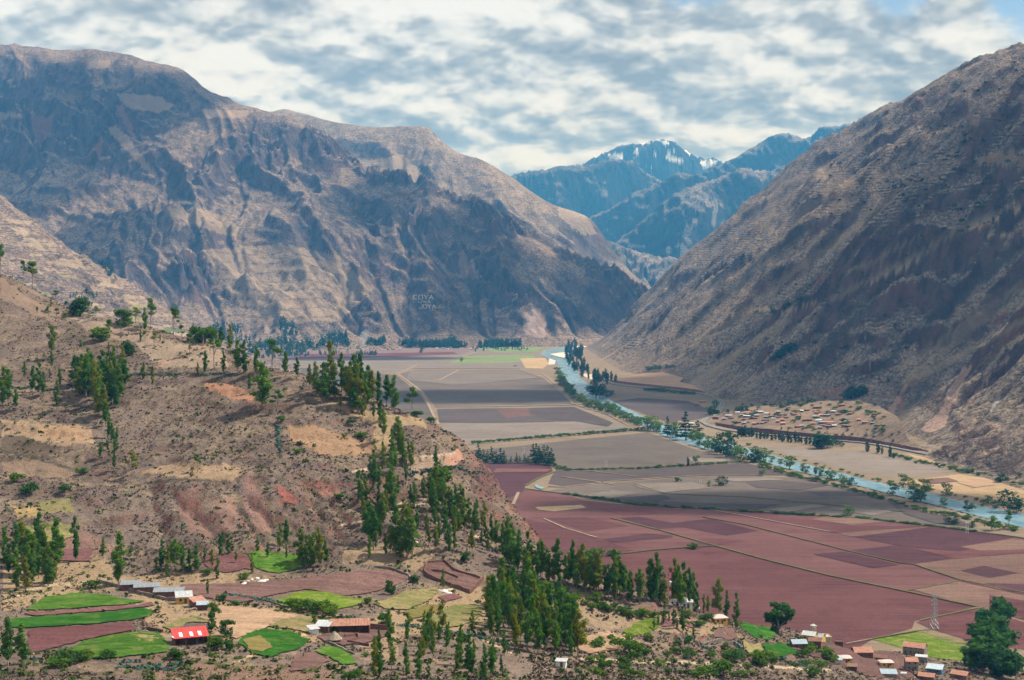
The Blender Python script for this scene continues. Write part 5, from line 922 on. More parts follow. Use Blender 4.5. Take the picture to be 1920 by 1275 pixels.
r = random.Random(5)
for (a, b) in rand_in([(1100, 1200), (1340, 1215), (1560, 1255), (1560, 1275), (1080, 1275)], 46, 8, 12):
    q = on_hill(a, b); plant(BU, q, hp(q, r.uniform(8, 17)), 'low dark shrub on the broken ground by the bottom path', 'shrubs by the bottom path', 1.3)
for (a, b) in rand_in([(990, 1095), (1060, 1112), (1200, 1148), (1330, 1165), (1320, 1180), (1180, 1162), (1040, 1130), (960, 1115)], 40, 9, 8):
    q = on_hill(a, b); plant(BU, q, hp(q, r.uniform(9, 17)), 'dark shrub in the hedge under the belt of gums', 'hedge under the belt', 1.3)

# trees of the plain
def plain(px, py): return gpt(px, py, 0.0)
def plain_trees(kit, L, lab, grp, widen=1.0):
    for (px, py, h) in L: q = plain(px, py); plant(kit, q, hp(q, h) * (1.25 if kit is WI else 1.0), lab, grp, widen)
riv = []; pth = densify([(1046, 704), (1056, 726), (1078, 748), (1098, 762), (1140, 772), (1158, 780)], 5.6)
for i, p in enumerate(pth): riv.append((p[0] + r.uniform(-2, 2), p[1] + r.uniform(-1, 1.5), r.uniform(12, 18)))
plain_trees(WI, riv, 'green willow in the row along the upper river bank', 'willows on the upper river bank', 1.2)
plain_trees(WI, [(1128, 772, 13), (1143, 776, 13), (1155, 782, 14), (1170, 788, 14), (1176, 791, 14), (1183, 793, 14), (1190, 797, 13), (1163, 785, 12), (1197, 799, 10)], 'round bankside tree between the dirt track and the river', 'round trees by the dirt track', 1.25)
plain_trees(WI, [(1215, 808, 24), (1226, 809, 22), (1236, 812, 16), (1300, 828, 20), (1312, 836, 20), (1322, 840, 18), (1335, 843, 22), (1345, 847, 20), (1380, 860, 20), (1390, 864, 20), (1268, 820, 22), (1262, 818, 20)], 'leafy light green tree at the river bend', 'light green trees at the river bend', 1.25)
for (px, py, h, kit, lab, wd) in ((1252, 818, 34, PI, 'dark pointed tree at the left end of the bend trees', 1.1), (1287, 824, 44, PI, 'tallest dark fir at the river bend', 1.3), (1309, 822, 30, PI, 'fir between the bend and the road', 1.3), (1362, 852, 44, DK, 'big dark tree where the river leaves the bend', 1.2), (1352, 848, 36, DK, 'dark tree on the left of the big one at the bend', 1.0), (1373, 858, 34, DK, 'dark tree on the right of the big one at the bend', 1.0), (1416, 868, 28, DK, 'round dark tree at the river beside the field corner', 1.1), (1426, 866, 24, WI, 'lighter tree leaning on the round dark one', 1.0),
    (1448, 868, 14, WI, 'small bank tree right of the field corner', 1.0), (1465, 873, 12, WI, 'low bank shrub tree between two larger ones', 1.1), (1482, 879, 22, WI, 'full yellow-green tree on the river bank', 1.3), (1507, 886, 14, WI, 'thin grey-green bank tree', 1.0), (1514, 888, 13, WI, 'brownish bank tree beside the thin one', 1.1), (1531, 890, 16, PO, 'narrow tree at the left of the bank trio', 1.2), (1540, 895, 20, WI, 'rounded tree of the bank trio', 1.2), (1561, 902, 18, WI, 'right tree of the bank trio', 1.25), (1585, 909, 16, WI, 'left tree of the bank pair', 1.2), (1598, 913, 17, DK, 'right tree of the bank pair', 1.1), (1676, 930, 20, WI, 'single rounded tree in front of the river', 1.2),
    (1716, 941, 24, WI, 'pale tree of the pair standing in the bank shallows', 1.1), (1729, 942, 24, WI, 'full tree of the pair on the bank', 1.2), (1771, 950, 13, WI, 'small pale tree on the water side', 1.3), (1817, 957, 17, DK, 'left of two dark bank trees far right', 1.2), (1826, 958, 15, DK, 'right of two dark bank trees far right', 1.2), (1696, 914, 24, WI, 'tree on the far bank above the pair', 1.0), (1711, 917, 18, WI, 'brownish tree on the far bank', 1.0), (1738, 924, 24, WI, 'tree on the stubble across the river', 1.0), (1779, 930, 24, WI, 'isolated brownish tree on the stubble', .9),
    (1857, 947, 15, WI, 'thin pale tree on the far bank right side', .9), (1845, 950, 10, WI, 'low tree left of the thin pale one', 1.1), (1872, 954, 14, DK, 'round dark bush-like tree on the far bank', 1.4), (1896, 960, 36, DK, 'big dark tree on the far bank at the right edge', 1.0), (1910, 962, 26, DK, 'dark tree touching the right edge on the far bank', 1.1), (1880, 905, 14, DK, 'round tree below the road at the right', 1.4), (1914, 905, 16, DK, 'round green tree at the right edge below the road', 1.3), (1593, 968, 18, WI, 'lone round tree on the hedge between grey and maroon fields', 1.2), (1354, 911, 14, DK, 'small spreading tree alone in the grey fields', 1.4), (1331, 914, 12, WI, 'thin small tree left of the spreading one', .9),
    (1431, 893, 14, WI, 'bare thin tree at the dark field corner', .7), (1273, 904, 7, BU, 'tiny bush on the path through the grey fields', 1.3), (1291, 875, 15, PO, 'narrow sapling on the hedge of the big grey field', 1.0), (1307, 873, 17, WI, 'lollipop-shaped tree on the hedge of the big grey field', .9), (1781, 984, 12, DK, 'small dark tree left of the dark fir-like one', 1.2), (1793, 985, 20, DK, 'dark upright tree on the hedge before the river', 1.0), (1896, 994, 34, EO, 'tall ragged tree near the right edge before the river', .8), (1864, 996, 22, WI, 'yellowish bushy tree near the right edge', 1.3), (1826, 991, 12, DK, 'small dark tree between hedge and river', 1.1),
    (1297, 1031, 10, BU, 'dark round bush alone on the edge of the big maroon field', 1.2), (1096, 1046, 14, BU, 'yellowish bush above the gum belt at the field edge', 1.1), (1114, 1046, 14, BU, 'bright bush next to the yellowish one', 1.2), (1150, 1044, 10, BU, 'pale bush on the verge of the big maroon field', 1.3), (1340, 778, 26, DK, 'dark tall tree inside the road bend', .9), (1337, 782, 20, DK, 'second dark tree inside the road bend', 1.0), (866, 678, 9, WI, 'small tree at the crossing of the far tracks', 1.0), (790, 662, 12, DK, 'dark tree alone in the far violet field', .9), (1265, 702, 8, DK, 'bush at the tip of the farm terrace', 1.3)):
    q = plain(px, py); plant(kit, q, hp(q, h) * 1.2, lab, None, wd * 1.1)
plain_trees(PI, [(896, 862, 30), (906, 866, 26), (914, 868, 24), (921, 866, 30), (930, 870, 28), (938, 870, 30), (945, 870, 26), (968, 868, 18), (958, 868, 14), (974, 870, 14), (984, 868, 20), (990, 870, 18), (1000, 868, 34), (1006, 872, 36), (1013, 870, 30), (1020, 872, 36), (1027, 872, 34), (1034, 874, 34), (1038, 878, 24), (1010, 866, 30)], 'dark pine in the windbreak left of the big grey field', 'pine windbreak on the plain', 1.25)
plain_trees(HS, [(1046, 880, 8), (1056, 881, 8), (1040, 872, 6), (1064, 882, 5)] + [(a, 833 - (a - 885) * .082, 5 + r.random() * 3) for a in range(888, 1205, 9)], 'low shrub along the pale track across the plain', 'shrubs on the pale track', 1.4)
plain_trees(HS, [(a, b + r.uniform(-.6, .6), r.uniform(4, 6.5)) for a, b in [(1060 + i * 9.5, np.interp(1060 + i * 9.5, [1060, 1200, 1400, 1620, 1750, 1900], [928, 949, 961, 974, 989, 1008])) for i in range(82)] if r.random() < .72], 'small hedge bush on the verge between grey and maroon fields', 'hedge between grey and maroon fields', 1.9)
# poplars across the upper river, trees along the road and clumps on the right-hand mountain
grove(PO, [(1058, 660), (1078, 644), (1092, 658), (1103, 698), (1150, 711), (1180, 717), (1120, 722), (1086, 706), (1066, 686)], 64, 12, 21, 6, 'dark poplar in the dense stand across the upper river', 'poplars across the upper river', 3.2, 1.3, plain)
plain_trees(DK, [(1118, 744, 34), (1124, 746, 26), (1132, 742, 18), (1140, 744, 14), (1148, 742, 12), (1108, 738, 16)], 'dark tree in the clump where the road meets the river', 'clump where the road meets the river', 1.3)
plain_trees(HS, [(a, 733 + (a - 1215) * .085, r.uniform(6, 9)) for a in range(1212, 1310, 7)], 'dark shrub below the road bend terrace', 'shrubs below the road terrace', 1.6)
plain_trees(PO, [(1384 + i * 7.2 + r.uniform(-2, 2), 817 + i * .85 + r.uniform(-1, 2), r.uniform(13, 24)) for i in range(23)], 'dark roadside poplar in front of the village terrace', 'poplars along the road', 1.5)
plain_trees(DK, [(1534, 840, 30), (1541, 842, 34), (1548, 842, 30), (1554, 840, 26), (1563, 838, 20), (1571, 836, 14), (1580, 838, 14)], 'dark tree in the roadside clump under the village', 'roadside clump under the village', 1.2)
plain_trees(PO, [(1628, 848, 26), (1648, 851, 20), (1656, 852, 14), (1671, 858, 20), (1678, 860, 10)], 'narrow tree beside the road against the red cut bank', 'narrow trees against the red cut', 1.3)
plain_trees(HS, [(a + r.uniform(-4, 4), np.interp(a, [1680, 1760, 1860, 1920], [858, 876, 895, 912]) + r.uniform(-2, 3), r.uniform(5, 10)) for a in range(1684, 1925, 9)], 'bush on the bank between road and stubble', 'bushes below the road', 1.5)
plain_trees(HS, [(a + r.uniform(-3, 3), b_, r.uniform(3, 6)) for a, b_ in [(1060 + i * 8, np.interp(1060 + i * 8, [1060, 1200, 1300, 1400], [883, 880, 874, 867])) for i in range(42)]], 'low dark bush on the field hedge near the pines', 'low hedge near the pines', 1.6)
plain_trees(HS, [(1157 + i * 5, 766 + i * 4.1 + r.uniform(-1, 1), r.uniform(4, 8)) for i in range(8)] + [(1200, 790, 10), (1218, 797, 10), (1196, 788, 8)], 'shrub on the far bank by the dark field', 'shrubs on the far bank', 1.5)
r = random.Random(77)
for (a, b) in rand_in([(1348, 792), (1420, 770), (1560, 748), (1640, 760), (1690, 800), (1690, 830), (1500, 810), (1360, 796)], 90, 31, 4):
    q = on_terr(a, b); plant(r.choice([HS, HS, DK]), q, hp(q, r.uniform(3, 7)), 'low shrub among the houses of the village across the river', 'shrubs of the village across the river', 1.7)
for (a, b) in rand_in([(1360, 772), (1400, 756), (1480, 750), (1560, 742), (1540, 752), (1420, 764)], 26, 32, 4):
    q = on_terr(a, b + 4); plant(DK, q, hp(q, r.uniform(6, 9)), 'dark tree behind the village at the foot of the mountain', 'trees behind the village', 1.5)
plain_trees(HS, [(a + r.uniform(-4, 4), np.interp(a, [1400, 1450, 1500, 1555, 1620, 1680, 1740, 1800, 1860, 1920], [862, 881, 896, 908, 927, 943, 961, 971, 984, 1000]) + r.uniform(-1, 2), r.uniform(5, 10)) for a in range(1400, 1920, 9)], 'low shrub on the near bank of the lower river', 'shrubs on the near river bank', 1.7)
plain_trees(HS, [(a + r.uniform(-5, 5), np.interp(a, [1395, 1480, 1560, 1640, 1720, 1790, 1860, 1920], [836, 860, 880, 901, 915, 930, 946, 960]) + r.uniform(-2, 0), r.uniform(3, 7)) for a in range(1400, 1920, 16)], 'low shrub on the far bank of the lower river', 'shrubs on the far river bank', 1.7)
def on_mount(px, py): return on_hill(px, py, hR, 1700, 8200, 1400)
def mount_trees(kit, L, lab, grp, widen=1.0):
    for (px, py, h) in L: q = on_mount(px, py); plant(kit, q, hp(q, h), lab, grp, widen)
mount_trees(DK, [(1450, 678, 14), (1456, 674, 16), (1462, 672, 18), (1468, 668, 18), (1475, 664, 18), (1481, 660, 18), (1487, 658, 16), (1460, 666, 14), (1472, 658, 14)], 'dark tree in the large clump on the right-hand mountain', 'large clump on the mountain', 1.4)
mount_trees(DK, [(1586, 748, 20), (1594, 746, 20), (1601, 746, 22), (1608, 744, 22), (1615, 742, 20), (1598, 738, 16), (1620, 738, 14)], 'dark tree in the clump above the village', 'clump above the village', 1.3)
mount_trees(PI, [(1447, 588, 14), (1451, 588, 12), (1469, 582, 12), (1474, 576, 16), (1478, 574, 14), (1495, 566, 10), (1500, 564, 14), (1506, 562, 12), (1511, 562, 12), (1547, 546, 12), (1570, 540, 12), (1666, 716, 12)], 'dark fir on the shelf of the right-hand mountain', 'firs on the mountain shelf', 1.3)
mount_trees(DK, [(1215 + i * 6, 695 - i * .6, r.uniform(6, 11)) for i in range(9)], 'small dark tree at the mountain foot behind the farm terrace', 'trees at the mountain foot', 1.5)
# loose shrubs, low scrub and grass tussocks: nobody could count them
def scatter_mesh(name, pts, size, mat, nq=5, seed=1, flatn=.5, kind='stuff'):
    rs = np.random.RandomState(seed); P = np.asarray(pts, float); n = len(P); s = np.asarray(size, float).reshape(-1, 1, 1)
    off = rs.normal(size=(n, nq, 3)) * np.array([.45, .45, .18]) ; off[..., 2] = np.abs(off[..., 2]) + .22
    c = P[:, None, :] + off * s; nn = off + rs.normal(size=(n, nq, 3)) * .5; nn[..., 2] += .25; nn /= np.linalg.norm(nn, axis=-1, keepdims=True)
    a = np.cross(nn, rs.normal(size=(n, nq, 3))); a /= np.linalg.norm(a, axis=-1, keepdims=True) + 1e-9; b = np.cross(nn, a); e = s * (.30 + .25 * rs.rand(n, nq, 1))
    V = np.stack([c - a * e - b * e * .7, c + a * e - b * e * .6, c + a * e * .7 + b * e * .8, c - a * e * .8 + b * e * .6], 2).reshape(-1, 3)
    o = mesh_obj(name, np_mesh(name, V, np.arange(len(V)).reshape(-1, 4)), mat); o['kind'] = kind; return o
def scrub_mat(name, a, b, c_, sc=.08):
    m, t = new_mat(name); P = t.pos(); n = t.noise(P, sc, 4, .6); n2 = t.noise(P, .9, 2, .6)
    c = t.mix(t.ramp(n, .38, .62), a, b); c = t.mix(t.ramp(n2, .55, .68, 0, .8), c, c_); c = t.mix(t.ramp(n2, .42, .30, 0, .6), c, t.vscale(a, (.5, .5, .5))); finish(t, c, .98, None, .0)
scrub_mat('scrub_dark', (.062, .050, .036), (.098, .076, .056), (.115, .110, .052)); scrub_mat('scrub_green', (.045, .075, .020), (.080, .105, .030), (.12, .13, .045)); scrub_mat('scrub_straw', (.27, .20, .12), (.20, .145, .10), (.33, .26, .15)); scrub_mat('scrub_mountain', (.030, .045, .020), (.050, .058, .028), (.04, .05, .025))
rs = np.random.RandomState(3); ok = (dd[:, None] > 400) & (ZH > 5) & (pH.py > 500)
ii = np.argwhere(np.broadcast_to(ok, ZH.shape)); pick = ii[rs.choice(len(ii), 105000, replace=False)]
X0 = XH[pick[:, 0], pick[:, 1]] + rs.normal(size=len(pick)) * .8; Y0 = YH[pick[:, 0], pick[:, 1]] + rs.normal(size=len(pick)) * .8
cl = fbm(X0 / 26, Y0 / 26, 4, 88) + .25 * fbm(X0 / 7, Y0 / 7, 2, 89); px0 = CX + FPX * X0 / Y0; Z0 = ZH[pick[:, 0], pick[:, 1]]; py0 = HOR - FPX * (Z0 - CAM_Z) / Y0
low = (py0 > 1060) & (px0 < 1000); pa0 = pH.C[pick[:, 0], pick[:, 1], 3] > .35; thr = np.where(low, .22, np.where(px0 > 560, -.45, -.22)); thr = np.where(pa0, np.where(py0 > 1060, .30, .75), thr); k = cl > thr; k &= rs.rand(len(k)) < .9
for q_ in FIELD_POLY: k &= ~inpoly(px0, py0, q_)
P0 = np.stack([X0, Y0, hH(X0, Y0)], 1)[k]; sz = (.45 + .75 * rs.rand(k.sum()) ** 2) * np.where(low[k], .8, 1.05)
scatter_mesh('hillside_scrub', P0, sz, 'scrub_dark', 4, 2)
g2 = ii[rs.choice(len(ii), 9000, replace=False)]; X1 = XH[g2[:, 0], g2[:, 1]]; Y1 = YH[g2[:, 0], g2[:, 1]]; c1 = fbm(X1 / 40, Y1 / 40, 3, 99); k1 = c1 > -.08; z1 = ZH[g2[:, 0], g2[:, 1]]
for q_ in FIELD_POLY: k1 &= ~inpoly(CX + FPX * X1 / Y1, HOR - FPX * (z1 - CAM_Z) / Y1, q_)
scatter_mesh('green_scrub', np.stack([X1, Y1, hH(X1, Y1)], 1)[k1], (.9 + 1.1 * rs.rand(k1.sum()) ** 2), 'scrub_green', 6, 3)
tk = ii[rs.choice(len(ii), 26000, replace=False)]; X2 = XH[tk[:, 0], tk[:, 1]]; Y2 = YH[tk[:, 0], tk[:, 1]]; Z2 = ZH[tk[:, 0], tk[:, 1]]; k2 = fbm(X2 / 30, Y2 / 30, 3, 120) > -.15
for q_ in FIELD_POLY: k2 &= ~inpoly(CX + FPX * X2 / Y2, HOR - FPX * (Z2 - CAM_Z) / Y2, q_)
scatter_mesh('dry_tussocks', np.stack([X2, Y2, hH(X2, Y2)], 1)[k2], .4 + .6 * rs.rand(k2.sum()) ** 2, 'scrub_straw', 3, 8)
print('SCRUB', len(P0), k1.sum())
# blue-green agaves along the terrace lips
for L in ([(245, 704), (290, 703), (335, 702)], [(370, 704), (440, 703)], [(0, 728), (80, 722)], [(757, 895 - 2), (800, 885), (850, 877)], [(855, 878), (905, 888)], [(220, 1256), (330, 1262)], [(225, 1248), (250, 1246)], [(300, 1254), (335, 1250)], [(740, 1176), (800, 1184), (850, 1192), (920, 1205), (960, 1215)], [(1030, 1108), (1075, 1118)], [(640, 1160), (665, 1162)], [(1300, 1205), (1340, 1222)], [(1385, 1210), (1395, 1235)], [(45, 1240), (70, 1245)], [(520, 800), (522, 850)], [(560, 1142), (480, 1128), (420, 1118)], [(1455, 1240), (1540, 1262)]):
    W_ = densify([on_hill(a, b) for a, b in L], 1.5); W_ = [(p[0] + rs.normal() * .4, p[1] + rs.normal() * .4) for p in W_]; A_ = np.array(W_); o = scatter_mesh('agave_hedge', np.stack([A_[:, 0], A_[:, 1], hH(A_[:, 0], A_[:, 1])], 1), np.full(len(A_), 1.5), 'leaf_agave', 7, 5)
# little dark shrubs dotted over the top of the right-hand mountain
pts = [];
for (a, b) in rand_in([(1600, 260), (1700, 190), (1800, 140), (1920, 110), (1920, 420), (1750, 480), (1600, 400), (1450, 430)], 260, 12, 2) + rand_in([(1400, 520), (1700, 480), (1900, 560), (1700, 720), (1450, 700)], 60, 13, 4): pts.append(on_mount(a, b))
scatter_mesh('mountain_shrubs', pts, 3.5 + 6 * rs.rand(len(pts)) ** 2, 'scrub_mountain', 9, 6)
# distant woods below the left mountain
def hFar(x, y):
    z = np.maximum(hL(x, y), 0); inb = (x > -2290) & (x < -610) & (y > 4160) & (y < 5890); return np.where(inb, np.maximum(z, np.where(inb, hS(x, y), 0)), z)
def on_far(px, py): return on_hill(px, py, hFar, 3900, 9000, 900)
def wood(name, poly, n, h, seed, mat='leaf_far', sp=1.5, on=None):
    b = []; rs2 = np.random.RandomState(seed); cl = []
    for (a, c) in rand_in(poly, n, seed, sp):
        q = (on or on_far)(a, c); H = hp(q, rs2.uniform(*h)); cl += [(q[0], q[1], q[2] + H * f, H * w_, H * w_, H * .22) for f, w_ in ((.25, .26), (.5, .24), (.78, .15))]
    V = []; F = []; tot = 0
    for c in cl:
        v, f = leaf_cloud(rs2, [c], 11, c[3] * .42); F.append(f + tot); V.append(v); tot += len(v)
    o = mesh_obj(name, np_mesh(name, np.concatenate(V), np.concatenate(F)), mat); o['kind'] = 'stuff'; return o
wood('far_wood', [(745, 643), (845, 644), (880, 650), (860, 655), (760, 652)], 150, (9, 13), 21, sp=1.2)
wood('far_wood', [(897, 648), (940, 646), (978, 645), (975, 650), (900, 654)], 70, (12, 17), 22, sp=1.2)
wood('far_wood', [(462, 650), (560, 640), (600, 655), (560, 668), (470, 668)], 90, (12, 20), 23)
wood('far_wood', [(515, 612), (530, 600), (560, 615), (558, 632), (530, 628)], 34, (10, 14), 24)
wood('far_wood', [(600, 650), (605, 635), (650, 628), (658, 650), (640, 656)], 44, (12, 18), 25)
wood('far_wood', [(685, 648), (690, 640), (722, 638), (722, 648)], 34, (9, 13), 26)
wood('far_wood', [(665, 665), (705, 663), (706, 667), (668, 668)], 26, (7, 9), 27, sp=1)
wood('far_wood', [(480, 668), (640, 660), (660, 662), (600, 668), (480, 674)], 44, (7, 10), 28)
wood('far_wood', [(400, 610), (440, 606), (470, 640), (440, 650), (410, 640)], 40, (8, 14), 29)
wood('far_wood', [(184, 492), (212, 488), (222, 515), (205, 520)], 18, (8, 13), 30)
wood('far_wood', [(120, 560), (170, 545), (185, 560), (150, 575)], 24, (8, 12), 31)
wood('far_wood', [(840, 640), (850, 634), (856, 642), (846, 646)], 8, (10, 13), 32)
wood('far_wood', [(560, 640), (600, 628), (690, 644), (740, 656), (700, 662), (600, 656)], 60, (5, 8), 33, 'leaf_willow')
wood('far_wood', [(350, 440), (380, 436), (385, 442), (352, 446)], 10, (5, 8), 34)
wood('far_wood', [(880, 655), (960, 652), (1000, 655), (980, 658), (890, 660)], 40, (4, 7), 35)
# ------------------------------------------------------------------ houses, walls, mast, pylons, vehicles, people
def simple_mat(name, col, rough=.9, var=.25, sc=.8, spec=.1, ribs=0.0, metal=0.0, streak=None):
    m, t = new_mat(name); P = t.n.new('ShaderNodeTexCoord').outputs['Object']; n = t.noise(P, sc, 4, .65)
    c = t.mix(t.ramp(n, .3, .7, 0, 1), tuple(v * (1 - var) for v in col), tuple(min(v * (1 + var), .92) for v in col))
    if streak: c = t.mix(t.ramp(t.noise(t.vscale(P, (2.0, 2.0, .5)), 1.0, 4, .7), .5, .7, 0, .7), c, streak)
    nrm = None
    if ribs: 
        w_ = t.n.new('ShaderNodeTexWave'); w_.inputs['Scale'].default_value = ribs; t.l.new(P, w_.inputs['Vector']); nrm = t.bump(w_.outputs['Fac'], .05, .8)
        c = t.mix(t.math('MULTIPLY', w_.outputs['Fac'], .22), c, t.vscale(c, (.6, .6, .6)))
    finish(t, c, rough, nrm, spec, {'Metallic': metal})
simple_mat('adobe', (.155, .080, .065), streak=(.24, .14, .11)); simple_mat('adobe_dark', (.095, .050, .045), streak=(.15, .085, .07)); simple_mat('wall_yellow', (.58, .36, .10), streak=(.46, .32, .16)); simple_mat('wall_beige', (.46, .38, .28), streak=(.33, .27, .2)); simple_mat('wall_white', (.66, .66, .64), streak=(.45, .43, .4)); simple_mat('wall_grey', (.22, .19, .17))
simple_mat('wall_blue', (.08, .14, .22)); simple_mat('tile_terracotta', (.46, .235, .165), ribs=3.0, streak=(.30, .16, .12)); simple_mat('tile_brown', (.24, .14, .11), ribs=3.0); simple_mat('tin_white', (.50, .51, .52), .45, .18, ribs=3.0, spec=.4); simple_mat('tin_pink', (.66, .52, .48), .5, .12, ribs=3.0, spec=.4); simple_mat('tin_blue', (.36, .45, .52), .4, .15, ribs=3.0, spec=.4)
simple_mat('tin_grey', (.25, .28, .31), .45, .2, ribs=3.0, spec=.3, streak=(.30, .22, .18)); simple_mat('tin_red', (.58, .055, .045), .45, .15, ribs=3.0, spec=.4); simple_mat('plastic_panel', (.78, .76, .74), .4, .05); simple_mat('dark_opening', (.012, .011, .010), .6, .1); simple_mat('wood_door', (.13, .075, .04)); simple_mat('thatch', (.26, .215, .165), sc=2.0, var=.45)
simple_mat('steel', (.42, .44, .46), .4, .1, metal=.3); simple_mat('mast_red', (.55, .05, .04), .5, .1); simple_mat('mast_white', (.75, .75, .74), .5, .05); simple_mat('car_white', (.75, .75, .76), .25, .03, spec=.5); simple_mat('car_glass', (.02, .03, .035), .1, .05, spec=.6); simple_mat('tyre', (.02, .02, .02)); simple_mat('cow_hide', (.03, .022, .02)); simple_mat('cloth_dark', (.04, .03, .05)); simple_mat('skin', (.28, .16, .10)); simple_mat('white_stone', (.62, .59, .56)); simple_mat('stone', (.20, .165, .14), var=.4)
simple_mat('letter_stone', (.38, .34, .31), var=.1)
WC = {'adobe': 'adobe brick', 'adobe_dark': 'dark adobe', 'wall_yellow': 'yellow', 'wall_beige': 'beige', 'wall_white': 'white', 'wall_grey': 'grey', 'wall_blue': 'blue'}
def house(loc, w_, dp, h, wall, roof, kind='gable', rz=0.0, label='', group=None, detail=2, name='house', rise=None, cat='house', sheets=0, open_front=False, storeys=1):
    """loc: middle of the front wall on the ground; the front looks at the viewer"""
    a = math.atan2(-loc[0], -loc[1]) + math.pi * .5 * 0 ; base = math.pi - 0
    rt = empty(name, (loc[0], loc[1], loc[2]), rz - math.atan2(loc[0], loc[1]), label, cat, group)
    t_ = .3; b = MB(); b.box(0, t_ / 2, h / 2 - 1.0, w_, t_, h + 2) if not open_front else None
    if open_front:
        n = max(2, int(w_ / 3.5))
        for k in range(n + 1): b.box(-w_ / 2 + k * w_ / n, .2, h / 2 - 1, .45, .4, h + 2)
        b.box(0, .2, h - .15, w_, .4, .3); b.box(0, dp * .5, h / 2 - 1, w_, .25, h + 2)
    b.box(0, dp - t_ / 2, h / 2 - 1.0, w_, t_, h + 2); b.box(-w_ / 2 + t_ / 2, dp / 2, h / 2 - 1.0, t_ - .02, dp - 2 * t_, h + 2); b.box(w_ / 2 - t_ / 2, dp / 2, h / 2 - 1.0, t_ - .02, dp - 2 * t_, h + 2)
    rise = rise if rise is not None else dp * .22
    if kind == 'gable':
        for s in (-1, 1): x = s * (w_ / 2 - .15); b.poly([(x - .13, .02, h), (x - .13, dp - .02, h), (x - .13, dp / 2, h + rise * .96), (x + .13, .02, h), (x + .13, dp - .02, h), (x + .13, dp / 2, h + rise * .96)], [(0, 1, 2), (5, 4, 3), (0, 3, 4, 1), (1, 4, 5, 2), (2, 5, 3, 0)])
    b.build('wall', wall, rt)
    ov = .45; th = .14; X = w_ / 2 + ov
    def slab(nm, x0, x1, y0, z0, y1, z1, mat, dz=0.0): 
        m_ = MB(); z0 += dz; z1 += dz; m_.poly([(x0, y0, z0), (x1, y0, z0), (x1, y1, z1), (x0, y1, z1), (x0, y0, z0 + th), (x1, y0, z0 + th), (x1, y1, z1 + th), (x0, y1, z1 + th)], [(3, 2, 1, 0), (4, 5, 6, 7), (0, 1, 5, 4), (1, 2, 6, 5), (2, 3, 7, 6), (3, 0, 4, 7)]); return m_.build(nm, mat, rt)
    if kind == 'gable':
        sl = rise / (dp / 2)
        if sheets:
            for k in range(sheets):
                x0 = -X + 2 * X * k / sheets; x1 = -X + 2 * X * (k + 1) / sheets - .05; j = .03 * (k % 2); slab('roof_sheet', x0, x1, -ov, h - ov * sl + j, dp / 2 - .01, h + rise + j, roof)
        else: slab('roof', -X, X, -ov, h - ov * sl, dp / 2 - .01, h + rise, roof)
        slab('roof', -X, X, dp / 2 + .01, h + rise, dp + ov, h - ov * sl, roof)
    elif kind == 'hip':
        rd = min(w_, dp) * .5; V = [(-X, -ov, h - .1), (X, -ov, h - .1), (X, dp + ov, h - .1), (-X, dp + ov, h - .1), (-X, -ov, h + .05), (X, -ov, h + .05), (X, dp + ov, h + .05), (-X, dp + ov, h + .05), (-(X - rd - .01), dp / 2, h + rise), ((X - rd - .01), dp / 2, h + rise)]
        MB().poly(V, [(3, 2, 1, 0), (0, 1, 5, 4), (1, 2, 6, 5), (2, 3, 7, 6), (3, 0, 4, 7), (4, 5, 9, 8), (5, 6, 9), (6, 7, 8, 9), (7, 4, 8)]).build('roof', roof, rt)
    elif kind == 'shed':
        if sheets:
            for k in range(sheets): x0 = -X + 2 * X * k / sheets; slab('roof_sheet', x0, -X + 2 * X * (k + 1) / sheets - .05, -ov, h - .08 + .03 * (k % 2), dp + ov, h + rise + .03 * (k % 2), roof)
        else: slab('roof', -X, X, -ov, h + .02, dp + ov, h + rise, roof)
    elif kind == 'flat': slab('roof', -w_ / 2 + .31, w_ / 2 - .31, .31, h - .5, dp - .31, h - .5, roof)
    if detail >= 1 and not open_front:
        d_ = MB().box(w_ * .08, -.02, 1.0, .95, .1, 2.0).build('door', 'wood_door', rt)
        n = max(1, int(w_ / 3.2))
        for st in range(storeys):
            for k in range(n):
                x = -w_ / 2 + w_ * (k + .5) / n
                if st == 0 and abs(x - w_ * .08) < 1.1: x += 1.5 if x >= w_ * .08 else -1.5
                if abs(x) > w_ / 2 - .6: continue
                f = MB().box(x, -.02, 1.55 + st * 2.7, 1.0, .09, .95).build('window', 'wood_door', rt)
                MB().box(x, -.075, 1.55 + st * 2.7, .78, .03, .74).build('pane', 'dark_opening', f)
    elif detail >= 1:
        n = max(2, int(w_ / 3.5))
        for k in range(0, n, 2): MB().box(-w_ / 2 + (k + .5) * w_ / n, dp * .5 - .2, 1.0, .95, .1, 2.0).build('door', 'wood_door', rt)
    return rt
def H(px, py, wpx, hm, wall, roof, kind, lab, dpr=.7, rz=0.0, **kw):
    q = on_hill(px, py, d1=1500); w_ = wpx / FPX * q[1]; dp = kw.pop('dp', w_ * dpr); return house(q, w_, dp, hm, wall, roof, kind, rz, lab, **kw)
R_ = math.radians
h = H(355, 1213, 62, 2.6, 'adobe', 'tin_red', 'shed', 'long low building with a bright red roof and three white skylights', dp=7.0, rz=R_(9), rise=1.9, sheets=10, name='farm_building', cat='building', detail=1, open_front=True)
for k, x in enumerate((-3.9, -.3, 2.6)): MB().poly([(x, .5, 2.92), (x + 1.1, .5, 2.92), (x + 1.1, 3.6, 3.70), (x, 3.6, 3.70), (x, .5, 2.99), (x + 1.1, .5, 2.99), (x + 1.1, 3.6, 3.77), (x, 3.6, 3.77)], [(3, 2, 1, 0), (4, 5, 6, 7), (0, 1, 5, 4), (1, 2, 6, 5), (2, 3, 7, 6), (3, 0, 4, 7)]).build('skylight_panel', 'plastic_panel', h)
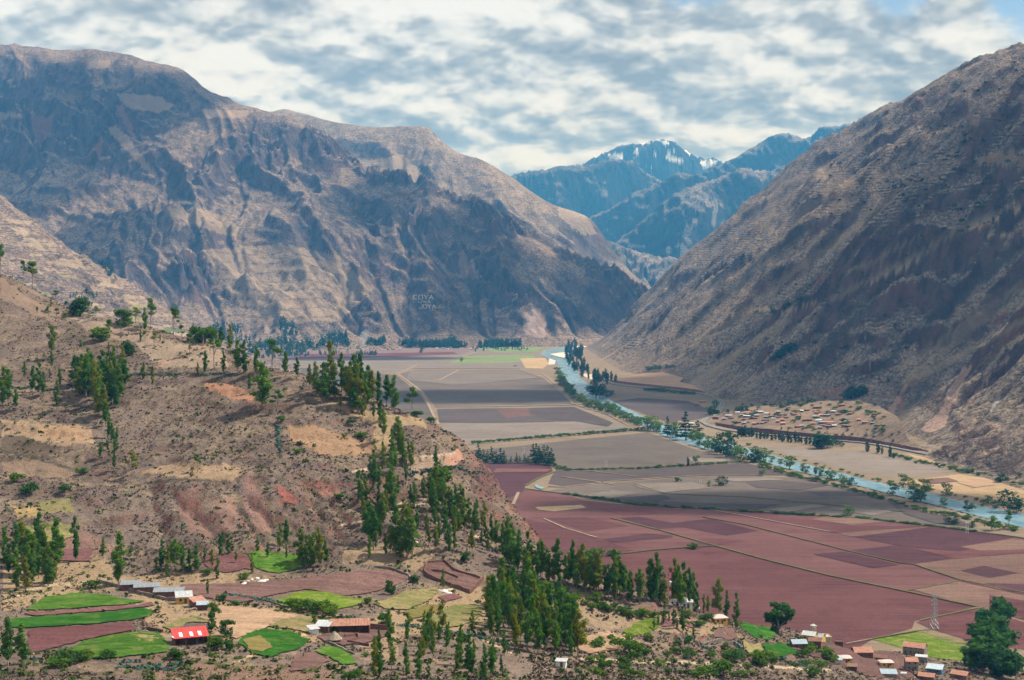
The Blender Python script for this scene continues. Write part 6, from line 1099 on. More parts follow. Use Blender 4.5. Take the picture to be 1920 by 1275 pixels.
MB().box(-6.2, 3.5, 3.05, .5, 7.6, .12).build('eave_board', 'plastic_panel', h)
H(654, 1191, 72, 3.0, 'adobe', 'tile_terracotta', 'gable', 'long adobe house with a pale terracotta roof and open porch bays', dp=6.5, rise=1.7, sheets=14, detail=1, open_front=True)
H(601, 1190, 25, 2.4, 'adobe_dark', 'tin_white', 'shed', 'white tin-roofed lean-to at the left end of the long tiled house', dp=5.5, rise=.9, rz=R_(-16), detail=0, name='shed', cat='shed', sheets=4)
H(588, 1194, 16, 2.0, 'wall_white', 'tin_white', 'shed', 'smallest white tin hut left of the round thatched hut', dp=3.6, rise=.8, rz=R_(20), detail=0, name='shed', cat='shed')
for px, py, wp, ang in ((241, 1110, 34, -4), (271, 1115, 46, -4), (312, 1124, 54, -6)):
    H(px, py, wp, 2.6, 'adobe', 'tin_grey', 'shed', {241: 'leftmost and shortest of the three low sheds with blue-grey roofs', 271: 'middle one of the three low sheds with blue-grey roofs', 312: 'rightmost and longest of the three low sheds with blue-grey roofs'}[px], dp=4.5, rise=.9, rz=R_(ang), detail=0, name='shed', cat='shed', sheets=6, group='low sheds with blue-grey roofs')
H(342, 1135, 29, 2.7, 'wall_yellow', 'tin_white', 'shed', 'small yellow house with a white roof at the end of the low sheds', dp=4.5, rise=1.5, rz=R_(4), sheets=5)
H(371, 1141, 24, 2.2, 'adobe', 'tile_terracotta', 'shed', 'adobe shack with a tilted orange roof by the round tree', dp=4.5, rise=1.2, rz=R_(24), detail=0, name='shed', cat='shed'); H(376, 1148, 19, 2.2, 'adobe_dark', 'tin_blue', 'shed', 'dark outbuilding with a pale blue tin roof in front of the orange one', dp=3.2, rise=.8, detail=0, name='shed', cat='shed')
H(1355, 1173, 26, 2.8, 'wall_yellow', 'tin_pink', 'hip', 'yellow cottage with a pale four-sided roof on the brown terrace', dp=6.5, rise=1.4, rz=R_(22)); H(1345, 1170, 7, 1.8, 'wall_white', 'tin_blue', 'shed', 'tiny pale outhouse at the left corner of the yellow cottage', dp=1.5, rise=.3, detail=0, name='outhouse', cat='shed')
H(1052, 1257, 18, 2.3, 'wall_white', 'tin_white', 'shed', 'lone little white hut with a flat white roof at the bottom edge', dp=3.2, rise=.3, detail=1, name='hut', cat='hut', rz=R_(-10))
H(1411, 1170, 30, 2.6, 'wall_beige', 'tin_white', 'gable', 'long white-roofed cottage half hidden by a bush', dp=6, rise=1.2, rz=R_(-8), sheets=5); H(1432, 1172, 16, 3.0, 'wall_white', 'tin_white', 'shed', 'small white cottage joined to the long white-roofed one', dp=5, rise=.7, detail=1)
H(1358, 1152, 9, 2.2, 'wall_blue', 'tin_blue', 'shed', 'small bluish hut among the gums behind the yellow cottage', dp=3, rise=.4, detail=0, name='hut', cat='hut')
H(1504, 1221, 27, 2.8, 'adobe', 'tin_blue', 'gable', 'brick house with a white-blue roof in front of the farmyard', dp=7, rise=1.4, rz=R_(16), sheets=5); H(1519, 1205, 24, 3.0, 'wall_yellow', 'tin_white', 'gable', 'yellow-walled house with a white roof beside the little tower', dp=6, rise=1.6, rz=R_(-18), sheets=5); H(1537, 1208, 16, 3.0, 'wall_yellow', 'tin_grey', 'gable', 'house end with a grey tin roof between the white roof and the beige yard', dp=7, rise=1.2, rz=R_(-18))
H(1532, 1222, 22, 4.6, 'adobe_dark', 'tile_brown', 'gable', 'dark two-storey adobe house in the middle of the farmyard', dp=5.5, rise=1.3, storeys=2, rz=R_(6)); H(1553, 1209, 22, 3.4, 'wall_beige', 'wall_beige', 'flat', 'beige walled yard building with a flat top', dp=8, detail=0, rz=R_(14), name='building', cat='building'); H(1577, 1216, 15, 2.8, 'adobe_dark', 'adobe', 'flat', 'roofless dark adobe box beside the white water tanks', dp=5, detail=0, name='building', cat='building')
H(1590, 1248, 24, 2.6, 'wall_yellow', 'tin_pink', 'hip', 'yellow cottage with a pinkish roof under the dark farmyard', dp=6, rise=1.2, rz=R_(14)); H(1576, 1250, 13, 2.2, 'wall_white', 'tin_blue', 'shed', 'white tin annex on the left of the lower yellow cottage', dp=4, rise=.6, detail=0, name='shed', cat='shed')
H(1669, 1256, 24, 2.6, 'wall_yellow', 'tin_pink', 'hip', 'bright yellow cottage at the bottom right with a pale roof', dp=6, rise=1.2, rz=R_(16)); H(1673, 1276, 28, 2.2, 'wall_grey', 'tin_blue', 'shed', 'shed with a wide pale blue roof below the bright yellow cottage', dp=4.5, rise=1.4, detail=0, rz=R_(10), name='shed', cat='shed', sheets=5)
H(1625, 1238, 34, 3.2, 'adobe', 'tile_terracotta', 'gable', 'broad adobe house with a terracotta roof left of the two-storey tiled ones', dp=9, rise=2.0, rz=R_(16), sheets=6); H(1674, 1226, 32, 4.6, 'adobe_dark', 'tile_brown', 'gable', 'two-storey dark adobe house with a brown tiled roof beside the green field', dp=6, rise=1.5, storeys=2); H(1641, 1222, 18, 2.6, 'adobe', 'tile_terracotta', 'gable', 'low tiled wing at the left of the two-storey dark house', dp=6, rise=1.2, rz=R_(-14), detail=0)
H(1718, 1232, 40, 4.8, 'wall_grey', 'tile_terracotta', 'gable', 'large grey-walled house with the widest terracotta roof', dp=9, rise=2.2, rz=R_(-12), storeys=2, sheets=7); H(1655, 1246, 26, 2.6, 'adobe', 'tile_brown', 'gable', 'low brown-roofed row between the broad house and the large one', dp=5, rise=1.2, rz=R_(-8)); H(1716, 1262, 22, 5.2, 'wall_grey', 'tile_terracotta', 'gable', 'tall narrow two-storey house with an orange roof and grey front', dp=8, rise=1.4, storeys=2, rz=R_(10))
H(1733, 1246, 20, 3.2, 'wall_grey', 'tin_white', 'shed', 'white flat-roofed annex behind the tall narrow house', dp=5, rise=.3, detail=0); H(1757, 1268, 28, 2.8, 'wall_blue', 'tin_blue', 'shed', 'blue-walled shed with a pale blue sloping roof', dp=6, rise=1.4, rz=R_(-10), sheets=6, name='shed', cat='shed'); H(1742, 1282, 28, 2.6, 'adobe', 'tile_terracotta', 'gable', 'terracotta roof cut by the bottom edge below the blue shed', dp=6, rise=1.4, rz=R_(-10))
H(1803, 1278, 30, 2.6, 'adobe', 'tile_terracotta', 'gable', 'rightmost tiled house, low, beside the great tree clump', dp=7, rise=1.6, rz=R_(-20), detail=0); H(1700, 1274, 8, 1.8, 'wall_white', 'tin_white', 'shed', 'tiny white shelter between the blue roofs at the bottom', dp=2, rise=.2, detail=0, name='shed', cat='shed')
H(1603, 1262, 16, 2.0, 'adobe_dark', 'tile_brown', 'shed', 'ruined brown lean-to below the lower yellow cottage', dp=4, rise=.6, detail=0, name='shed', cat='shed')
# round thatched hut
q = on_hill(625, 1209); rt = empty('round_hut', q, 0, 'round hut with a conical grey thatched roof in front of the long tiled house', 'hut'); s = 30 / FPX * q[1] / 2
b = MB(); b.tube((0, 0, -1), (0, 0, 1.7), s * .78, s * .76, 16); b.build('wall', 'adobe', rt); b = MB(); b.tube((0, 0, 1.45), (0, 0, 2.9), s, s * .5, 18, True); b.tube((0, 0, 2.9), (0, 0, 4.2), s * .5, .12, 18, False); b.build('roof', 'thatch', rt); MB().box(0, -s * .78, .85, .8, .2, 1.7).build('door', 'dark_opening', rt)
# telecom station
q = on_hill(1268, 1139, d1=900); st = house(q, 44 / FPX * q[1], 6, 3.2, 'wall_white', 'wall_grey', 'flat', R_(-6), 'white flat-topped station building at the foot of the red and white mast', None, 1, 'station_building', None, 'building')
for k in range(6): MB().tube((-5 + k * 2, .2, 3.2), (-5 + k * 2, .2, 4.2), .06, .06, 4).build('railing_post', 'steel', st)
q = on_hill(1291, 1143, d1=900); house(q, 18 / FPX * q[1], 4, 2.8, 'wall_white', 'tin_white', 'shed', 0, 'small white hut on the right of the station building', None, 1, 'hut', .5, 'hut'); q = on_hill(1308, 1149, d1=900); house(q, 9 / FPX * q[1], 2, 1.2, 'wall_white', 'tin_white', 'shed', 0, 'low white box at the right end of the station yard', None, 0, 'equipment_box', .1, 'box')
q = on_hill(1258, 1136, d1=900); mh = 68 / FPX * q[1]; ms = empty('radio_mast', q, 0, 'red and white banded radio mast with a dish rising among the gums', 'mast'); nb = 7
for k in range(nb):
    z0 = mh * .86 * k / nb; z1 = mh * .86 * (k + 1) / nb; w0 = .55 - .05 * k; b = MB()
    for a in range(3): c0 = (w0 * math.cos(a * 2.094), w0 * math.sin(a * 2.094)); c1 = (w0 * math.cos(a * 2.094 + 2.094), w0 * math.sin(a * 2.094 + 2.094)); b.tube((*c0, z0), (*c0, z1), .13, .13, 5); b.tube((*c0, z0), (*c1, z1), .06, .06, 4); b.tube((*c1, z0), (*c0, (z0 + z1) / 2), .06, .06, 4)
    b.build('mast_section', 'mast_white' if k % 2 == 0 else 'mast_red', ms)
b = MB(); b.tube((0, 0, mh * .86), (0, 0, mh), .09, .05, 5); b.build('lightning_rod', 'mast_red', ms)
b = MB(); b.tube((0, -.55, mh * .62), (0, -1.05, mh * .62), .75, .2, 12); b.build('dish', 'mast_white', ms)
for a in range(3): MB().box(.75 * math.cos(a * 2.094 + .5), .75 * math.sin(a * 2.094 + .5), mh * .82, .3, .25, 1.9).build('antenna_panel', 'mast_red', ms)
# pylon and twin-pole supports
def lattice(loc, hgt, label):
    rt = empty('power_pylon', loc, .5, label, 'pylon'); legs = [(-1, -1), (1, -1), (1, 1), (-1, 1)]; wb = hgt * .085; r0 = .2
    def wz(z): return wb * (1 - .88 * min(1, z / (hgt * .72))) + .25
    for (sx, sy) in legs: MB().tube((sx * wz(0), sy * wz(0), 0), (sx * wz(hgt * .95), sy * wz(hgt * .95), hgt * .95), r0, .12, 4).build('leg', 'steel', rt)
    zs = [hgt * f for f in (0, .14, .27, .39, .50, .60, .69, .77, .85, .95)]; b = MB()
    for z0, z1 in zip(zs[:-1], zs[1:]):
        for i in range(4):
            a = legs[i]; c = legs[(i + 1) % 4]; b.tube((a[0] * wz(z0), a[1] * wz(z0), z0), (c[0] * wz(z1), c[1] * wz(z1), z1), .09, .09, 4); b.tube((c[0] * wz(z0), c[1] * wz(z0), z0), (a[0] * wz(z1), a[1] * wz(z1), z1), .09, .09, 4); b.tube((a[0] * wz(z1), a[1] * wz(z1), z1), (c[0] * wz(z1), c[1] * wz(z1), z1), .08, .08, 4)
    b.build('bracing', 'steel', rt)
    for z in (.70, .82, .94):
        b = MB(); L_ = hgt * (.085 if z > .9 else .10); b.tube((-L_, 0, hgt * z), (L_, 0, hgt * z), .13, .13, 4); b.tube((-L_, 0, hgt * z), (0, 0, hgt * (z + .04)), .07, .07, 4); b.tube((L_, 0, hgt * z), (0, 0, hgt * (z + .04)), .07, .07, 4); b.build('crossarm', 'steel', rt)
        for s in (-1, 1): MB().tube((s * L_, 0, hgt * z), (s * L_, 0, hgt * z - 1.2), .12, .12, 5).build('insulator', 'mast_white', rt)
q = plain(1757, 1183); lattice(q, hp(q, 68), 'tall grey lattice pylon standing between the maroon field and the bright green one')
for px, py, hh, lab in ((1817, 1003, 24, 'pale twin-pole power support on the dark maroon plots at the right'), (1137, 877, 13, 'thin twin-pole power support on the big grey field'), (982, 853, 14, 'twin-pole power support behind the pine windbreak'), (1315, 908, 8, 'short twin-pole support near the spreading tree'), (1785, 861, 10, 'pale pole pair beside the road under the cliffs')):
    q = plain(px, py); hh = hp(q, hh); rt = empty('power_support', q, .3, lab, 'pylon', 'twin-pole power supports')
    for s in (-1, 1): MB().tube((s * 1.3, 0, 0), (s * 1.3, 0, hh), .2, .14, 5).build('pole', 'mast_white', rt)
    MB().box(0, 0, hh * .9, 4.6, .22, .22).build('crossarm', 'mast_white', rt)
for k, (px, py) in enumerate(((1583, 1217), (1590, 1218))):
    q = on_hill(px, py, d1=1500); rt = empty('water_tank', q, 0, ('left' if k == 0 else 'right') + ' one of two white round water tanks in the farmyard', 'water tank', 'white water tanks'); MB().tube((0, 0, 0), (0, 0, 2.0), 1.15, 1.15, 14).build('tank_body', 'mast_white', rt); MB().tube((0, 0, 2.0), (0, 0, 2.4), 1.15, .35, 14).build('lid', 'mast_white', rt)
q = on_hill(1533, 1203, d1=1500); rt = empty('lookout_tower', q, .2, 'little beige lookout tower with a white cap above the yellow-walled house', 'tower'); MB().box(0, 3, 2.5, 2.6, 2.6, 7).build('wall', 'wall_beige', rt)
for sx in (-1, 1):
    for sy in (-1, 1): MB().box(sx * 1.1, 3 + sy * 1.1, 6.7, .25, .25, 1.4).build('post', 'wall_beige', rt)
MB().poly([(-1.7, 1.3, 7.4), (1.7, 1.3, 7.4), (1.7, 4.7, 7.4), (-1.7, 4.7, 7.4), (0, 3, 8.4)], [(3, 2, 1, 0), (0, 1, 4), (1, 2, 4), (2, 3, 4), (3, 0, 4)]).build('roof', 'tin_white', rt)
# adobe and stone walls
def wall_line(L, hgt, th, mat, name, label, cat='wall', d1=1350):
    W_ = densify([on_hill(a, b, d1=d1) for a, b in L], 2.5); r_ = random.Random(len(L) + int(L[0][0])); P = np.array([(p[0], p[1]) for p in W_]); z = hH(P[:, 0], P[:, 1]); T = np.gradient(P, axis=0); T /= np.linalg.norm(T, axis=1)[:, None] + 1e-9; N = np.stack([-T[:, 1], T[:, 0]], 1) * th / 2; n = len(P); V = []
    for i in range(n):
        tt = z[i] + hgt * r_.uniform(.75, 1.1)
        for s in (1, -1): V += [(P[i, 0] + s * N[i, 0], P[i, 1] + s * N[i, 1], z[i] - .6), (P[i, 0] + s * N[i, 0], P[i, 1] + s * N[i, 1], tt)]
    F = []
    for i in range(n - 1): a = 4 * i; b = a + 4; F += [(a, b, b + 1, a + 1), (a + 3, b + 3, b + 2, a + 2), (a + 1, b + 1, b + 3, a + 3)]
    F += [(0, 1, 3, 2), (4 * n - 2, 4 * n - 1, 4 * n - 3, 4 * n - 4)]; me = bpy.data.meshes.new(name); me.from_pydata(V, [], F); me.update(); return tag(mesh_obj(name, me, mat), label, cat)
wall_line([(182, 1094), (230, 1108), (280, 1122), (326, 1130)], 1.5, .6, 'stone', 'stone_wall', 'long dark stone wall running below the three low sheds')
wall_line([(692, 1184), (738, 1188)], 2.4, .5, 'adobe', 'adobe_wall', 'adobe yard wall at the right end of the long tiled house'); wall_line([(795, 1080), (830, 1096), (880, 1116), (906, 1090)], 2.0, .6, 'adobe', 'adobe_wall', 'front adobe wall of the roofless red enclosure'); wall_line([(795, 1078), (800, 1060), (832, 1056), (852, 1074), (900, 1088)], 1.6, .6, 'adobe', 'adobe_wall', 'back adobe wall of the roofless red enclosure')
wall_line([(808, 1074), (835, 1078), (858, 1088)], 1.4, .5, 'adobe', 'adobe_wall', 'inner adobe wall inside the roofless red enclosure'); wall_line([(740, 1106), (770, 1092), (765, 1082), (720, 1068), (700, 1066)], 1.0, .5, 'stone', 'stone_wall', 'low stone wall round the tip of the large brown field'); wall_line([(644, 1200), (668, 1196), (672, 1204), (650, 1210)], 1.4, .5, 'adobe', 'adobe_wall', 'broken adobe corner in front of the long tiled house'); wall_line([(652, 1210), (690, 1216)], 1.1, .5, 'adobe_dark', 'adobe_wall', 'low dark adobe wall right of the round thatched hut')
wall_line([(606, 1208), (640, 1222), (662, 1232)], 1.0, .5, 'stone', 'stone_wall', 'low stone wall below the round thatched hut'); wall_line([(272, 1184), (300, 1190)], 1.4, .9, 'adobe_dark', 'adobe_wall', 'short dark ruined wall above the third green field'); wall_line([(1310, 1212), (1380, 1210), (1395, 1222)], 1.2, .8, 'stone', 'stone_wall', 'stone terrace wall below the brown plot'); wall_line([(1560, 1208), (1600, 1220), (1640, 1228)], 1.2, .5, 'adobe', 'adobe_wall', 'adobe wall between the farmyard and the tiled roofs'); wall_line([(1690, 1262), (1740, 1276)], 1.4, .5, 'adobe_dark', 'adobe_wall', 'dark adobe wall beside the tall narrow house')
# loose white boulders beside the brown field
r = random.Random(3)
for i, (px, py) in enumerate(((470, 1090), (480, 1088), (489, 1094), (463, 1093), (497, 1091), (455, 1098), (833, 1113), (840, 1116), (778, 1020), (1052, 1126))):
    q = on_hill(px, py); s = r.uniform(.8, 1.4) * (1.3 if i in (2, 6) else 1); bm_ = MB(); rr = np.random.RandomState(i); n = 7
    for (z0, z1, a, b_) in ((-.3, .25, 1, .95), (.25, .6, .95, .5)): bm_.tube((0, 0, z0 * s), (rr.normal() * .1, 0, z1 * s), s * a, s * b_, n)
    o = bm_.build('boulder', 'white_stone'); o.location = q; o.scale = (1.6, 1, 1); o.rotation_euler = (0, 0, r.random() * 3)
    tag(o, ['white boulder in the pile left of the brown field top', 'second white boulder of the pile', 'largest flat white boulder of the pile', 'small white boulder left of the pile', 'white boulder at the right end of the pile', 'small pale boulder in the straw below the pile', 'big white boulder under the red enclosure', 'smaller white boulder under the red enclosure', 'pale leaning boulder among the slender gums', 'pale boulder under the curving hedge'][i], 'boulder', 'white boulders')
# village on the terrace beyond the river
VH = [(1342, 785, 11, 0), (1367, 782, 12, 1), (1359, 788, 7, 1), (1384, 776, 8, 1), (1393, 781, 7, 1), (1401, 783, 13, 1), (1403, 776, 11, 2), (1423, 775, 16, 1), (1420, 782, 9, 1), (1438, 778, 8, 1), (1460, 775, 8, 1), (1436, 790, 14, 0), (1452, 788, 9, 1), (1459, 793, 6, 2), (1396, 796, 7, 1), (1385, 794, 12, 0), (1416, 797, 7, 2), (1505, 773, 7, 1), (1487, 777, 8, 0), (1498, 783, 10, 0), (1532, 784, 12, 1), (1537, 791, 12, 1), (1542, 795, 11, 1), (1564, 774, 8, 1), (1557, 795, 14, 2), (1566, 801, 9, 1), (1586, 801, 13, 0), (1526, 797, 9, 2), (1580, 762, 12, 0), (1532, 766, 12, 0), (1554, 802, 10, 0), (1475, 785, 8, 0), (1510, 790, 9, 0), (1445, 783, 7, 0), (1470, 797, 8, 2), (1595, 778, 9, 0), (1612, 790, 8, 2)]
for i, (px, py, wp, ty) in enumerate(VH):
    q = on_terr(px, py); w_ = wp / FPX * q[1]; wl, rf = (('adobe', 'tile_brown'), ('wall_white' if i % 3 == 0 else 'adobe', 'tin_white' if i % 2 else 'tin_grey'), ('adobe', 'tile_terracotta'))[ty]
    house(q, w_, 6 + (i % 3), 3.0, wl, rf, 'gable' if i % 2 else 'shed', R_((i * 37) % 30 - 15), {0: 'brown adobe house', 1: 'white-roofed house', 2: 'orange-roofed house'}[ty] + ' in the village across the river', 'village houses across the river', 0, 'house', 1.2)
r = random.Random(21)
for (a, b_) in rand_in([(1350, 790), (1400, 772), (1480, 768), (1560, 772), (1640, 780), (1640, 800), (1560, 808), (1420, 798)], 34, 44, 5):
    q = on_terr(a, b_); house(q, r.uniform(7, 12), r.uniform(5, 7), 2.8, r.choice(['adobe', 'adobe_dark', 'adobe']), r.choice(['tile_brown', 'tile_brown', 'tile_terracotta', 'tin_grey']), 'gable', r.uniform(-.5, .5), 'small earth-coloured house in the village across the river', 'village houses across the river', 0, 'house', 1.2)
for px, py, wp, wl, rf, lab in ((1299, 797, 13, 'wall_white', 'tin_white', 'white roadside building nearest the tall fir at the river bend'), (1277, 794, 9, 'wall_white', 'tile_terracotta', 'small white building left of the tall fir'), (1290, 800, 8, 'wall_beige', 'tin_white', 'low white-roofed shed by the river behind the fir'), (1318, 755, 12, 'adobe', 'tile_terracotta', 'orange-roofed adobe house inside the road bend'), (1308, 761, 9, 'adobe', 'tile_brown', 'ruined adobe house below the orange-roofed one in the road bend'), (966, 687, 5, 'adobe', 'tile_brown', 'tiny dark hut on the stubble by the upper river'), (948, 870, 7, 'wall_beige', 'tile_terracotta', 'small orange-roofed house among the windbreak pines')):
    q = plain(px, py); house(q, wp / FPX * q[1], 6, 3.2, wl, rf, 'gable', .2, lab, None, 0, 'house', 1.3)
r = random.Random(9)
for i in range(44):
    a = r.uniform(600, 745) if i < 30 else r.uniform(745, 900); b_ = (r.uniform(645, 657) if i < 30 else r.uniform(652, 657)); q = on_far(a, b_); w_ = r.uniform(9, 16)
    house(q, w_, 9, 4.0, r.choice(['adobe', 'adobe', 'wall_beige', 'wall_white']), r.choice(['tile_terracotta', 'tile_brown', 'tin_white', 'tile_brown']), 'gable', r.uniform(-.5, .5), 'tiny house of the distant village below the left mountain', 'distant village houses', 0, 'house', 2.0)
# cars on the road
def car(loc, rz, label):
    rt = empty('car', loc, rz, label, 'car'); pr = [(-2.1, .35), (2.1, .35), (2.15, .85), (1.1, 1.0), (-2.1, 1.05)]; V = [(x, -.85, z) for x, z in pr] + [(x, .85, z) for x, z in pr]
    MB().poly(V, [(4, 3, 2, 1, 0), (5, 6, 7, 8, 9), (0, 1, 6, 5), (1, 2, 7, 6), (2, 3, 8, 7), (3, 4, 9, 8), (4, 0, 5, 9)]).build('body', 'car_white', rt)
    pr = [(-2.0, 1.04), (.95, 1.02), (.35, 1.55), (-1.7, 1.58)]; V = [(x, -.74, z) for x, z in pr] + [(x, .74, z) for x, z in pr]; MB().poly(V, [(3, 2, 1, 0), (4, 5, 6, 7), (0, 1, 5, 4), (1, 2, 6, 5), (3, 0, 4, 7)]).build('window', 'car_glass', rt); MB().box(-.68, 0, 1.6, 2.0, 1.46, .06).build('roof', 'car_white', rt)
    for sx in (-1.3, 1.3):
        for sy in (-.8, .8): MB().tube((sx, sy - .1, .34), (sx, sy + .1, .34), .34, .34, 10).build('wheel', 'tyre', rt)
for px, py, a, lab in ((1505, 822.5, -.12, 'white car on the road left of the dark roadside clump'), (1917, 896, -.35, 'white car on the road at the right edge of the view'), (1354, 765, 1.5, 'pale car on the road bend above the village')):
    q = gpt(px, py, 2.25); car(q, a, lab)
# animals and a person near the fields
def skin_body(name, pts, edges, mat, parent):
    me = bpy.data.meshes.new(name); me.from_pydata([p[:3] for p in pts], edges, []); me.update(); o = bpy.data.objects.new(name, me); COL.objects.link(o); o.parent = parent
    m_ = o.modifiers.new('skin', 'SKIN'); m_.use_smooth_shade = True
    for v, p in zip(me.skin_vertices[0].data, pts): v.radius = (p[3], p[3] * (p[4] if len(p) > 4 else 1))
    me.skin_vertices[0].data[0].use_root = True; s = o.modifiers.new('sub', 'SUBSURF'); s.levels = s.render_levels = 1; me.materials.append(MATS[mat]); return o
for k, (px, py, rz) in enumerate(((377, 1096, .2), (451, 1098, -.3))):
    q = on_hill(px, py); rt = empty('cow', q, rz, ('black cow at the left corner of the large brown field', 'dark cow grazing beside the white boulders')[k], 'cow')
    P = [(-.75, 0, 1.12, .34), (-.1, 0, 1.05, .40), (.55, 0, 1.12, .34), (.95, 0, 1.25 if k == 0 else .9, .20), (1.25, 0, 1.35 if k == 0 else .5, .15), (1.55, 0, 1.2 if k == 0 else .25, .10), (-.8, .2, .75, .16), (-.86, .2, .42, .08), (-.8, .2, .05, .07), (-.8, -.2, .75, .16), (-.86, -.2, .42, .08), (-.8, -.2, .05, .07), (.6, .2, .7, .13), (.6, .2, .38, .07), (.6, .2, .05, .06), (.6, -.2, .7, .13), (.6, -.2, .38, .07), (.6, -.2, .05, .06), (-1.08, 0, 1.1, .05), (-1.15, 0, .6, .03)]
    skin_body('body', P, [(0, 1), (1, 2), (2, 3), (3, 4), (4, 5), (0, 6), (6, 7), (7, 8), (0, 9), (9, 10), (10, 11), (2, 12), (12, 13), (13, 14), (2, 15), (15, 16), (16, 17), (0, 18), (18, 19)], 'cow_hide', rt)
q = on_hill(566, 1237); rt = empty('person', q, 2.2, 'person in dark clothes standing on the small brown plot with legs apart', 'person')
P = [(0, 0, .92, .15), (0, 0, 1.15, .14), (0, 0, 1.38, .17), (0, 0, 1.50, .06), (0, .02, 1.62, .10), (.11, 0, .86, .10), (.15, .03, .48, .07), (.17, 0, .06, .05), (-.11, 0, .86, .10), (-.15, -.03, .48, .07), (-.17, 0, .06, .05), (.2, 0, 1.40, .07), (.30, .04, 1.14, .05), (.28, .14, .92, .04), (-.2, 0, 1.40, .07), (-.30, .04, 1.14, .05), (-.28, .14, .92, .04)]
skin_body('body', P, [(0, 1), (1, 2), (2, 3), (3, 4), (0, 5), (5, 6), (6, 7), (0, 8), (8, 9), (9, 10), (2, 11), (11, 12), (12, 13), (2, 14), (14, 15), (15, 16)], 'cloth_dark', rt)
b = MB(); b.tube((0, .02, 1.68), (0, .02, 1.80), .13, .09, 10); b.tube((0, .02, 1.66), (0, .02, 1.69), .22, .22, 12); b.build('hat', 'wood_door', rt)
# words laid out in white stones on the left mountain
GL = {'C': [[(1, 0), (.15, 0), (0, .25), (0, .75), (.15, 1), (1, 1)]], 'O': [[(0, .1), (.15, 0), (.85, 0), (1, .15), (1, .85), (.85, 1), (.15, 1), (0, .85), (0, .1)]], 'Y': [[(0, 0), (.5, .5), (1, 0)], [(.5, .5), (.5, 1)]], 'A': [[(0, 1), (.5, 0), (1, 1)], [(.22, .62), (.78, .62)]], 'U': [[(0, 0), (0, .85), (.2, 1), (.8, 1), (1, .85), (1, 0)]], 'N': [[(0, 1), (0, 0), (1, 1), (1, 0)]], 'J': [[(1, 0), (1, .85), (.8, 1), (.2, 1), (0, .85)]]}
lt = None
for word, x0, y0, cw, ch, gp, sw in (('COYA', 775.5, 553.8, 7.0, 7.6, 2.9, 4.2), ('UNA', 784.5, 564.0, 5.4, 4.4, 3.2, 2.6), ('JOYA', 785, 571.5, 6.4, 7.2, 1.9, 3.8)):
    for i, c_ in enumerate(word):
        V = []; F = []
        for st in GL[c_]:
            px_ = [(x0 + i * (cw + gp) + a * cw + (1 if word == 'JOYA' else 0) * b_ * 1.0, y0 + b_ * ch) for a, b_ in st]; W_ = [on_far(a, b_) for a, b_ in densify(px_, 1.1)]; W_ = [(q[0], q[1], q[2] + 1.2) for q in W_]
            if lt is None: lt = empty('hillside_lettering', W_[0], 0, 'huge white stone letters reading COYA UNA JOYA on the slope of the left mountain', 'lettering')
            for p, q2 in zip(W_[:-1], W_[1:]):
                p = Vector(p) - lt.location; q2 = Vector(q2) - lt.location; dr = (q2 - p); s_ = dr.cross(Vector((0, -.8, .6))); s_ = s_.normalized() * sw / 2 if s_.length > 1e-6 else Vector((sw / 2, 0, 0)); n = len(V); up_ = Vector((0, -.45, .6)); e_ = dr.normalized() * .5 if dr.length > 1e-6 else dr
                V += [p - e_ - s_, p - e_ + s_, q2 + e_ + s_, q2 + e_ - s_, p - e_ - s_ + up_, p - e_ + s_ + up_, q2 + e_ + s_ + up_, q2 + e_ - s_ + up_]; F += [tuple(n + k for k in f) for f in ((3, 2, 1, 0), (4, 5, 6, 7), (0, 1, 5, 4), (1, 2, 6, 5), (2, 3, 7, 6), (3, 0, 4, 7))]
        me = bpy.data.meshes.new('letter'); me.from_pydata([tuple(v) for v in V], [], F); me.update(); mesh_obj('letter', me, 'letter_stone', lt)
# dry grass close to the viewer at the lower right corner
rs2 = np.random.RandomState(8); bx = 2.0; V = []; F = []
m, t = new_mat('dry_grass'); finish(t, t.mix(t.noise(t.pos(), 6, 2), (.36, .26, .17), (.52, .41, .29)), .9)
for k in range(26):
    y0 = 5.0 + rs2.rand() * .8; x0 = (1885 + rs2.normal() * 26 - CX) / FPX * y0; z0 = float(hH(np.array([x0]), np.array([y0]))[0]) - .05; top = CAM_Z + (HOR - (1190 + abs(rs2.normal()) * 50)) / FPX * y0; hh = max(.2, top - z0); ln = rs2.normal() * .16 - .12; w_ = .0022; s0 = len(V)
    for i in range(7): f = i / 6; V += [(x0 + ln * f * f - w_ * (1 - f * .8), y0, z0 + hh * f), (x0 + ln * f * f + w_ * (1 - f * .8), y0 + .003, z0 + hh * f)]
    for i in range(6): a = s0 + 2 * i; F.append((a, a + 1, a + 3, a + 2))
o = mesh_obj('dry_grass', np_mesh('dry_grass', V, F), 'dry_grass'); o['kind'] = 'stuff'
# thin smoke over the distant village
m, t = new_mat('smoke'); v = t.n.new('ShaderNodeVolumePrincipled'); v.inputs['Color'].default_value = (.9, .93, 1, 1); v.inputs['Density'].default_value = .010; t.l.new(v.outputs[0], t.out.inputs['Volume'])
q = on_far(679, 660); b = MB(); pp = [(0, 0, 0, 5), (4, 0, 22, 12), (2, 0, 48, 20), (10, 0, 78, 24), (26, 0, 104, 12)]
for a, c in zip(pp[:-1], pp[1:]): b.tube(a[:3], c[:3], a[3], c[3], 10, True)
o = b.build('smoke', 'smoke'); o.location = q; o['kind'] = 'stuff'

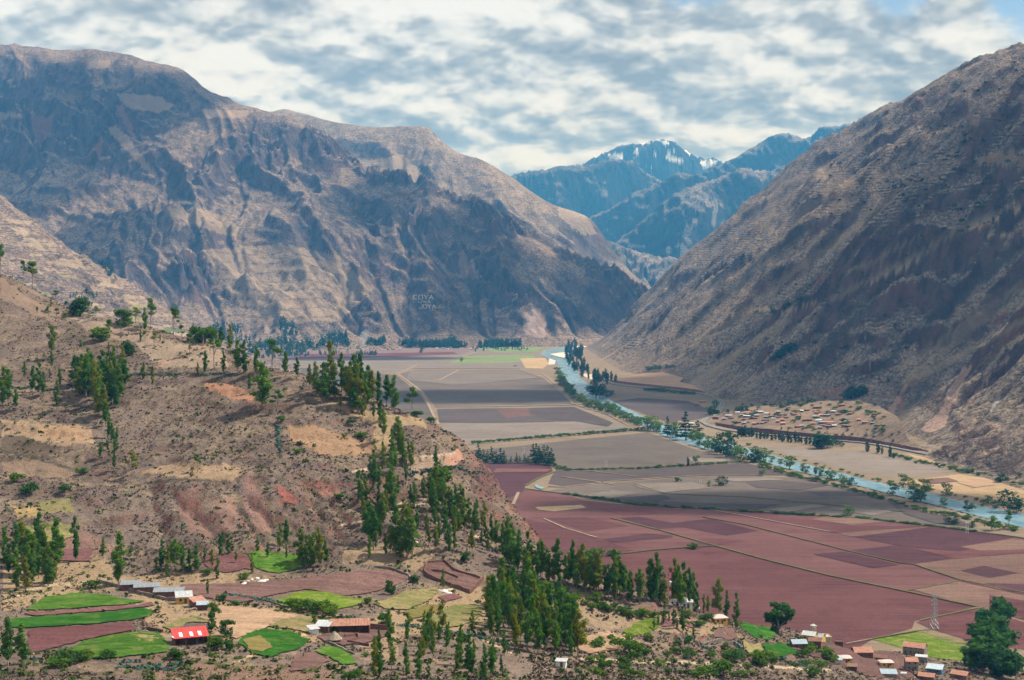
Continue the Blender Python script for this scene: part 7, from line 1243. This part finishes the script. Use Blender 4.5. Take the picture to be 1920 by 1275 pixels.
# labels inside groups: which row, which place in it
ORD = 'first second third fourth fifth sixth seventh eighth ninth tenth eleventh twelfth thirteenth fourteenth fifteenth sixteenth seventeenth eighteenth nineteenth twentieth'.split(); ORD += ['twenty-' + w_ for w_ in ORD[:9]] + ['thirtieth'] + ['thirty-' + w_ for w_ in ORD[:9]]
gr = {}
for o in bpy.data.objects:
    if o.parent is None and 'group' in o and 'category' in o: gr.setdefault((o['group'], o['label']), []).append(o)
for (g, lab), L in gr.items():
    if len(L) < 2: continue
    nb = -(-len(L) // 24); L.sort(key=lambda o: -(CAM_Z - o.location.z) / max(o.location.y, 1)); sz_ = -(-len(L) // nb)
    rows = {1: [''], 2: [' front row,', ' back row,'], 3: [' front row,', ' middle row,', ' back row,'], 4: [' front row,', ' second row,', ' third row,', ' back row,']}[min(nb, 4)]; sz_ = -(-len(L) // len(rows))
    for bi, rn in enumerate(rows):
        M = sorted(L[bi * sz_:(bi + 1) * sz_], key=lambda o: o.location.x / max(o.location.y, 1))
        for i, o in enumerate(M):
            tl = ' leftmost' if i == 0 else ' rightmost' if i == len(M) - 1 else ' ' + ORD[min(i, 38)] + ' from left'; o['label'] = lab + ',' + rn + tl
            if len(o['label'].split()) > 16: print('LONG', o['label'])
# ------------------------------------------------------------------ air
m, t = new_mat('haze_air'); v = t.n.new('ShaderNodeVolumePrincipled'); v.inputs['Color'].default_value = (.09, .44, 1.0, 1); v.inputs['Absorption Color'].default_value = (1, 1, 1, 1); v.inputs['Density'].default_value = HAZE_DENSITY
v.inputs['Anisotropy'].default_value = 0.0; t.l.new(v.outputs[0], t.out.inputs['Volume'])
hz = MB().box(0, 14700, 1478.5, 42000, 30200, 3043.0).build('haze', 'haze_air'); hz['kind'] = 'stuff'

# clouds out of view over the valley, set where their shadows should fall
m, t = new_mat('cloud'); P = t.pos(); n = t.noise(P, .0016, 6, .6); al = t.ramp(t.math('ADD', t.attr('dens'), t.math('MULTIPLY', t.math('SUBTRACT', n, .5), 1.1)), .28, .62, 0, .74)
df = t.node('ShaderNodeBsdfDiffuse', Color=(.9, .9, .9, 1)); tl = t.node('ShaderNodeBsdfTranslucent', Color=(.85, .87, .9, 1)); tp = t.node('ShaderNodeBsdfTransparent', Color=(1, 1, 1, 1)); a_ = t.n.new('ShaderNodeMixShader'); a_.inputs[0].default_value = .35; t.l.new(df.outputs[0], a_.inputs[1]); t.l.new(tl.outputs[0], a_.inputs[2])
b_ = t.n.new('ShaderNodeMixShader'); t.l.new(al, b_.inputs[0]); t.l.new(tp.outputs[0], b_.inputs[1]); t.l.new(a_.outputs[0], b_.inputs[2]); t.l.new(b_.outputs[0], t.out.inputs['Surface'])
def cloud_over(target, rx, ry, rz=0.0, alt=3500.0):
    """a flat-based cumulus whose shadow covers the given spot"""
    k = (alt - target[2]) / SUN.z; c = (target[0] + SUN.x * k, target[1] + SUN.y * k, alt); n = 26; a = np.linspace(-1, 1, n); A, B = np.meshgrid(a, a); R = np.sqrt(A * A + B * B); dn = np.clip(1.12 - R, 0, 1)
    seed = int(abs(c[0])) % 97; bump_ = (.6 + .4 * fbm(A * 2.2 + seed, B * 2.2, 4, 40)) * np.clip(1 - R * R, 0, 1); ca, sa = math.cos(rz), math.sin(rz); X = c[0] + A * rx * ca - B * ry * sa; Y = c[1] + A * rx * sa + B * ry * ca
    V = np.concatenate([np.stack([X, Y, alt + bump_ * 320 + 4], -1).reshape(-1, 3), np.stack([X, Y, alt - bump_ * 50], -1).reshape(-1, 3)]); idx = np.arange(n * n).reshape(n, n); F = np.stack([idx[:-1, :-1], idx[:-1, 1:], idx[1:, 1:], idx[1:, :-1]], -1).reshape(-1, 4)
    me = np_mesh('clouds', V, np.concatenate([F, F[:, ::-1] + n * n]), True); set_attr(me, 'dens', np.concatenate([dn.ravel(), dn.ravel()])); o = mesh_obj('clouds', me, 'cloud'); o['kind'] = 'stuff'
for (px, py, rx, ry, rz) in ((80, 330, 560, 700, .3), (190, 450, 400, 560, .2), (330, 195, 420, 300, .4), (30, 230, 360, 300, 0), (900, 540, 330, 420, .5), (1130, 540, 330, 380, .3), (690, 400, 300, 330, .5), (860, 450, 300, 280, .5)): cloud_over(on_hill(px, py, hL, 6300, 10400, 900), rx * 1.25, ry * 1.25, rz)  # unseen clouds below the front crest added to darken it against the rear
for (px, py, rx, ry, rz) in ((1500, 540, 620, 700, .2), (1880, 300, 420, 520, .4)): cloud_over(on_mount(px, py), rx * 1.15, ry * 1.15, rz)
for (px, py, rx, ry) in ((930, 742, 420, 260), (700, 672, 500, 200), (1480, 940, 300, 90)): cloud_over(gpt(px, py), rx * 1.3, ry * 1.3)
